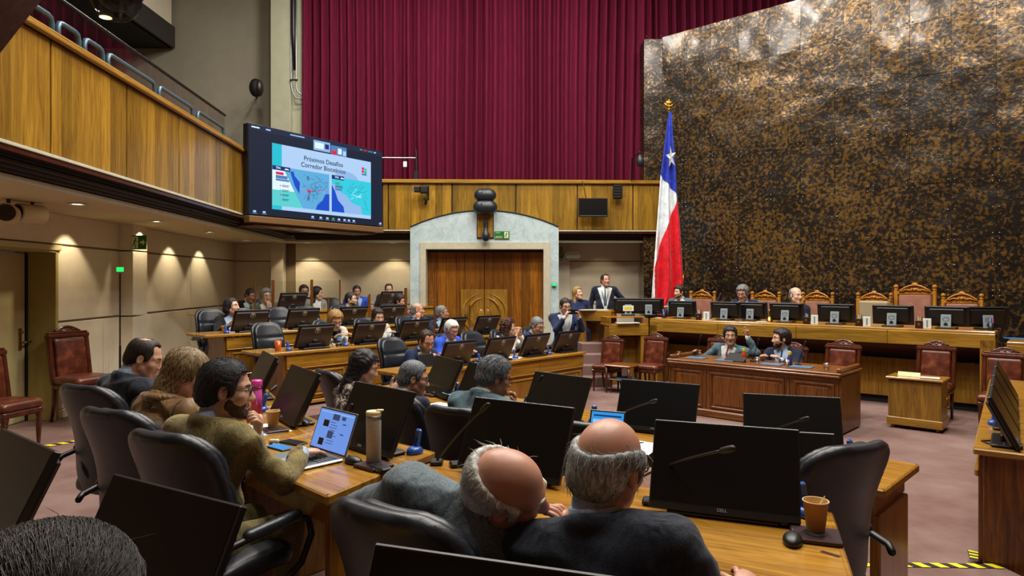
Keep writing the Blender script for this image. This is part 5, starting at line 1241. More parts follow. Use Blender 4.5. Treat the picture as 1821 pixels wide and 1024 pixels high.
# --- standing by the door and the steps
_, kp = person('dark haired man with glasses in navy suit standing to take a photo with his phone', dict(pose='stand', hair=('short', 'black'), skin='fair', glasses=1, top=('jacket', 'navy2', 'white'), legs='charcoal', lean=4, head=(0, 14, 0), lanyard='lblue', vz=-.05, hs=1.02, scale=.93,
       hands={1: dict(at=(.11, .34, 1.36), dir=(-.4, .2, .9), palm=(-.9, 0, -.2), curl=.5, pole=(.45, -.2, -1)), -1: dict(at=(-.13, .34, 1.36), dir=(.4, .2, .9), palm=(.9, 0, -.2), curl=.5, pole=(-.45, -.2, -1))}), 1005, 544, 10.4, 0, (.30, -.95))
pr = _
ph = thing('smartphone', 'dark smartphone held up sideways by the standing man in navy', 'phone', pr.matrix_basis @ (kp.W[1]*.5+kp.W[-1]*.5+V3(0, .035, .085)), pr.rotation_euler.z)
b = MB(); b.bb((0, 0, 0), (.15, .009, .075), .003); b.build('body', M['black'], ph); b = MB(); b.ball((.055, .006, .02), (.008, .003, .008), 8, 5); b.build('camera_lens', M['grey'], ph)
person('blonde woman in navy jacket behind the tall golden desk', dict(female=1, hair=('long', 'blonde'), skin='fair', top=('jacket', 'navy2', 'navy2'), lean=2, head=(34, -6, 0), hfwd=.02), 1027, 521, 12.95, .2, (.05, -1))
person('balding man in navy suit with lanyard, standing by the grey wall', dict(pose='stand', hair=('receding', 'dark'), bald=.05, skin='ruddy', top=('jacket', 'navy', 'white', 'slate'), lanyard='tieblue', vz=-.1, lean=0, belly=.03, head=(24, 0, 0), hands={1: dict(at=(.26, .0, .9)), -1: dict(at=(-.30, .12, 1.02), pole=(-1, -.6, 0))}), 1076, 498, 13.5, .2, (-.05, -1))
# --- presidency
dface = -N
dd = lambda px, y: lp(A, dx, dy, px, y)
person('bearded brown haired man in grey suit at the left of the presidency desk', dict(hair=('full', 'brown'), beard='brown', skin='fair', top=('jacket', 'slate', 'white', 'brownj'), lean=10, head=(-14, 6, 0), hands={1: desk(.84, .15, .40), -1: desk(.84, -.2, .40)}), 1207, 519, dd(1207, 1.1), .45, dface)
person('grey haired man with glasses in navy suit reading at the presidency desk', dict(hair=('full', 'grey'), skin='ruddy', glasses=1, top=('jacket', 'navy2', 'lblue', 'tieblue'), lean=12, head=(6, 18, 0), hs=1.08, hands={1: desk(.84, .15, .40), -1: desk(.84, -.15, .40)}), 1320, 521, dd(1320, 1.05), .45, dface)
person('bald man in dark navy suit at the presidency desk, turned to the right', dict(hair=('fringe', 'grey'), bald=.15, hthick=.5, skin='pale', top=('jacket', 'navy', 'green'), lean=6, side=-6, head=(58, 4, 0), hs=1.1, fat=1.05), 1415, 525, dd(1415, 1.0), .45, dface)
# --- presenters
dx2, dy2 = v2.normalized(), Vector((-v2.normalized().y, v2.normalized().x, 0)); d2 = lambda px, y: lp(A2, dx2, dy2, px, y)
person('dark haired presenter in grey suit and red tie gesturing with raised hand', dict(hair=('swept', 'black'), skin='tan', top=('jacket', 'slate', 'white', 'tie'), lean=12, side=-5, head=(26, 2, 0), hs=1.06, vz=.0,
       hands={-1: dict(at=(-.36, .24, 1.02), dir=(-.1, .1, 1), palm=(.6, .8, 0), curl=[.25, .5, .9, 1.0], pole=(-.4, -.2, -1)), 1: dict(at=(.32, .40, .76), curl=.4)}), 1298, 597, d2(1298, .98), 0, dface)
person('bearded presenter in navy suit and blue tie watching his neighbour', dict(hair=('full', 'dark'), beard='dark', beardt=.001, skin='fair', top=('jacket', 'navy', 'lblue', 'tieblue'), lean=10, head=(-44, 2, 0), hs=1.06, vz=.0, hands={1: desk(.76, .16, .44), -1: desk(.76, -.10, .44)}), 1388, 602, d2(1388, .98), 0, dface)
# ------------------------------------------------------------------ seats
CH = make_chair(); CHT = mktree(CH); first = [1]
def chair(label, loc, face, s=.9, group='black leather office chairs'):
    if first: first.pop(); o = CH; tag(o, label, 'chair', group); o.location = loc; o.rotation_euler = (0, 0, rz(face))
    else: o = dup(CH, loc, rz(face), label, group, CHT)
    o.scale = (s,)*3; return o
chair('black leather office chair with rounded back behind the man in olive tweed', PF3[0].location+Vector((.09, .03, 0)), (.42, .91))
chair('black leather office chair behind the woman in camel leather', PF4[0].location+Vector((.05, .02, 0)), (.40, .92))
chair('tall black leather office chair behind the man in charcoal suit at left', PF5[0].location+Vector((.08, .03, 0)), (.40, .92))
chair('dark leather chair of the bald man leaning right, bottom centre left', (-.17, 1.94, .17), (.55, .84), .92)
chair('low black chair hidden behind the back of the grey haired balding man', (.36, 1.66, .17), (.43, .9), .76)
chair('black leather chair seen from its side behind the woman in floral blouse', (-1.27, 5.56, .05), (.80, .60))
chair('dark leather chair of the man with short grey hair', (-.55, 4.56, .05), (.80, .6))
chair('big black chair back in front of the man in grey jacket', (-.20, 4.06, .05), (.50, .86))
chair('black chair back partly hidden by the grey haired balding man', (.50, 3.66, .05), (.5, .86))
chair('empty black leather chair turned left at the right end of the middle row', (1.26, 2.98, .05), (-.42, .9), .95)
rowch = [(1, 714, 'black chair beside the man in navy blazer in the foremost facing row'), (1, 806, 'black chair of the white haired man in blue blazer'), (1, 857, 'empty black chair between the white haired man and the brown haired woman'), (1, 908, 'black chair of the woman in white blouse and black vest'), (1, 960, 'black chair of the man in navy suit at the end of the bench'),
         (2, 487, 'empty black tufted chair at the left end of the second facing bench'), (2, 592, 'black chair of the blonde woman in cream jacket'), (2, 664, 'black chair of the woman with long dark hair in white'), (2, 736, 'black chair of the bald man in navy suit'), (2, 780, 'black chair of the man resting chin on hand'),
         (3, 384, 'black chair with armrest of the woman in black blazer at far left'), (3, 438, 'empty black chair beside the woman in black blazer'), (3, 505, 'empty black chair behind the second monitor of the third bench'), (3, 556, 'empty black chair in front of the woman in grey coat'), (3, 618, 'black chair of the bearded man in dark suit'), (3, 706, 'black chair of the bearded young man in grey suit'),
         (4, 470, 'black chair of the man in green grey jacket at the rear bench'), (4, 598, 'empty black chair by the tall glass partition of the rear bench')]
SA = {1: -7.08, 2: -8.82, 3: -10.22, 4: -11.9}
for k, px, lab in rowch: p = onrow(px, SA[k]-.03, ROWF[k]); chair(lab, p, U)
WC = make_wood_chair(); WT = mktree(WC); f1 = [1]
def wchair(label, loc, face, s):
    if f1: f1.pop(); o = WC; tag(o, label, 'chair', 'carved wooden chairs with brown leather'); o.location = loc; o.rotation_euler = (0, 0, rz(face))
    else: o = dup(WC, loc, rz(face), label, None, WT)
    o.scale = (s,)*3
wchair('carved wooden chair with worn brown leather, left of the small side table', ad(1079, 11.15), (-.55, -.83), .82)
wchair('carved wooden chair with worn brown leather, right of the small side table', ad(1155, 11.0), (-.6, -.8), .86)
wchair('carved chair against the cream wall beside the painted door', ad(148, 8.7, .0), (.92, -.4), 1.12)
wchair('brown leather chair cut off by the left edge before the painted door', ad(8, 7.1, .0), (.97, -.22), 1.05)
wchair('carved leather chair behind the presenter in grey suit', ad(1268, d2(1268, 1.42)), dface, .88)
wchair('carved leather chair behind the bearded presenter in navy', ad(1400, d2(1400, 1.38)), dface, .84)
wchair('carved empty leather chair at the right end of the presenters desk', ad(1488, d2(1488, 1.15)), dface, .93)
wchair('carved empty leather chair behind the small oak cabinet', ad(1657, 8.75), dface, .93)
wchair('carved empty leather chair by the right bank of monitors', ad(1781, 7.85), dface, .93)
# side table between the chairs
TB = thing('side_table', 'small wooden side table with blue folder on its shelf between the two leather chairs', 'table', ad(1108, 10.95), rz((-.6, -.8)))
box('top', (0, 0, .44), (.46, .46, .03), M['walnutx'], TB, .008); box('shelf', (0, 0, .22), (.40, .40, .02), M['walnutx'], TB, .004)
for x in (-.2, .2):
    for y in (-.2, .2): b = MB(); b.lathe([(.013, 0), (.02, .2), (.022, .425)], 8, (x, y, 0)); b.build('leg', M['darkwood'], TB, True)
fo = thing('folder', 'light blue folder lying on the shelf of the small side table', 'folder', TB.matrix_basis @ Vector((0, 0, .2315)), .3); box('cover', (0, 0, .008), (.3, .22, .014), plain('blue_card', '2c7cc0', .5), fo, .003)
T1 = make_throne(); TT = mktree(T1); T2 = None
for i, (px, lab) in enumerate([(1240, 'high carved gilt chair behind the bearded man at the left of the presidency desk'), (1353, 'high carved gilt chair behind the grey haired man reading'), (1446, 'high carved gilt chair behind the bald man at the presidency desk'),
                               (1548, 'high carved gilt chair with a tan cover over its back'), (1706, 'high carved gilt chair behind the rightmost upright monitors')]):
    p = ad(px, dd(px, 1.55), .45)
    if i == 0: o = T1; tag(o, lab, 'chair', 'high carved chairs of the presidency'); o.location = p; o.rotation_euler = (0, 0, rz(dface))
    else: o = dup(T1, p, rz(dface), lab, None, TT)
    o.scale = (.93,)*3
    if px == 1548: b = MB(); b.bb((0, -.195, .80), (.50, .09, .60), .03); b.build('back_cover', M['tleather'], o)
T2 = make_throne(.10); tag(T2, 'tallest carved gilt chair with arched crest, centre of the presidency', 'chair', 'high carved chairs of the presidency'); T2.location = ad(1621, dd(1621, 1.6), .45); T2.rotation_euler = (0, 0, rz(dface)); T2.scale = (1.02, 1, .96)
# ------------------------------------------------------------------ monitors
MN = make_monitor(emblem=True); MNT = mktree(MN); f2 = [1]
MF = make_monitor(emblem=False, logo='DELL'); MFT = mktree(MF); f3 = [1]
def mon(label, loc, face, front=False):
    src, tr, fs = (MF, MFT, f3) if front else (MN, MNT, f2)
    g = 'black monitors on the rear and middle desks' if front else 'monitors with round emblem on the facing benches'
    if fs: fs.pop(); o = src; tag(o, label, 'monitor', g); o.location = loc; o.rotation_euler = (0, 0, rz(face))
    else: o = dup(src, loc, rz(face), label, g, tr)
    return o
def fm(label, px, py, z, face): p = at(px, py, z+.035); p.z = z; return mon(label, p, face, True)
fm('large black monitor with paper cup beside it, in front of the balding man', 1283, 910, DZ, (.36, .93))
fm('large black monitor just behind the bald man with white fringe', 897, 841, DZ, (.53, .85))
fm('black monitor behind the open laptop and tumbler', 637, 793, DZ, (.70, .71))
fm('black monitor beside the paper cup and pink bottle', 498, 741, DZ, (.82, .57))
fm('black monitor seen past the head of the man in tweed', 441, 699, DZ, (.87, .5))
fm('tilted black monitor behind the short haired grey man, seen nearly edge on', 770, 698, MZ, (.87, .49))
fm('black monitor half hidden by the man in grey jacket', 836, 716, MZ, (.82, .57))
fm('black monitor right of the man in grey jacket with lit tablet before it', 975, 742, MZ, (.70, .71))
fm('black monitor with microphone before the papers in the middle row', 1160, 763, MZ, (.49, .87))
fm('black monitor behind the dark tablet in the middle row', 1410, 801, MZ, (.30, .955))
mon('black monitor at lower left, tilted over the edge of its desk', (-.95, 1.61, .94), (.503, .864), True)
mon('black monitor along the bottom edge of the picture', (-.075, 1.15, .94), (.319, .948), True)
mon('black monitor cut off by the left edge', (-1.74, 2.17, .94), (.62, .78), True)
nm = {1: ['nearest to the man in navy blazer', 'before the empty chair', 'before the woman in black vest', 'at the end of the bench by the standing man'],
      2: ['right of the orange mug', 'before the woman in white jacket', 'before the bald man', 'past the white haired man', 'last by the door'],
      3: ['before the woman in black blazer', 'between two empty chairs', 'before the bearded man in dark suit', 'before the young man in grey suit'], 4: ['before the man in brown jacket', 'before the balding man by the wall']}
pxs = {1: [805, 879, 942, 999], 2: [553, 649, 729, 797, 858], 3: [440, 532, 620, 690], 4: [515, 689]}
for k in pxs:
    for px, l in zip(pxs[k], nm[k]): p = onrow(px, ROWA[k]-.22, ROWZ[k]); mon('emblem backed monitor, %s bench, %s' % (('foremost', 'second', 'third', 'rearmost')[k-1], l), p, U)
def dais_monitor():
    r = thing('desk_monitor', '', 'monitor'); A_ = Matrix.Translation((0, 0, .03)) @ Matrix.Rotation(-math.radians(7), 4, 'X') @ Matrix.Diagonal((1, 1, .86, 1))
    b = MB(); b.bb((0, 0, .165), (.54, .03, .33), .006, A_); b.build('panel', M['black'], r)
    b = MB(); b.add([(-.255, -.0155, .02), (.255, -.0155, .02), (.255, -.0155, .315), (-.255, -.0155, .315)], [(0, 1, 2, 3)], A_); b.build('screen', M['screen'], r)
    b = MB(); b.bb((0, .03, .17), (.44, .04, .26), .02, A_); b.bb((0, .028, .318), (.5, .03, .02), .006, A_); b.build('back_cover', M['black'], r)
    b = MB(); b.bb((0, .10, .095), (.125, .02, .18), .004, Matrix.Rotation(.12, 4, 'X')); pl_ = b.build('stand_plate', M['lgrey'], r)
    b = MB(); b.lathe([(.026, 0), (.026, .003)], 16, M=Matrix.Translation((0, .103, .06)) @ Matrix.Rotation(-PI/2, 4, 'X')); b.build('cable_hole', M['blackm'], pl_)
    b = MB(); b.lathe([(.04, 0), (.04, .002), (.035, .002), (.035, 0)], 16, M=Matrix.Translation((0, .0985, .135)) @ Matrix.Rotation(-PI/2+.12, 4, 'X') @ Matrix.Diagonal((1, .7, 1, 1)), cap=False); b.build('oval_emblem', M['grey'], pl_)
    b = MB(); b.bb((0, .03, .01), (.25, .2, .02), .005); b.build('base', M['black'], r); return r
DMN = dais_monitor(); DMT = mktree(DMN)
for i, (px, y, l, a) in enumerate([(1214, .40, 'before the bearded man in grey suit', 0), (1291, .40, 'left of the man reading', 0), (1337, .55, 'right before the man reading, smaller stand', 0), (1399, .38, 'before the bald man', 0), (1487, .38, 'before the empty wall gap, middle', 0), (1588, .36, 'left of the tallest carved chair', 0), (1684, .36, 'right of the tallest carved chair', 0), (1752, .5, 'last at the right, turned aside', .5)]):
    p = ad(px, dd(px, y), 1.14); l = 'presidency desk monitor with grey stand plate, '+l
    if i == 0: o = DMN; tag(o, l, 'monitor', 'monitors on the presidency desk'); o.location = p; o.rotation_euler = (0, 0, rz(dface)+a)
    else: o = dup(DMN, p, rz(dface)+a, l, None, DMT)
o = dup(DMN, ad(1116, 12.35, 1.18), rz((-.1, -1)), 'black monitor with a yellow and white label on the clerk desk by the steps', None, DMT)
b = MB(); b.box((0, .115, .13), (.19, .004, .1)); lb = b.build('paper_label', M['white'], o); b = MB()
for z in (.115, .145): b.box((0, .118, z), (.14, .002, .022))
b.build('yellow_band', M['yellow'], lb)
dup(DMN, ad(1153, 12.3, 1.18), rz((-.2, -1)), 'black monitor at the right end of the clerk desk by the flag', None, DMT)
for i, (s_, l) in enumerate([(.0, 'nearest'), (.6, 'second'), (1.2, 'third'), (1.85, 'farthest')]):
    p = C0+ru*.22+rd*(s_+.27); p.z = .76; mon('edge on monitor on the right side desk, %s from the camera' % l, p, -ru, True)
# ------------------------------------------------------------------ wall, gallery and ceiling fittings
def rounded_speaker(label, loc, rot=0, s=1):
    t = thing('speaker', label, 'speaker', loc, rot); t.scale = (s,)*3
    q = SDF().ell((-.07, 0, 0), (.14, .12, .125), k=.08).ell((.07, 0, 0), (.14, .12, .125), k=.08); link('shell', q.mesh('shell', .02), M['bluegrey'], t)
    b = MB(); b.ball((-.06, -.118, .04), (.014, .008, .014), 8, 5); b.build('knob', M['blackm'], t, True); return t
M['bluegrey'] = plain('blue_black_shell', '1c252d', .4)
fd = PD-.12
rounded_speaker('upper dark rounded loudspeaker above the marble arch', (X(863), fd-.05, Z(349)), 0, 1.12)
rounded_speaker('lower dark rounded loudspeaker at the top of the wooden niche', (X(863), fd-.05, Z(370)), 0, 1.24)
t = thing('dome_camera', 'drop shaped dark dome camera hanging in front of the niche', 'camera', (X(864), fd-.05, Z(430)))
b = MB(); b.lathe([(.0, 0), (.06, .02), (.09, .09), (.085, .15), (.05, .22), (.03, .25), (.03, .30)], 16); b.build('dome', M['bluegrey'], t, True)
b = MB(); b.bb((0, .04, .38), (.09, .06, .20), .01); b.tube([(0, .02, .36), (0, 0, .29)], .02, 8); b.build('bracket', M['black'], t)
def sign(label, loc, rot, w, h, word=None):
    t = thing('exit_sign', label, 'sign', loc, rot); box('board', (0, 0, 0), (w, .02, h), M['greensign'], t, .003)
    def man(x, s):
        b = MB(); y = -.0115
        b.add([(x+s*p[0], y, s*p[1]) for p in ((-.28, -.45), (.30, -.45), (.30, .45), (-.28, .45))], [(0, 1, 2, 3)]); b.build('door_symbol', M['signpale'], t)
        b = MB(); y = -.0125; b.lathe([(0, 0), (.075*s, .0)], 10, M=Matrix.Translation((x+.05*s, y, .29*s)) @ RX, cap=False)
        for P_ in (((.05, .2), (-.06, -.05), .055), ((-.06, -.05), (.08, -.22), .04), ((.08, -.22), (.02, -.42), .035), ((-.06, -.05), (-.18, -.2), .04), ((-.18, -.2), (-.26, -.3), .03), ((.05, .17), (.2, .05), .03), ((.05, .17), (-.14, .1), .03)):
            (a0, b0), (a1, b1), wd = P_; v = Vector((a1-a0, b1-b0)).normalized(); n_ = Vector((-v.y, v.x))*wd
            b.add([(x+s*(a0+n_.x), y, s*(b0+n_.y)), (x+s*(a0-n_.x), y, s*(b0-n_.y)), (x+s*(a1-n_.x), y, s*(b1-n_.y)), (x+s*(a1+n_.x), y, s*(b1+n_.y))], [(0, 1, 2, 3)])
        b.build('running_figure', M['greensign'], t)
    return t, man
p = Vector((lwX(10.6)+.215, 10.62, 0)); p = ad(247, 10.35, zy(431, 10.35))
t, man = sign('green exit sign with running figure and arrow on the left pilaster', p, -.25, .26, .215); man(-.07, .2)
b = MB(); b.add([(.03, -.0115, .015), (.075, -.0115, .015), (.075, -.0115, .05), (.115, -.0115, 0), (.075, -.0115, -.05), (.075, -.0115, -.015), (.03, -.0115, -.015)], [(0, 1, 2, 3, 4, 5, 6)]); b.build('arrow', M['signpale'], t)
b = MB(); b.box((-.003, -.011, 0), (.004, .004, .2)); b.build('divider', M['brass'], t)
t, man = sign('green emergency exit sign on the marble above the door', (X(892), -.02+PD, Z(418)), 0, .32, .16); man(.095, .15)
text('sign_lettering', 'SALIDA DE\nEMERGENCIA', .028, M['signpale'], t, Matrix.Translation((-.065, -.0112, -.045)) @ RX); text('sign_lettering', 'SALIDA', .03, M['signpale'], t, Matrix.Translation((-.085, -.0112, .05)) @ RX)
# tv, antennas, projector, horn
ff = 14.63
bt = thing('television', 'dark flat television hung on the back gallery front', 'television', ad(1054, 14.53, zy(369, 14.53)), GBr)
box('case', (0, 0, 0), (.63, .06, .40), M['black'], bt, .008); box('screen', (0, -.031, .012), (.59, .004, .34), M['screen'], bt); box('chin', (0, -.032, -.178), (.58, .006, .012), M['grey'], bt)
b = MB(); b.tube([(-.15, .0, .2), (-.18, .01, .35), (-.21, -.01, .5), (-.22, .1, .58)], .008, 6); b.build('cable', M['black'], bt, True)
an = thing('antenna_unit', 'black finned wireless antenna unit at the right of the gallery front', 'antenna', ad(1098, 14.62, zy(341, 14.62)), GBr)
box('body', (0, 0, 0), (.2, .07, .31), M['black'], an, .01)
for i in range(5):
    b = MB(); b.bb((0, -.04, -.12+i*.06), (.19, .02, .03), .006); b.build('fin', M['black'], an)
    b = MB(); b.tube([(.09, -.02, -.1+i*.055), (.17, -.05, -.085+i*.055)], .005, 5); b.build('antenna', M['black'], an)
pj = thing('spotlight', 'black bracketed spotlight on the back gallery front beside the big screen', 'spotlight', ad(752, 14.45, zy(340, 14.45)), .1)
b = MB(); b.bb((.02, 0, .03), (.2, .14, .16), .03); b.build('head', M['black'], pj); b = MB(); b.bb((-.13, -.05, .03), (.14, .12, .12), .02); b.build('barrel', M['black'], pj)
b = MB(); b.tube([(-.21+.05*math.cos(a)*.4, -.1, .01+.055*math.sin(a)) for a in [i*PI/8 for i in range(17)]], .007, 5); b.build('ring', M['steel'], pj, True)
b = MB(); b.bb((.10, .05, -.03), (.05, .08, .3), .01); b.bb((.07, .05, -.16), (.12, .1, .05), .01); b.tube([(.07, .07, -.17), (.05, .12, -.26)], .03, 8); b.build('bracket', M['black'], pj)
arm = thing('bracket_arm', 'thin metal arm with hanging tag on the gallery rail beside the screen', 'bracket', ad(738, 14.8, 4.0), .03)
b = MB(); b.tube([(-.75, 0, .50), (.02, 0, .50)], .018, 8); b.build('crossbar', M['steel'], arm); b = MB(); b.tube([(.02, 0, 0), (.02, 0, .55), (.01, 0, .7)], [.03, .02, .012], 8); b.bb((.02, 0, .1), (.1, .08, .2), .01); b.build('post', M['black'], arm)
b = MB(); b.bb((-.22, -.03, .36), (.08, .01, .12), .003); b.build('tag', M['white'], arm)
t = thing('wall_speaker', 'black oval loudspeaker high on the grey wall above the screen', 'speaker', ad(454, 15.3, zy(156, 15.3)), .35)
q = SDF().ell((0, 0, 0), (.14, .11, .21)).ell((.07, .0, 0), (.10, .13, .19)); link('shell', q.mesh('shell', .02), M['black'], t); b = MB(); b.tube([(0, .08, 0), (.02, .9, .02)], .025, 8); b.build('wall_arm', M['black'], t)
t = thing('hanging_speaker', 'drop shaped dark speaker on a wall arm beside the copper wall', 'speaker', ad(1138, 14.35, zy(286, 14.35)))
b = MB(); b.lathe([(0, -.13), (.06, -.11), (.085, -.03), (.07, .05), (.035, .12), (.02, .14)], 14); b.build('shell', M['bluegrey'], t, True); b = MB(); b.tube([(0, 0, .13), (0, 0, .2), (-.12, .30, .1), (-.12, .36, -.36)], .014, 6); b.build('arm', M['black'], t, True)
t = thing('wall_speaker', 'white rounded loudspeaker on the wall right of the marble door', 'speaker', ad(1018, 15.5, zy(452, 15.5)))
q = SDF().fn(pad(.20, .08, .10, .09, .05), (-.22, -.1, -.12), (.22, .1, .12)); link('shell', q.mesh('shell', .02), M['leafcream'], t); b = MB(); b.tube([(-.2, 0, -.02), (-.27, .02, -.1), (-.3, .1, -.1)], .012, 6); b.build('cable', M['grey'], t, True)
t = thing('vent_grille', 'small slatted vent beside the marble door surround', 'vent', ad(997, 15.55, zy(452, 15.55)))
box('frame', (0, 0, 0), (.12, .03, .34), M['leafcream'], t, .004)
for i in range(7): box('slat', (0, -.02, -.14+i*.047), (.09, .02, .02), M['brownmetal'], t)
def green(label, px, py, d, s, name='indicator_lamp'):
    t = thing(name, label, 'lamp', ad(px, d, zy(py, d)))
    b = MB(); b.bb((0, .02, 0), (s*1.1, .03, s*.75), .006); b.build('housing', M['grey'], t); b = MB(); b.bb((0, -.005, 0), (s, .03, s*.6), .008); b.build('lens', glow('green_led', '20e070', 1.6), t)
green('green lit indicator on the marble right of the double door', 985, 506, 14.4, .09)
st = thing('microphone_stand', 'tall thin black stand with lit green indicator by the left pilaster', 'stand', ad(213, 9.9, .0))
b = MB(); b.tube([(0, 0, .02), (0, 0, .85)], .016, 8); b.tube([(0, 0, .85), (0, 0, zy(486, 9.9))], .010, 8); b.build('pole', M['black'], st)
for a in range(3): b = MB(); b.tube([(0, 0, .25), (.28*math.cos(a*2.1), .28*math.sin(a*2.1), .012)], .01, 6); b.build('leg', M['black'], st)
b = MB(); b.bb((0, 0, zy(479, 9.9)), (.09, .04, .065), .006); b.build('indicator', glow('green_led2', '20e060', 1.4), st)
# rear speakers below the left gallery
for px, py, d, lab, r_ in ((14, 380, 7.2, 'pale cylindrical loudspeaker under the gallery, cut by the left edge', .5), (54, 380, 7.5, 'pale cylindrical loudspeaker under the gallery, right one of the pair', -.3)):
    t = thing('wall_speaker', lab, 'speaker', ad(px, d, zy(py, d)), r_)
    b = MB(); b.lathe([(.0, -.14), (.10, -.14), (.105, -.12), (.105, .14), (.09, .15), (0, .15)], 18, M=RX @ Matrix.Rotation(.0, 4, 'X')); b.build('body', M['soffit'], t, 'auto'); b = MB(); b.lathe([(.09, .151), (0, .156)], 18, M=RX @ Matrix.Scale(1, 4), cap=False); b.build('grille', M['brownmetal'], t)
    b = MB(); b.tube([(0, .02, .1), (0, .02, SOF-zy(py, d))], .02, 6); b.build('mount', M['brownmetal'], t)
# dome camera close to the lens and the beam in the upper left corner
p = ad(206, 3.4, zy(-4, 3.4)); t = thing('dome_camera', 'clear glass dome camera hanging at the top left', 'camera', p)
b = MB(); b.ball((0, 0, 0), .118, 24, 14); b.build('bubble', M['glassd'], t, True); b = MB(); b.ball((0, 0, .01), (.085, .085, .075), 18, 10); b.build('lens_unit', M['black'], t, True)
b = MB(); b.tube([(.035, -.06, -.03), (.05, -.09, -.045)], .024, 10); b.build('lens', M['screen'], t); b = MB(); b.lathe([(.125, .02), (.13, .05), (.12, .2), (.05, .22), (.03, .6), (.03, 5.0)], 20); b.build('housing', M['black'], t, True)
bm_ = root('trim_2', ad(-58, 2.6, zy(-14, 2.6))); b = MB(); b.bb((0, 0, 0), (.10, .5, .9), .01, Matrix.Rotation(math.radians(38), 4, 'Y')); b.build('beam', M['darkwood'], bm_)
# conduits on the pillar
cb = thing('cable_conduit', 'metal conduits and black cable bundle running down the pillar beside the curtain', 'conduit', (0, 0, 0))
for px, w in ((517, .016), (526, .016)):
    pts = [ad(px, 15.5, z) for z in (11, zy(150, 15.5))]+[ad(px+2, 15.5, zy(162, 15.5)), ad(px+8, 15.5, zy(167+(526-px)*.8, 15.5)), ad(537, 15.52, zy(168+(526-px)*.8, 15.5))]
    b = MB(); b.tube(pts, w, 8); b.build('pipe', M['steel'], cb, True)
b = MB(); b.tube([ad(521, 15.48, 11), ad(521, 15.48, zy(60, 15.5)), ad(523, 15.48, zy(125, 15.5))], [.07, .05, .03], 8); b.build('cable_bundle', M['black'], cb, True)
b = MB(); b.bb(ad(522, 15.46, zy(143, 15.5)), (.18, .04, .03), .006); b.build('clamp', M['black'], cb)
# ------------------------------------------------------------------ flag
FD = 13.7; fo_ = ad(1190, FD, .45); fg = thing('flag', 'tall draped national flag with blue, white and red fields and a white star', 'flag', fo_)
zt = zy(196, FD)-.45; kf = FD/FOC
b = MB(); b.tube([(0, .03, 0), (0, .03, zt+.12)], .018, 10); b.build('pole', M['brass'], fg); b = MB(); b.lathe([(.02, 0), (.05, .02), (.03, .04)], 10, (0, .03, zt)); b.ball((0, .03, zt+.16), (.07, .02, .05), 10, 6); b.tube([(-.09, .03, zt+.15), (-.05, .03, zt+.10), (0, .03, zt+.09), (.05, .03, zt+.10), (.09, .03, zt+.15)], .018, 6); b.ball((0, .03, zt+.2), .03, 8, 6)
b.build('finial', M['gold'], fg, True); b = MB(); b.lathe([(.18, 0), (.17, .03), (.04, .06), (.03, .12)], 18); b.build('foot', M['brass'], fg, True)
def fx(t_):        # left and right outline in pixels at t (0 top .. 1 bottom), bottom at y=560
    y = 200+360*t_; Lx = np.interp(y, [200, 240, 313, 400, 500, 540, 560], [1188, 1182, 1172, 1165, 1157, 1155, 1166]); Rx = np.interp(y, [200, 240, 313, 350, 400, 500, 530, 560], [1193, 1195, 1201, 1203, 1208, 1213, 1206, 1180]); return Lx, Rx
nu, nv = 80, 170; fl_ = {'blue_field': MB(), 'white_field': MB(), 'red_field': MB()}
def fp(u, t_):
    l, r_ = fx(t_); px = l+(r_-l)*u; fold = (.02+.10*t_)*math.sin(u*15+1.2*math.sin(3*t_))*min(1, t_*5)
    return ((px-1190)*kf, -.05-.05*t_-fold-.08*math.sin(PI*u)*t_, zy(200+360*t_, FD)-.45)
for j in range(nv):
    for i in range(nu):
        u, t_ = (i+.5)/nu, (j+.5)/nv; l, r_ = fx(t_); px = l+(r_-l)*u; y = 200+360*t_
        yb_ = 313+(px-1172)*1.2; xd = np.interp(y, [345, 372, 400, 440, 475], [1204, 1196, 1184, 1171, 1160])
        key = 'blue_field' if y < yb_ else ('white_field' if px < xd else 'red_field')
        fl_[key].add([fp(i/nu, j/nv), fp((i+1)/nu, j/nv), fp((i+1)/nu, (j+1)/nv), fp(i/nu, (j+1)/nv)], [(3, 2, 1, 0)])
for key, c in (('blue_field', '1a2f9a'), ('white_field', 'c4ccd0'), ('red_field', 'c01020')):
    q = fl_[key]; me = bpy.data.meshes.new(key); me.from_pydata(q.v, [], q.f); bm = bmesh.new(); bm.from_mesh(me); bmesh.ops.remove_doubles(bm, verts=bm.verts, dist=1e-5); bm.to_mesh(me); bm.free()
    link(key, me, fabric('flag_'+key, c, None, 200, .55, .05), fg, True)
sc_ = Vector(((1188.5-1190)*kf, -.22, zy(283, FD)-.45)); pts = []
for i in range(10):
    a = PI/2+i*PI/5+.15; r_ = .21 if i % 2 == 0 else .085; pts.append((sc_.x+r_*.55*math.cos(a), sc_.y+.04*math.cos(a), sc_.z+r_*1.1*math.sin(a)))
b = MB(); b.add(pts+[tuple(sc_-Vector((0, .01, 0)))], [(i, (i+1) % 10, 10) for i in range(10)]); b.build('star', plain('star_white', 'c8d0d4', .6), fg)
b = MB(); b.tube([(lambda p: (p[0], p[1]-.01, p[2]))(fp(1, t_)) for t_ in np.linspace(.8, 1, 10)], .012, 5); b.build('gold_fringe', M['gold'], fg, True)
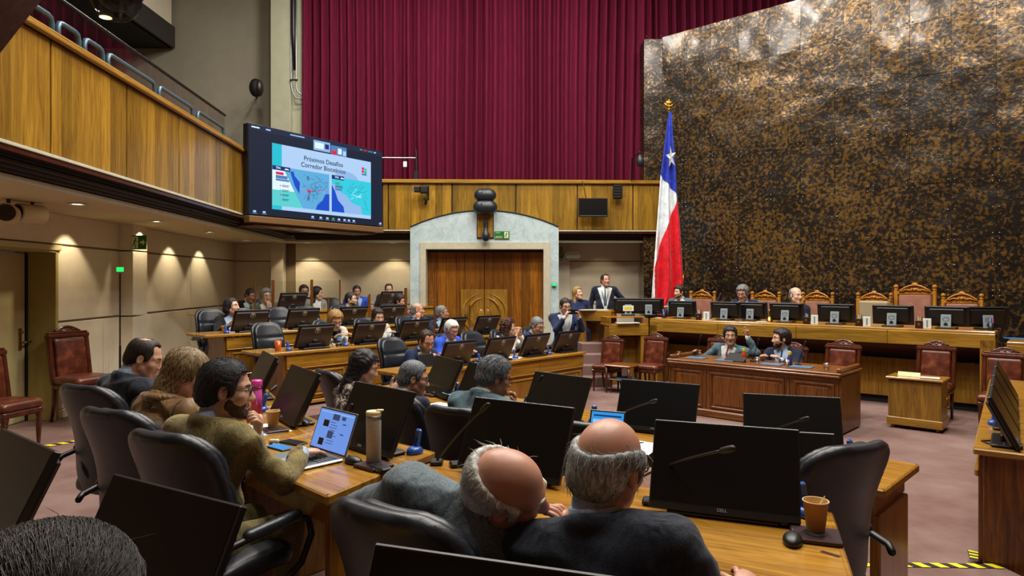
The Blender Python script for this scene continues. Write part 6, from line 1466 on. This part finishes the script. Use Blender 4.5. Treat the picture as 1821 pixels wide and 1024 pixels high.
# ------------------------------------------------------------------ big screen
p0 = ad(441, 11.0, 2.86); p1 = ad(680, 13.5, 2.92); v = p1-p0; v.z = 0; SW = v.length; SH = 4.39-2.89
BS = thing('led_screen', 'huge lit screen showing the map presentation across the gallery corner', 'screen', (p0.x, p0.y, 2.89), math.atan2(v.y, v.x))
box('cabinet', (SW/2, .08, SH/2), (SW, .14, SH), M['black'], BS, .01)
box('bottom_bezel', (SW/2, .05, -.07), (SW, .16, .11), plain('bronze_bezel', '7a5c3a', .4, .2), BS, .01); box('mount', (SW/2, .35, -.13), (SW*.9, .6, .06), M['darkwood'], BS)
yl = [.0]
def sq(name, x0, x1, z0, z1, m, lay=1, par=None):
    b = MB(); y = .006-.0016*lay; b.add([(x0*SW, y, z0*SH), (x1*SW, y, z0*SH), (x1*SW, y, z1*SH), (x0*SW, y, z1*SH)], [(0, 1, 2, 3)]); return b.build(name, m, par or BS)
def sp(name, pts, m, lay, par=None):
    b = MB(); y = .006-.0016*lay; b.add([(x*SW, y, z*SH) for x, z in pts], [tuple(range(len(pts)))]); return b.build(name, m, par or BS)
G = {k: glow('led_'+k, c, s) for k, c, s in (('navy', '0c1e3a', .7), ('bar', '1c2c50', .6), ('pale', 'a8c8ec', 1), ('cyan', '18b8cc', 1), ('sky', '5aa8d8', .95), ('aqua', '2cc4d8', 1), ('blue', '0848c4', .95), ('deep', '0c2a78', .8), ('lilac', '8cb0e0', 1), ('ink', '184068', .7), ('red', 'd81848', 1), ('green', '28b060', 1), ('white', 'd8ecff', 1), ('teal', '54c8c8', 1), ('grey', '4a80b8', .9), ('pink', 'e878a8', .9))}
dsp = sq('display', .004, .996, .006, .994, G['navy'], 1)
sq('title_bar', .004, .996, .93, .994, G['bar'], 2, dsp)
a0, a1, b0, b1 = .155, .90, .075, .84       # slide, read along the screen from left to right
slx = lambda u: .150+.745*u; slz = lambda w: .085+.745*w
def S_(name, u0, u1, w0, w1, c, lay): return sq(name, slx(u0), slx(u1), slz(w0), slz(w1), G[c], lay, sl)
def P_(name, pts, c, lay): return sp(name, [(slx(u), slz(w)) for u, w in pts], G[c], lay, sl)
sl = sq('slide', slx(0), slx(1), slz(0), slz(1), G['pale'], 2)
S_('side_band', 0, .085, .0, 1, 'cyan', 3)
P_('swirl', [(.72+.14*math.cos(a), .60+.16*math.sin(a)) for a in [PI*i/12 for i in range(13)]], 'lilac', 3)
# left map
S_('map_left', .0, .54, .06, .66, 'sky', 4)
P_('legend_panel', [(.0, .06), (.28, .06), (.10, .62), (.0, .62)], 'teal', 5); P_('legend_top', [(.0, .30), (.2, .30), (.11, .6), (.0, .6)], 'white', 6)
P_('ocean', [(.16, .60), (.19, .62), (.20, .55), (.25, .46), (.245, .28), (.2, .40)], 'blue', 6); P_('ocean', [(.40, .06), (.54, .06), (.54, .34), (.50, .33), (.47, .22), (.42, .14)], 'blue', 6)
S_('header_tab', .0, .16, .60, .665, 'deep', 7); S_('header_label', .03, .10, .535, .575, 'red', 7); S_('header_label', .03, .135, .475, .525, 'grey', 7); S_('header_label', .03, .15, .44, .47, 'grey', 7)
for i, c in enumerate(('pink', 'cyan', 'red', 'teal')):
    P_('legend_dot', [(.07+.007*math.cos(a), .37-.07*i+.012*math.sin(a)) for a in [k*PI/4 for k in range(8)]], c, 8); S_('legend_line', .085, .15, .375-.07*i, .383-.07*i, 'ink', 8); S_('legend_line', .085, .14, .358-.07*i, .366-.07*i, 'ink', 8)
rr = random.Random(4)
def roads(x0, x1, z0, z1, n, c, lay, par, w=.0035):
    b = MB(); y = .006-.0016*lay
    for _ in range(n):
        x, z = rr.uniform(x0, x1), rr.uniform(z0, z1); a = rr.uniform(0, 6.28)
        for s in range(rr.randint(5, 9)):
            a += rr.uniform(-.8, .8); nx, nz = x+.022*math.cos(a), z+.030*math.sin(a)
            if not (x0 < nx < x1 and z0 < nz < z1): break
            p, q = Vector((slx(x)*SW, slz(z)*SH)), Vector((slx(nx)*SW, slz(nz)*SH)); n_ = (q-p).normalized(); n_ = Vector((-n_.y, n_.x))*w*1.2
            b.add([(p.x+n_.x, y, p.y+n_.y), (p.x-n_.x, y, p.y-n_.y), (q.x-n_.x, y, q.y-n_.y), (q.x+n_.x, y, q.y+n_.y)], [(0, 1, 2, 3)]); x, z = nx, nz
    b.build('road_lines', G[c], par, kind='stuff')
roads(.27, .46, .12, .62, 22, 'ink', 8, sl, .0018); roads(.22, .5, .30, .42, 6, 'pink', 8, sl, .003); roads(.42, .53, .36, .62, 8, 'grey', 8, sl)
P_('marker', [(.335+.016*math.cos(a), .34+.028*math.sin(a)) for a in [k*PI/6 for k in range(12)]], 'red', 9)
TX = lambda u, w: Matrix.Translation((slx(u)*SW, -.011, slz(w)*SH)) @ RX
text('slide_title', 'Próximos Desafíos\nCorredor Bioceánico', .118, G['ink'], sl, Matrix.Translation((slx(.485)*SW, -.006, slz(.80)*SH)) @ RX)
for u, w in ((.325, .54), (.33, .22)): text('map_numeral', '0', .1, G['ink'], sl, TX(u, w))
for u, w in ((.46, .55), (.455, .44), (.42, .41)): text('map_numeral', '1', .05, G['ink'], sl, TX(u, w))
# right map
S_('map_right', .565, 1, .06, .64, 'aqua', 4); P_('coast', [(.565, .06), (.9, .06), (.88, .20), (.78, .24), (.72, .36), (.66, .40), (.60, .52), (.565, .52)], 'lilac', 5); P_('ocean', [(.565, .06), (.70, .06), (.69, .16), (.63, .26), (.60, .40), (.565, .50)], 'blue', 6)
S_('header_tab', .565, .695, .60, .665, 'deep', 7); S_('header_label', .6, .65, .52, .55, 'green', 7); S_('header_label', .6, .68, .46, .505, 'grey', 7); S_('header_label', .6, .67, .42, .45, 'grey', 7)
roads(.72, .98, .1, .62, 16, 'ink', 8, sl, .0015); roads(.76, .9, .3, .5, 6, 'white', 8, sl, .003)
for u in (.05, .615): text('header_lettering', 'TPA', .055, G['white'], sl, TX(u, .632))
for u in (.125, .672): P_('mountain_mark', [(u-.02, .62), (u-.005, .648), (u+.005, .635), (u+.012, .645), (u+.025, .62)], 'white', 8)
for (u, w, c) in ((.905, .86, 'red'), (.935, .85, 'cyan'), (.905, .81, 'red'), (.935, .80, 'green')): S_('corner_logo', u-.013, u+.013, w-.022, w+.022, c, 6)
S_('corner_logo_base', .892, .948, .745, .775, 'grey', 6)
th = sq('video_thumbnail', .435, .56, .845, .965, G['lilac'], 3); sq('thumbnail_block', .445, .51, .87, .94, G['white'], 4, th); sq('thumbnail_block', .52, .55, .88, .94, G['deep'], 4, th)
th = sq('video_thumbnail', .565, .69, .83, .945, G['grey'], 3); sq('thumbnail_block', .57, .61, .835, .88, G['red'], 4, th); sq('thumbnail_block', .62, .65, .85, .92, G['white'], 4, th); sq('thumbnail_block', .66, .685, .84, .90, G['pale'], 4, th)
for x, w, c in ((.02, .05, 'white'), (.11, .03, 'pale'), (.27, .1, 'lilac'), (.80, .02, 'green'), (.83, .03, 'red'), (.87, .04, 'grey'), (.92, .02, 'pale')): sq('menu_text', x, x+w, .957, .972, G[c], 3, dsp)
for i, x in enumerate((.03, .09, .42, .48, .53, .575, .62, .665, .70, .74, .97)): sq('toolbar_icon', x, x+.018, .030, .052, G['green' if i == 5 else 'pale'], 3, dsp); sq('toolbar_text', x-.006, x+.026, .016, .023, G['grey'], 3, dsp)
# ------------------------------------------------------------------ things on the desks
def on(px, py, z): return at(px, py, z)
coaster('maroon coaster tray under the paper cup at lower right', on(1450, 957, DZ), -.35, .16); paper_cup('kraft paper cup with wooden stirrer at lower right', on(1450, 951, DZ)+Vector((0, 0, .018)), 1.06, .6)
mouse('black computer mouse beside the paper cup at lower right', on(1409, 966, DZ), -.4)
blue_reader('blue fingerprint reader behind the lower right paper cup', on(1434, 918, DZ), .2)
blue_reader('blue fingerprint reader beside the tall tumbler', on(737, 806, DZ), -.6)
blue_reader('blue fingerprint reader behind the chair at the right end of the middle row', on(1518, 822, MZ), .3)
blue_reader('blue fingerprint reader by the pink bottle', on(464, 732, DZ), -.8)
blue_reader('blue fingerprint reader by the water glass in the middle row', on(809, 705, MZ), -.4)
blue_reader('blue fingerprint reader near the lit tablet in the middle row', on(1055, 752, MZ), -.3)
blue_reader('blue fingerprint reader on the right side desk by the nearest monitor', on(1767, 755, .76), -.9)
coaster('maroon coaster tray under the tall tumbler', on(664, 831, DZ), -.7, .15)
t = thing('tumbler', 'tall speckled travel tumbler with cream lid and steel band', 'tumbler', on(664, 827, DZ)+Vector((0, 0, .018)))
b = MB(); b.lathe([(.032, 0), (.035, .004), (.036, .20)], 24); b.build('body', M['stoneware'], t, 'auto'); b = MB(); b.lathe([(.0362, .20), (.0362, .222)], 24); b.build('steel_band', M['steel'], t, True); b = MB(); b.lathe([(.036, .222), (.037, .236), (.034, .242)], 24); b.bb((.03, 0, .245), (.035, .02, .008), .003); b.build('lid', M['cuprim'], t)
mouse('black computer mouse left of the tall tumbler', on(628, 824, DZ), .9)
mouse('black computer mouse at the foot of the monitor by the paper cup', on(538, 756, DZ), .9)
# laptop
lf = Vector((.68, .73, 0)); t = thing('laptop', 'open silver laptop with lit screen on the oak desk', 'laptop', on(560, 815, DZ), rz(lf))
b = MB(); b.bb((0, -.06, .009), (.33, .235, .016), .006); b.build('base', M['alu'], t)
kb = MB(); kb.box((0, -.015, .0175), (.28, .105, .001)); kb = kb.build('keyboard', M['black'], t)
b = MB()
for i in range(13):
    for j in range(5): b.bb((-.13+i*.0217, -.058+j*.0205, .019), (.017, .016, .0025), .001)
b.build('keys', M['grey'], kb, kind='stuff'); b = MB(); b.box((0, -.125, .0176), (.12, .075, .0008)); b.build('trackpad', M['lgrey'], t)
A_ = Matrix.Translation((0, .062, .016)) @ Matrix.Rotation(-math.radians(20), 4, 'X'); b = MB(); b.bb((0, .004, .11), (.33, .007, .22), .003, A_); ls = b.build('screen_lid', M['alu'], t)
b = MB(); b.add([(-.163, -.0002, .006), (.163, -.0002, .006), (.163, -.0002, .216), (-.163, -.0002, .216)], [(0, 1, 2, 3)], A_); b.build('bezel', M['black'], ls)
b = MB(); b.add([(-.157, -.0008, .014), (.157, -.0008, .014), (.157, -.0008, .21), (-.157, -.0008, .21)], [(0, 1, 2, 3)], A_); b.build('display', M['ui_laptop'], ls)
def lq(x, z, w, h, m, l=1): b = MB(); y = -.0008-.0005*l; b.add([(x, y, z), (x+w, y, z), (x+w, y, z+h), (x, y, z+h)], [(0, 1, 2, 3)], A_); b.build('page_block', M[m], ls)
for x, z, w, h, m in ((-.03, .165, .06, .03, 'ui_text'), (.05, .172, .035, .018, 'ui_text'), (-.10, .125, .05, .033, 'black'), (-.04, .075, .05, .033, 'ui_text'), (-.10, .03, .045, .035, 'black'), (.07, .15, .03, .006, 'ui_text'), (.07, .1, .03, .006, 'ui_text')): lq(x, z, w, h, m)
for i in range(9): lq(-.04+.01*(i % 2), .15-.013*i, .05+.01*(i % 3), .003, 'ui_text')
lq(-.15, .196, .30, .004, 'ui_pale')
t = thing('charging_case', 'white rounded earbud case beside the laptop', 'case', on(487, 788, DZ)); q = SDF().cap((-.018, 0, .012), (.018, 0, .012), .012); link('shell', q.mesh('shell', .006), M['whiteplastic'], t)
phone('phone with lit blue screen lying by the earbud case', on(497, 797, DZ), .9, M['ui_blue']); phone('dark phone lying left of the laptop screen', on(521, 788, DZ), 1.0)
# blonde woman's desk
coaster('maroon coaster tray under the paper cup by the pink bottle', on(487, 767, DZ), -.9, .15); paper_cup('kraft paper cup with stirrer in front of the black monitor at left', on(485, 764, DZ)+Vector((0, 0, .018)), .98, .3)
paper('white papers on the desk in front of the blonde woman', on(465, 765, DZ), .8, .22, .3)
t = thing('water_bottle', 'pink water bottle with darker cap beside the tweed man', 'bottle', on(456, 738, DZ)); b = MB(); b.lathe([(.034, 0), (.036, .01), (.036, .17), (.033, .19)], 20); b.build('body', glassm('pink_clear', (.92, .42, .75, 1), .2, .1), t, True); b = MB(); b.lathe([(.0, .004), (.033, .004), (.033, .165), (0, .168)], 20, cap=False); b.build('liquid', M['pinkl'] if 'pinkl' in M else plain('pink_fill', 'c890b8', .4), t, True); b = MB(); b.lathe([(.034, .19), (.036, .195), (.036, .225), (.03, .232)], 20); b.build('cap', M['pink'], t, True)
microphone('gooseneck microphone rising beside the pink bottle', on(440, 735, DZ), tuple(on(484, 692, 1.05)))
microphone('gooseneck microphone in front of the tall tumbler, dark head by the laptop', tuple(ad(600, 3.75, DZ)), tuple(ad(622, 3.55, zy(727, 3.55))))
# bald men
microphone('long gooseneck microphone left of the bald man with white fringe', on(776, 826, DZ), tuple(ad(860, 2.95, zy(727, 2.95))))
microphone('long gooseneck microphone across the monitor of the balding man', on(1120, 868, DZ), tuple(ad(1290, 2.32, zy(800, 2.32))))
microphone('gooseneck microphone before the monitor right of the grey jacket', on(912, 752, MZ), tuple(ad(960, 4.4, zy(675, 4.4))))
microphone('gooseneck microphone across the middle row monitor with papers', on(1075, 757, MZ), tuple(ad(1160, 4.15, zy(714, 4.15))))
microphone('gooseneck microphone across the monitor behind the dark tablet', on(1335, 792, MZ), tuple(ad(1428, 3.65, zy(746, 3.65))))
microphone('gooseneck microphone behind the short haired grey man', on(818, 706, MZ), tuple(ad(760, 5.4, zy(682, 5.4))))
coaster('maroon coaster by the yogurt cup in the middle row', on(768, 704, MZ), -.8, .13); paper_cup('pale yogurt cup in the middle row by the water glass', on(763, 697, MZ), .85, 0, M['cuprim'], 'c0a050')
t = thing('water_glass', 'clear glass of water in the middle row', 'glass', on(795, 702, MZ)); b = MB(); b.lathe([(.034, 0), (.037, .11), (.0355, .11), (.0325, .006), (0, .006)], 20, cap=False); b.build('glass_wall', M['glass'], t, True); b = MB(); b.lathe([(0, .007), (.0325, .007), (.034, .07), (0, .07)], 20, cap=False); b.build('water', glassm('water_tint', (.8, .78, .7, 1), .2), t, True)
paper('white and green papers before the man in grey jacket', on(780, 722, MZ), .8, .21, .25); phone('phone held low over papers beside the grey jacket', on(799, 712, MZ)+Vector((0, 0, .05)), .6, M['ui_pale'])
tablet('lit blue tablet propped before the woman in floral blouse', on(706, 694, MZ), rz((.75, .66)), 40, .25, .19, M['ui_blue'])
tablet('lit tablet standing right of the man in grey jacket', on(948, 738, MZ), rz((.5, .86)), 25, .21, .14, M['ui_blue'])
tablet('lit tablet with rugged case before the middle row papers', on(1076, 776, MZ), rz((.42, .9)), 22, .24, .165, M['ui_blue'])
tablet('dark rugged tablet standing at the right of the middle row', on(1443, 826, MZ), rz((.28, .96)), 18, .25, .17, None)
paper('white papers with a pen on the middle row desk', on(1132, 795, MZ), -.6, .23, .3)
t = thing('pen', 'blue pen lying on the white papers of the middle row', 'pen', on(1128, 790, MZ)+Vector((0, 0, .006)), .4); b = MB(); b.tube([(-.07, 0, 0), (.05, 0, 0), (.07, 0, 0)], [.005, .005, .001], 8); b.build('barrel', M['bluep'], t, True)
for px, py, l, r_ in ((818, 829, 'black connector box left of the bald man monitor', .3), (1165, 897, 'black connector box at the left foot of the lower right monitor', -.3), (1385, 931, 'long black connector box below the lower right monitor', -.36), (676, 838, 'black cable box behind the tumbler coaster', -.7)):
    t = thing('connector_box', l, 'box', on(px, py, DZ), r_); b = MB(); b.bb((0, 0, .012), (.10, .06, .024), .006); b.build('case', M['black'], t); b = MB(); b.box((0, -.0305, .012), (.05, .002, .01)); b.build('ports', M['grey'], t)
paper_cup('paper cup seen between the two bald heads', on(985, 856, DZ), 1.0, .2)
t = thing('desk_groove', 'dark cable slot cut in the rear desk top below the monitor', 'slot', on(1290, 925, DZ), -.37); b = MB(); b.box((0, 0, .0006), (.75, .018, .0012)); b.box((.39, -.015, .0006), (.06, .018, .0012), Matrix.Rotation(-.5, 4, 'Z')); b.build('slot', M['darkwood'], t)
# facing benches
def rowp(k, px, off=-.14): return onrow(px, ROWA[k]+off, ROWZ[k])
for k, px, l in ((1, 912-60, 'left of the second monitor of the foremost bench'), (1, 916, 'between the second and third monitor of the foremost bench'), (1, 976, 'between the last two monitors of the foremost bench'), (1, 854, 'beside the cables of the foremost bench'),
                 (2, 513, 'beside the orange mug'), (2, 614, 'beside the water bottle of the blonde woman'), (2, 701, 'beside the papers of the woman in white'), (2, 838, 'at the right of the second bench'), (3, 402, 'beside the cup of the woman in black blazer')):
    if px == 852: continue
    blue_reader('small blue fingerprint reader '+l, rowp(k, px), rz(U)+PI)
t = thing('mug', 'orange translucent mug on the left end of the second bench', 'mug', rowp(2, 494, -.2)); b = MB(); b.lathe([(.036, 0), (.045, .13), (.043, .13), (.034, .006), (0, .006)], 18, cap=False); b.build('body', plain('amber', 'b0501a', .2, coat=.4), t, True); b = MB(); b.tube([(-.042, 0, .11), (-.075, 0, .1), (-.075, 0, .04), (-.038, 0, .03)], .007, 6); b.build('handle', M['black'], t, True)
t = thing('water_bottle', 'clear plastic water bottle before the blonde woman in cream', 'bottle', rowp(2, 603, -.25)); b = MB(); b.lathe([(.032, 0), (.034, .02), (.031, .08), (.034, .14), (.03, .17), (.014, .20), (.014, .215)], 16); b.build('body', glassm('blue_clear', (.72, .86, .95, 1), .25), t, True); b = MB(); b.lathe([(.0345, .07), (.0345, .13)], 16, cap=False); b.build('label', plain('label_blue', '6a9ac0', .5), t, True); b = MB(); b.lathe([(.016, .21), (.016, .235)], 12); b.build('cap', M['bluep'], t)
for k, px, l in ((2, 611, 'kraft paper cup beside the water bottle of the blonde woman'), (3, 398, 'kraft paper cup before the woman in black blazer'), (3, 568, 'kraft paper cup right of the third bench middle monitor'), (2, 672, 'kraft paper cup in front of the woman in white jacket')): paper_cup(l, rowp(k, px, -.3), .95)
for k, px, l in ((1, 908, 'white papers before the woman in black vest'), (2, 688, 'white papers before the woman in white jacket'), (2, 826, 'white papers right of the second bench'), (1, 842, 'pale papers under the hand of the white haired man')): paper(l, rowp(k, px, -.25), rz(U)+.3)
for px, l in ((840, 'coiled black cable and headset beside the first foremost monitor'), (970, 'small black headset by the last foremost monitor'), (598, 'white and black headset before the blonde woman')):
    k = 2 if px == 598 else 1; t = thing('headset', l, 'headset', rowp(k, px, -.2)); b = MB(); b.tube([(.06*math.cos(a), .05*math.sin(a), .02+.015*math.sin(2*a)) for a in [i*PI/6 for i in range(11)]], .009, 6); b.build('band', M['whiteplastic'] if px == 598 else M['black'], t, True); b = MB(); b.ball((.06, 0, .025), (.022, .03, .024), 10, 6); b.ball((.02, -.05, .025), (.022, .03, .024), 10, 6); b.build('ear_pads', M['black'], t, True)
tablet('black tablet leaning before the man in navy blazer', rowp(1, 764, -.3), rz(-U), 30, .26, .18)
tablet('small black display beside the woman in white jacket', rowp(2, 700, -.3), rz(U), 30, .2, .15)
microphone('short gooseneck microphone on the second bench beside the white haired man', rowp(2, 825, -.4), tuple(rowp(2, 825, -.44)+Vector((.02, 0, .30))))
# glass partitions
def part(label, k, pa, pb, off, h0, h1):
    a, c = onrow(pa, ROWA[k]+off, ROWZ[k]), onrow(pb, ROWA[k]+off, ROWZ[k]); v = c-a; L = v.length; t = thing('glass_partition', label, 'partition', a, math.atan2(v.y, v.x))
    for x, h in ((0, h0), (L, h1)): b = MB(); b.bb((x, 0, h/2), (.024, .024, h), .004); b.build('post', M['walnut'], t)
    b = MB(); b.bb((L/2, 0, min(h0, h1)*.5), (L-.04, .008, min(h0, h1)*.94), .001); b.build('pane', M['glass'], t)
part('clear glass partition with wooden posts right of the chin resting man', 2, 772, 835, -.40, .53, .50)
part('clear glass partition on the rear bench before the man in green grey', 4, 453, 484, -.05, .50, .55)
part('clear glass partition on the rear bench before the man in brown', 4, 486, 553, -.05, .55, .56)
part('clear glass partition on the rear bench before the woman in grey coat', 4, 555, 604, -.05, .56, .56)
part('clear glass partition on the third bench before the bearded man in dark suit', 3, 583, 655, -.40, .48, .50)
part('clear glass partition on the third bench before the young man in grey suit', 3, 657, 720, -.40, .52, .62)
part('clear glass partition standing against the double door', 3, 722, 777, -.40, .62, .60)
# presenters' desk
def pp(px, y, z=.73): return ad(px, d2(px, y), z)
for px, l in ((1237, 'left end'), (1338, 'middle, near the tablet'), (1419, 'right of the bearded presenter')):
    p = pp(px, .42); t = microphone('gooseneck microphone on the presenters desk, '+l, tuple(p), tuple(p+Vector((.03, -.12, .28))))
for px, l in ((1238, 'blue grey folder under the left microphone of the presenters'), (1290, 'blue grey folder before the presenter in grey'), (1372, 'blue grey folder before the bearded presenter'), (1425, 'blue grey folder right of the bearded presenter')):
    t = thing('folder', l, 'folder', pp(px, .28), r2+.1); box('cover', (0, 0, .006), (.26, .2, .012), plain('folder_blue', '4a6a88', .5), t, .003)
tablet('dark tablet propped up before the gesturing presenter', pp(1304, .22), rz(dface), -62, .28, .2, None)
for px, l in ((1207, 'empty glass at the left end of the presenters desk'), (1346, 'glass of water beside the tablet of the presenters'), (1399, 'glass of water before the bearded presenter'), (1469, 'empty glass at the right end of the presenters desk')):
    t = thing('water_glass', l, 'glass', pp(px, .2)); b = MB(); b.lathe([(.03, 0), (.036, .09), (.0345, .09), (.029, .006), (0, .006)], 16, cap=False); b.build('glass_wall', M['glass'], t, True); b = MB(); b.lathe([(0, .007), (.029, .007), (.032, .05), (0, .05)], 16, cap=False); b.build('water', glassm('water_tint2', (.75, .8, .85, 1), .3), t, True)
for px, l, c in ((1322, 'yellow capped bottle beside the tablet of the presenters', 'b8401c'), (1404, 'small yellow and blue bottle before the bearded presenter', '3a3470')):
    t = thing('juice_bottle', l, 'bottle', pp(px, .34)); b = MB(); b.lathe([(.03, 0), (.031, .1), (.018, .13), (.016, .14)], 14); b.build('body', plain('juice'+c, c, .3), t, True); b = MB(); b.lathe([(.02, .14), (.02, .175)], 12); b.build('cap', M['yellow'], t)
# presidency desk things
def dp(px, y): return ad(px, dd(px, y), 1.14)
for px, l in ((1242, 'left of the first monitor gap'), (1434, 'right of the bald man monitor'), (1527, 'before the tan covered chair'), (1634, 'before the tallest carved chair')):
    t = thing('pen_box', 'dark pen holder with gold emblem and pens, '+l, 'holder', dp(px, .12), drot); b = MB(); b.bb((0, 0, .055), (.09, .06, .11), .004); b.build('box', M['maroon'], t); b = MB(); b.lathe([(.02, 0), (0, .002)], 12, M=Matrix.Translation((0, -.0305, .06)) @ RX, cap=False); b.build('gold_emblem', M['gold'], t)
    for i in range(4): b = MB(); b.tube([(-.03+.02*i, 0, .08), (-.035+.024*i, .01, .155+.01*(i % 2))], .005, 5); b.build('pen', M[('bluep', 'whiteplastic', 'yellow', 'black')[i]], t)
    t = thing('card_stand', 'white card stand on the presidency desk, '+l, 'stand', dp(px+14, .14), drot+.2); b = MB(); b.bb((0, 0, .07), (.10, .05, .14), .003); b.build('card', M['white'], t); b = MB(); b.box((0, -.026, .07), (.02, .002, .10)); b.build('card_line', M['lgrey'], t)
for px, l in ((1168, 'left end of the presidency desk'), (1256, 'right of the pen holder, left part'), (1356, 'before the grey haired man, under his monitor')): paper('small papers on the presidency desk, '+l, dp(px, .3), drot+.1, .2, .15)
for px, l in ((1368, 'between the reading man and the bald man'),):
    t = thing('bell', 'small brass hand bell on the presidency desk, '+l, 'bell', dp(px, .3)); b = MB(); b.lathe([(.06, 0), (.05, .02), (.035, .07), (.012, .085), (.012, .1), (.018, .12), (.012, .17), (.016, .19), (0, .2)], 16); b.build('body', M['brass'], t, True)
microphone('gooseneck microphone on the presidency desk left of the reading man', tuple(dp(1263, .35)), tuple(dp(1278, .5)+Vector((.05, .1, .42))))
microphone('gooseneck microphone on the presidency desk beside the tallest chair', tuple(dp(1578, .5)), tuple(dp(1585, .6)+Vector((.05, .1, .36))))
for px, l in ((1180, 'blue pens in a dark cup at the left end of the presidency desk'), (1762, 'pens in a dark cup at the right end of the presidency desk')):
    t = thing('pen_cup', l, 'cup', dp(px, .3)); b = MB(); b.lathe([(.035, 0), (.035, .10), (.032, .10), (.03, .006), (0, .006)], 12, cap=False); b.build('cup', M['black'], t, True)
    for i in range(4): b = MB(); b.tube([(-.01+.007*i, 0, .02), (-.03+.02*i, .01, .16)], .005, 5); b.build('pen', M[('bluep', 'whiteplastic', 'bluep', 'pink')[i]], t)
paper('white papers on the tall golden desk of the blonde woman', ad(1055, 12.45, 1.27), .1, .5, .25)
b_ = ad(1115, 11.85, 1.07); paper('papers and pens stacked in the open shelf of the clerk desk', b_, .1, .4, .2)
paper('blue folder pile at the far right edge', ad(1808, 9.2, 1.02), drot, .3, .22, plain('blue_folder', '1f7cc8', .5), 'folder')
# right side desk
for i, s_ in enumerate((.35, 1.1, 1.8, 2.6)):
    p = C0+ru*.55+rd*s_; p.z = .76; microphone('gooseneck microphone on the right side desk, number %s going away' % ('one', 'two', 'three', 'four')[i], tuple(p), tuple(p-ru*.22+Vector((0, 0, .26))))
p = C0+ru*.48+rd*.75; p.z = .76; paper('white papers on the right side desk behind the nearest monitor', p, .6, .21, .3)
p = C0+ru*.18+rd*.12; p.z = .76; t = thing('connector_box', 'black connector box with cable on the near corner of the right side desk', 'box', p, -.6); b = MB(); b.bb((0, 0, .015), (.10, .07, .03), .006); b.build('case', M['black'], t); b = MB(); b.tube([(-.05, 0, .015), (-.13, .04, .006), (-.16, .1, .006), (-.08, .16, .006)], .005, 6); b.build('cable', M['black'], t, True)
p = C0+ru*.55+rd*.08; p.z = .76; mouse('black computer mouse at the near edge of the right side desk', p, -.8)
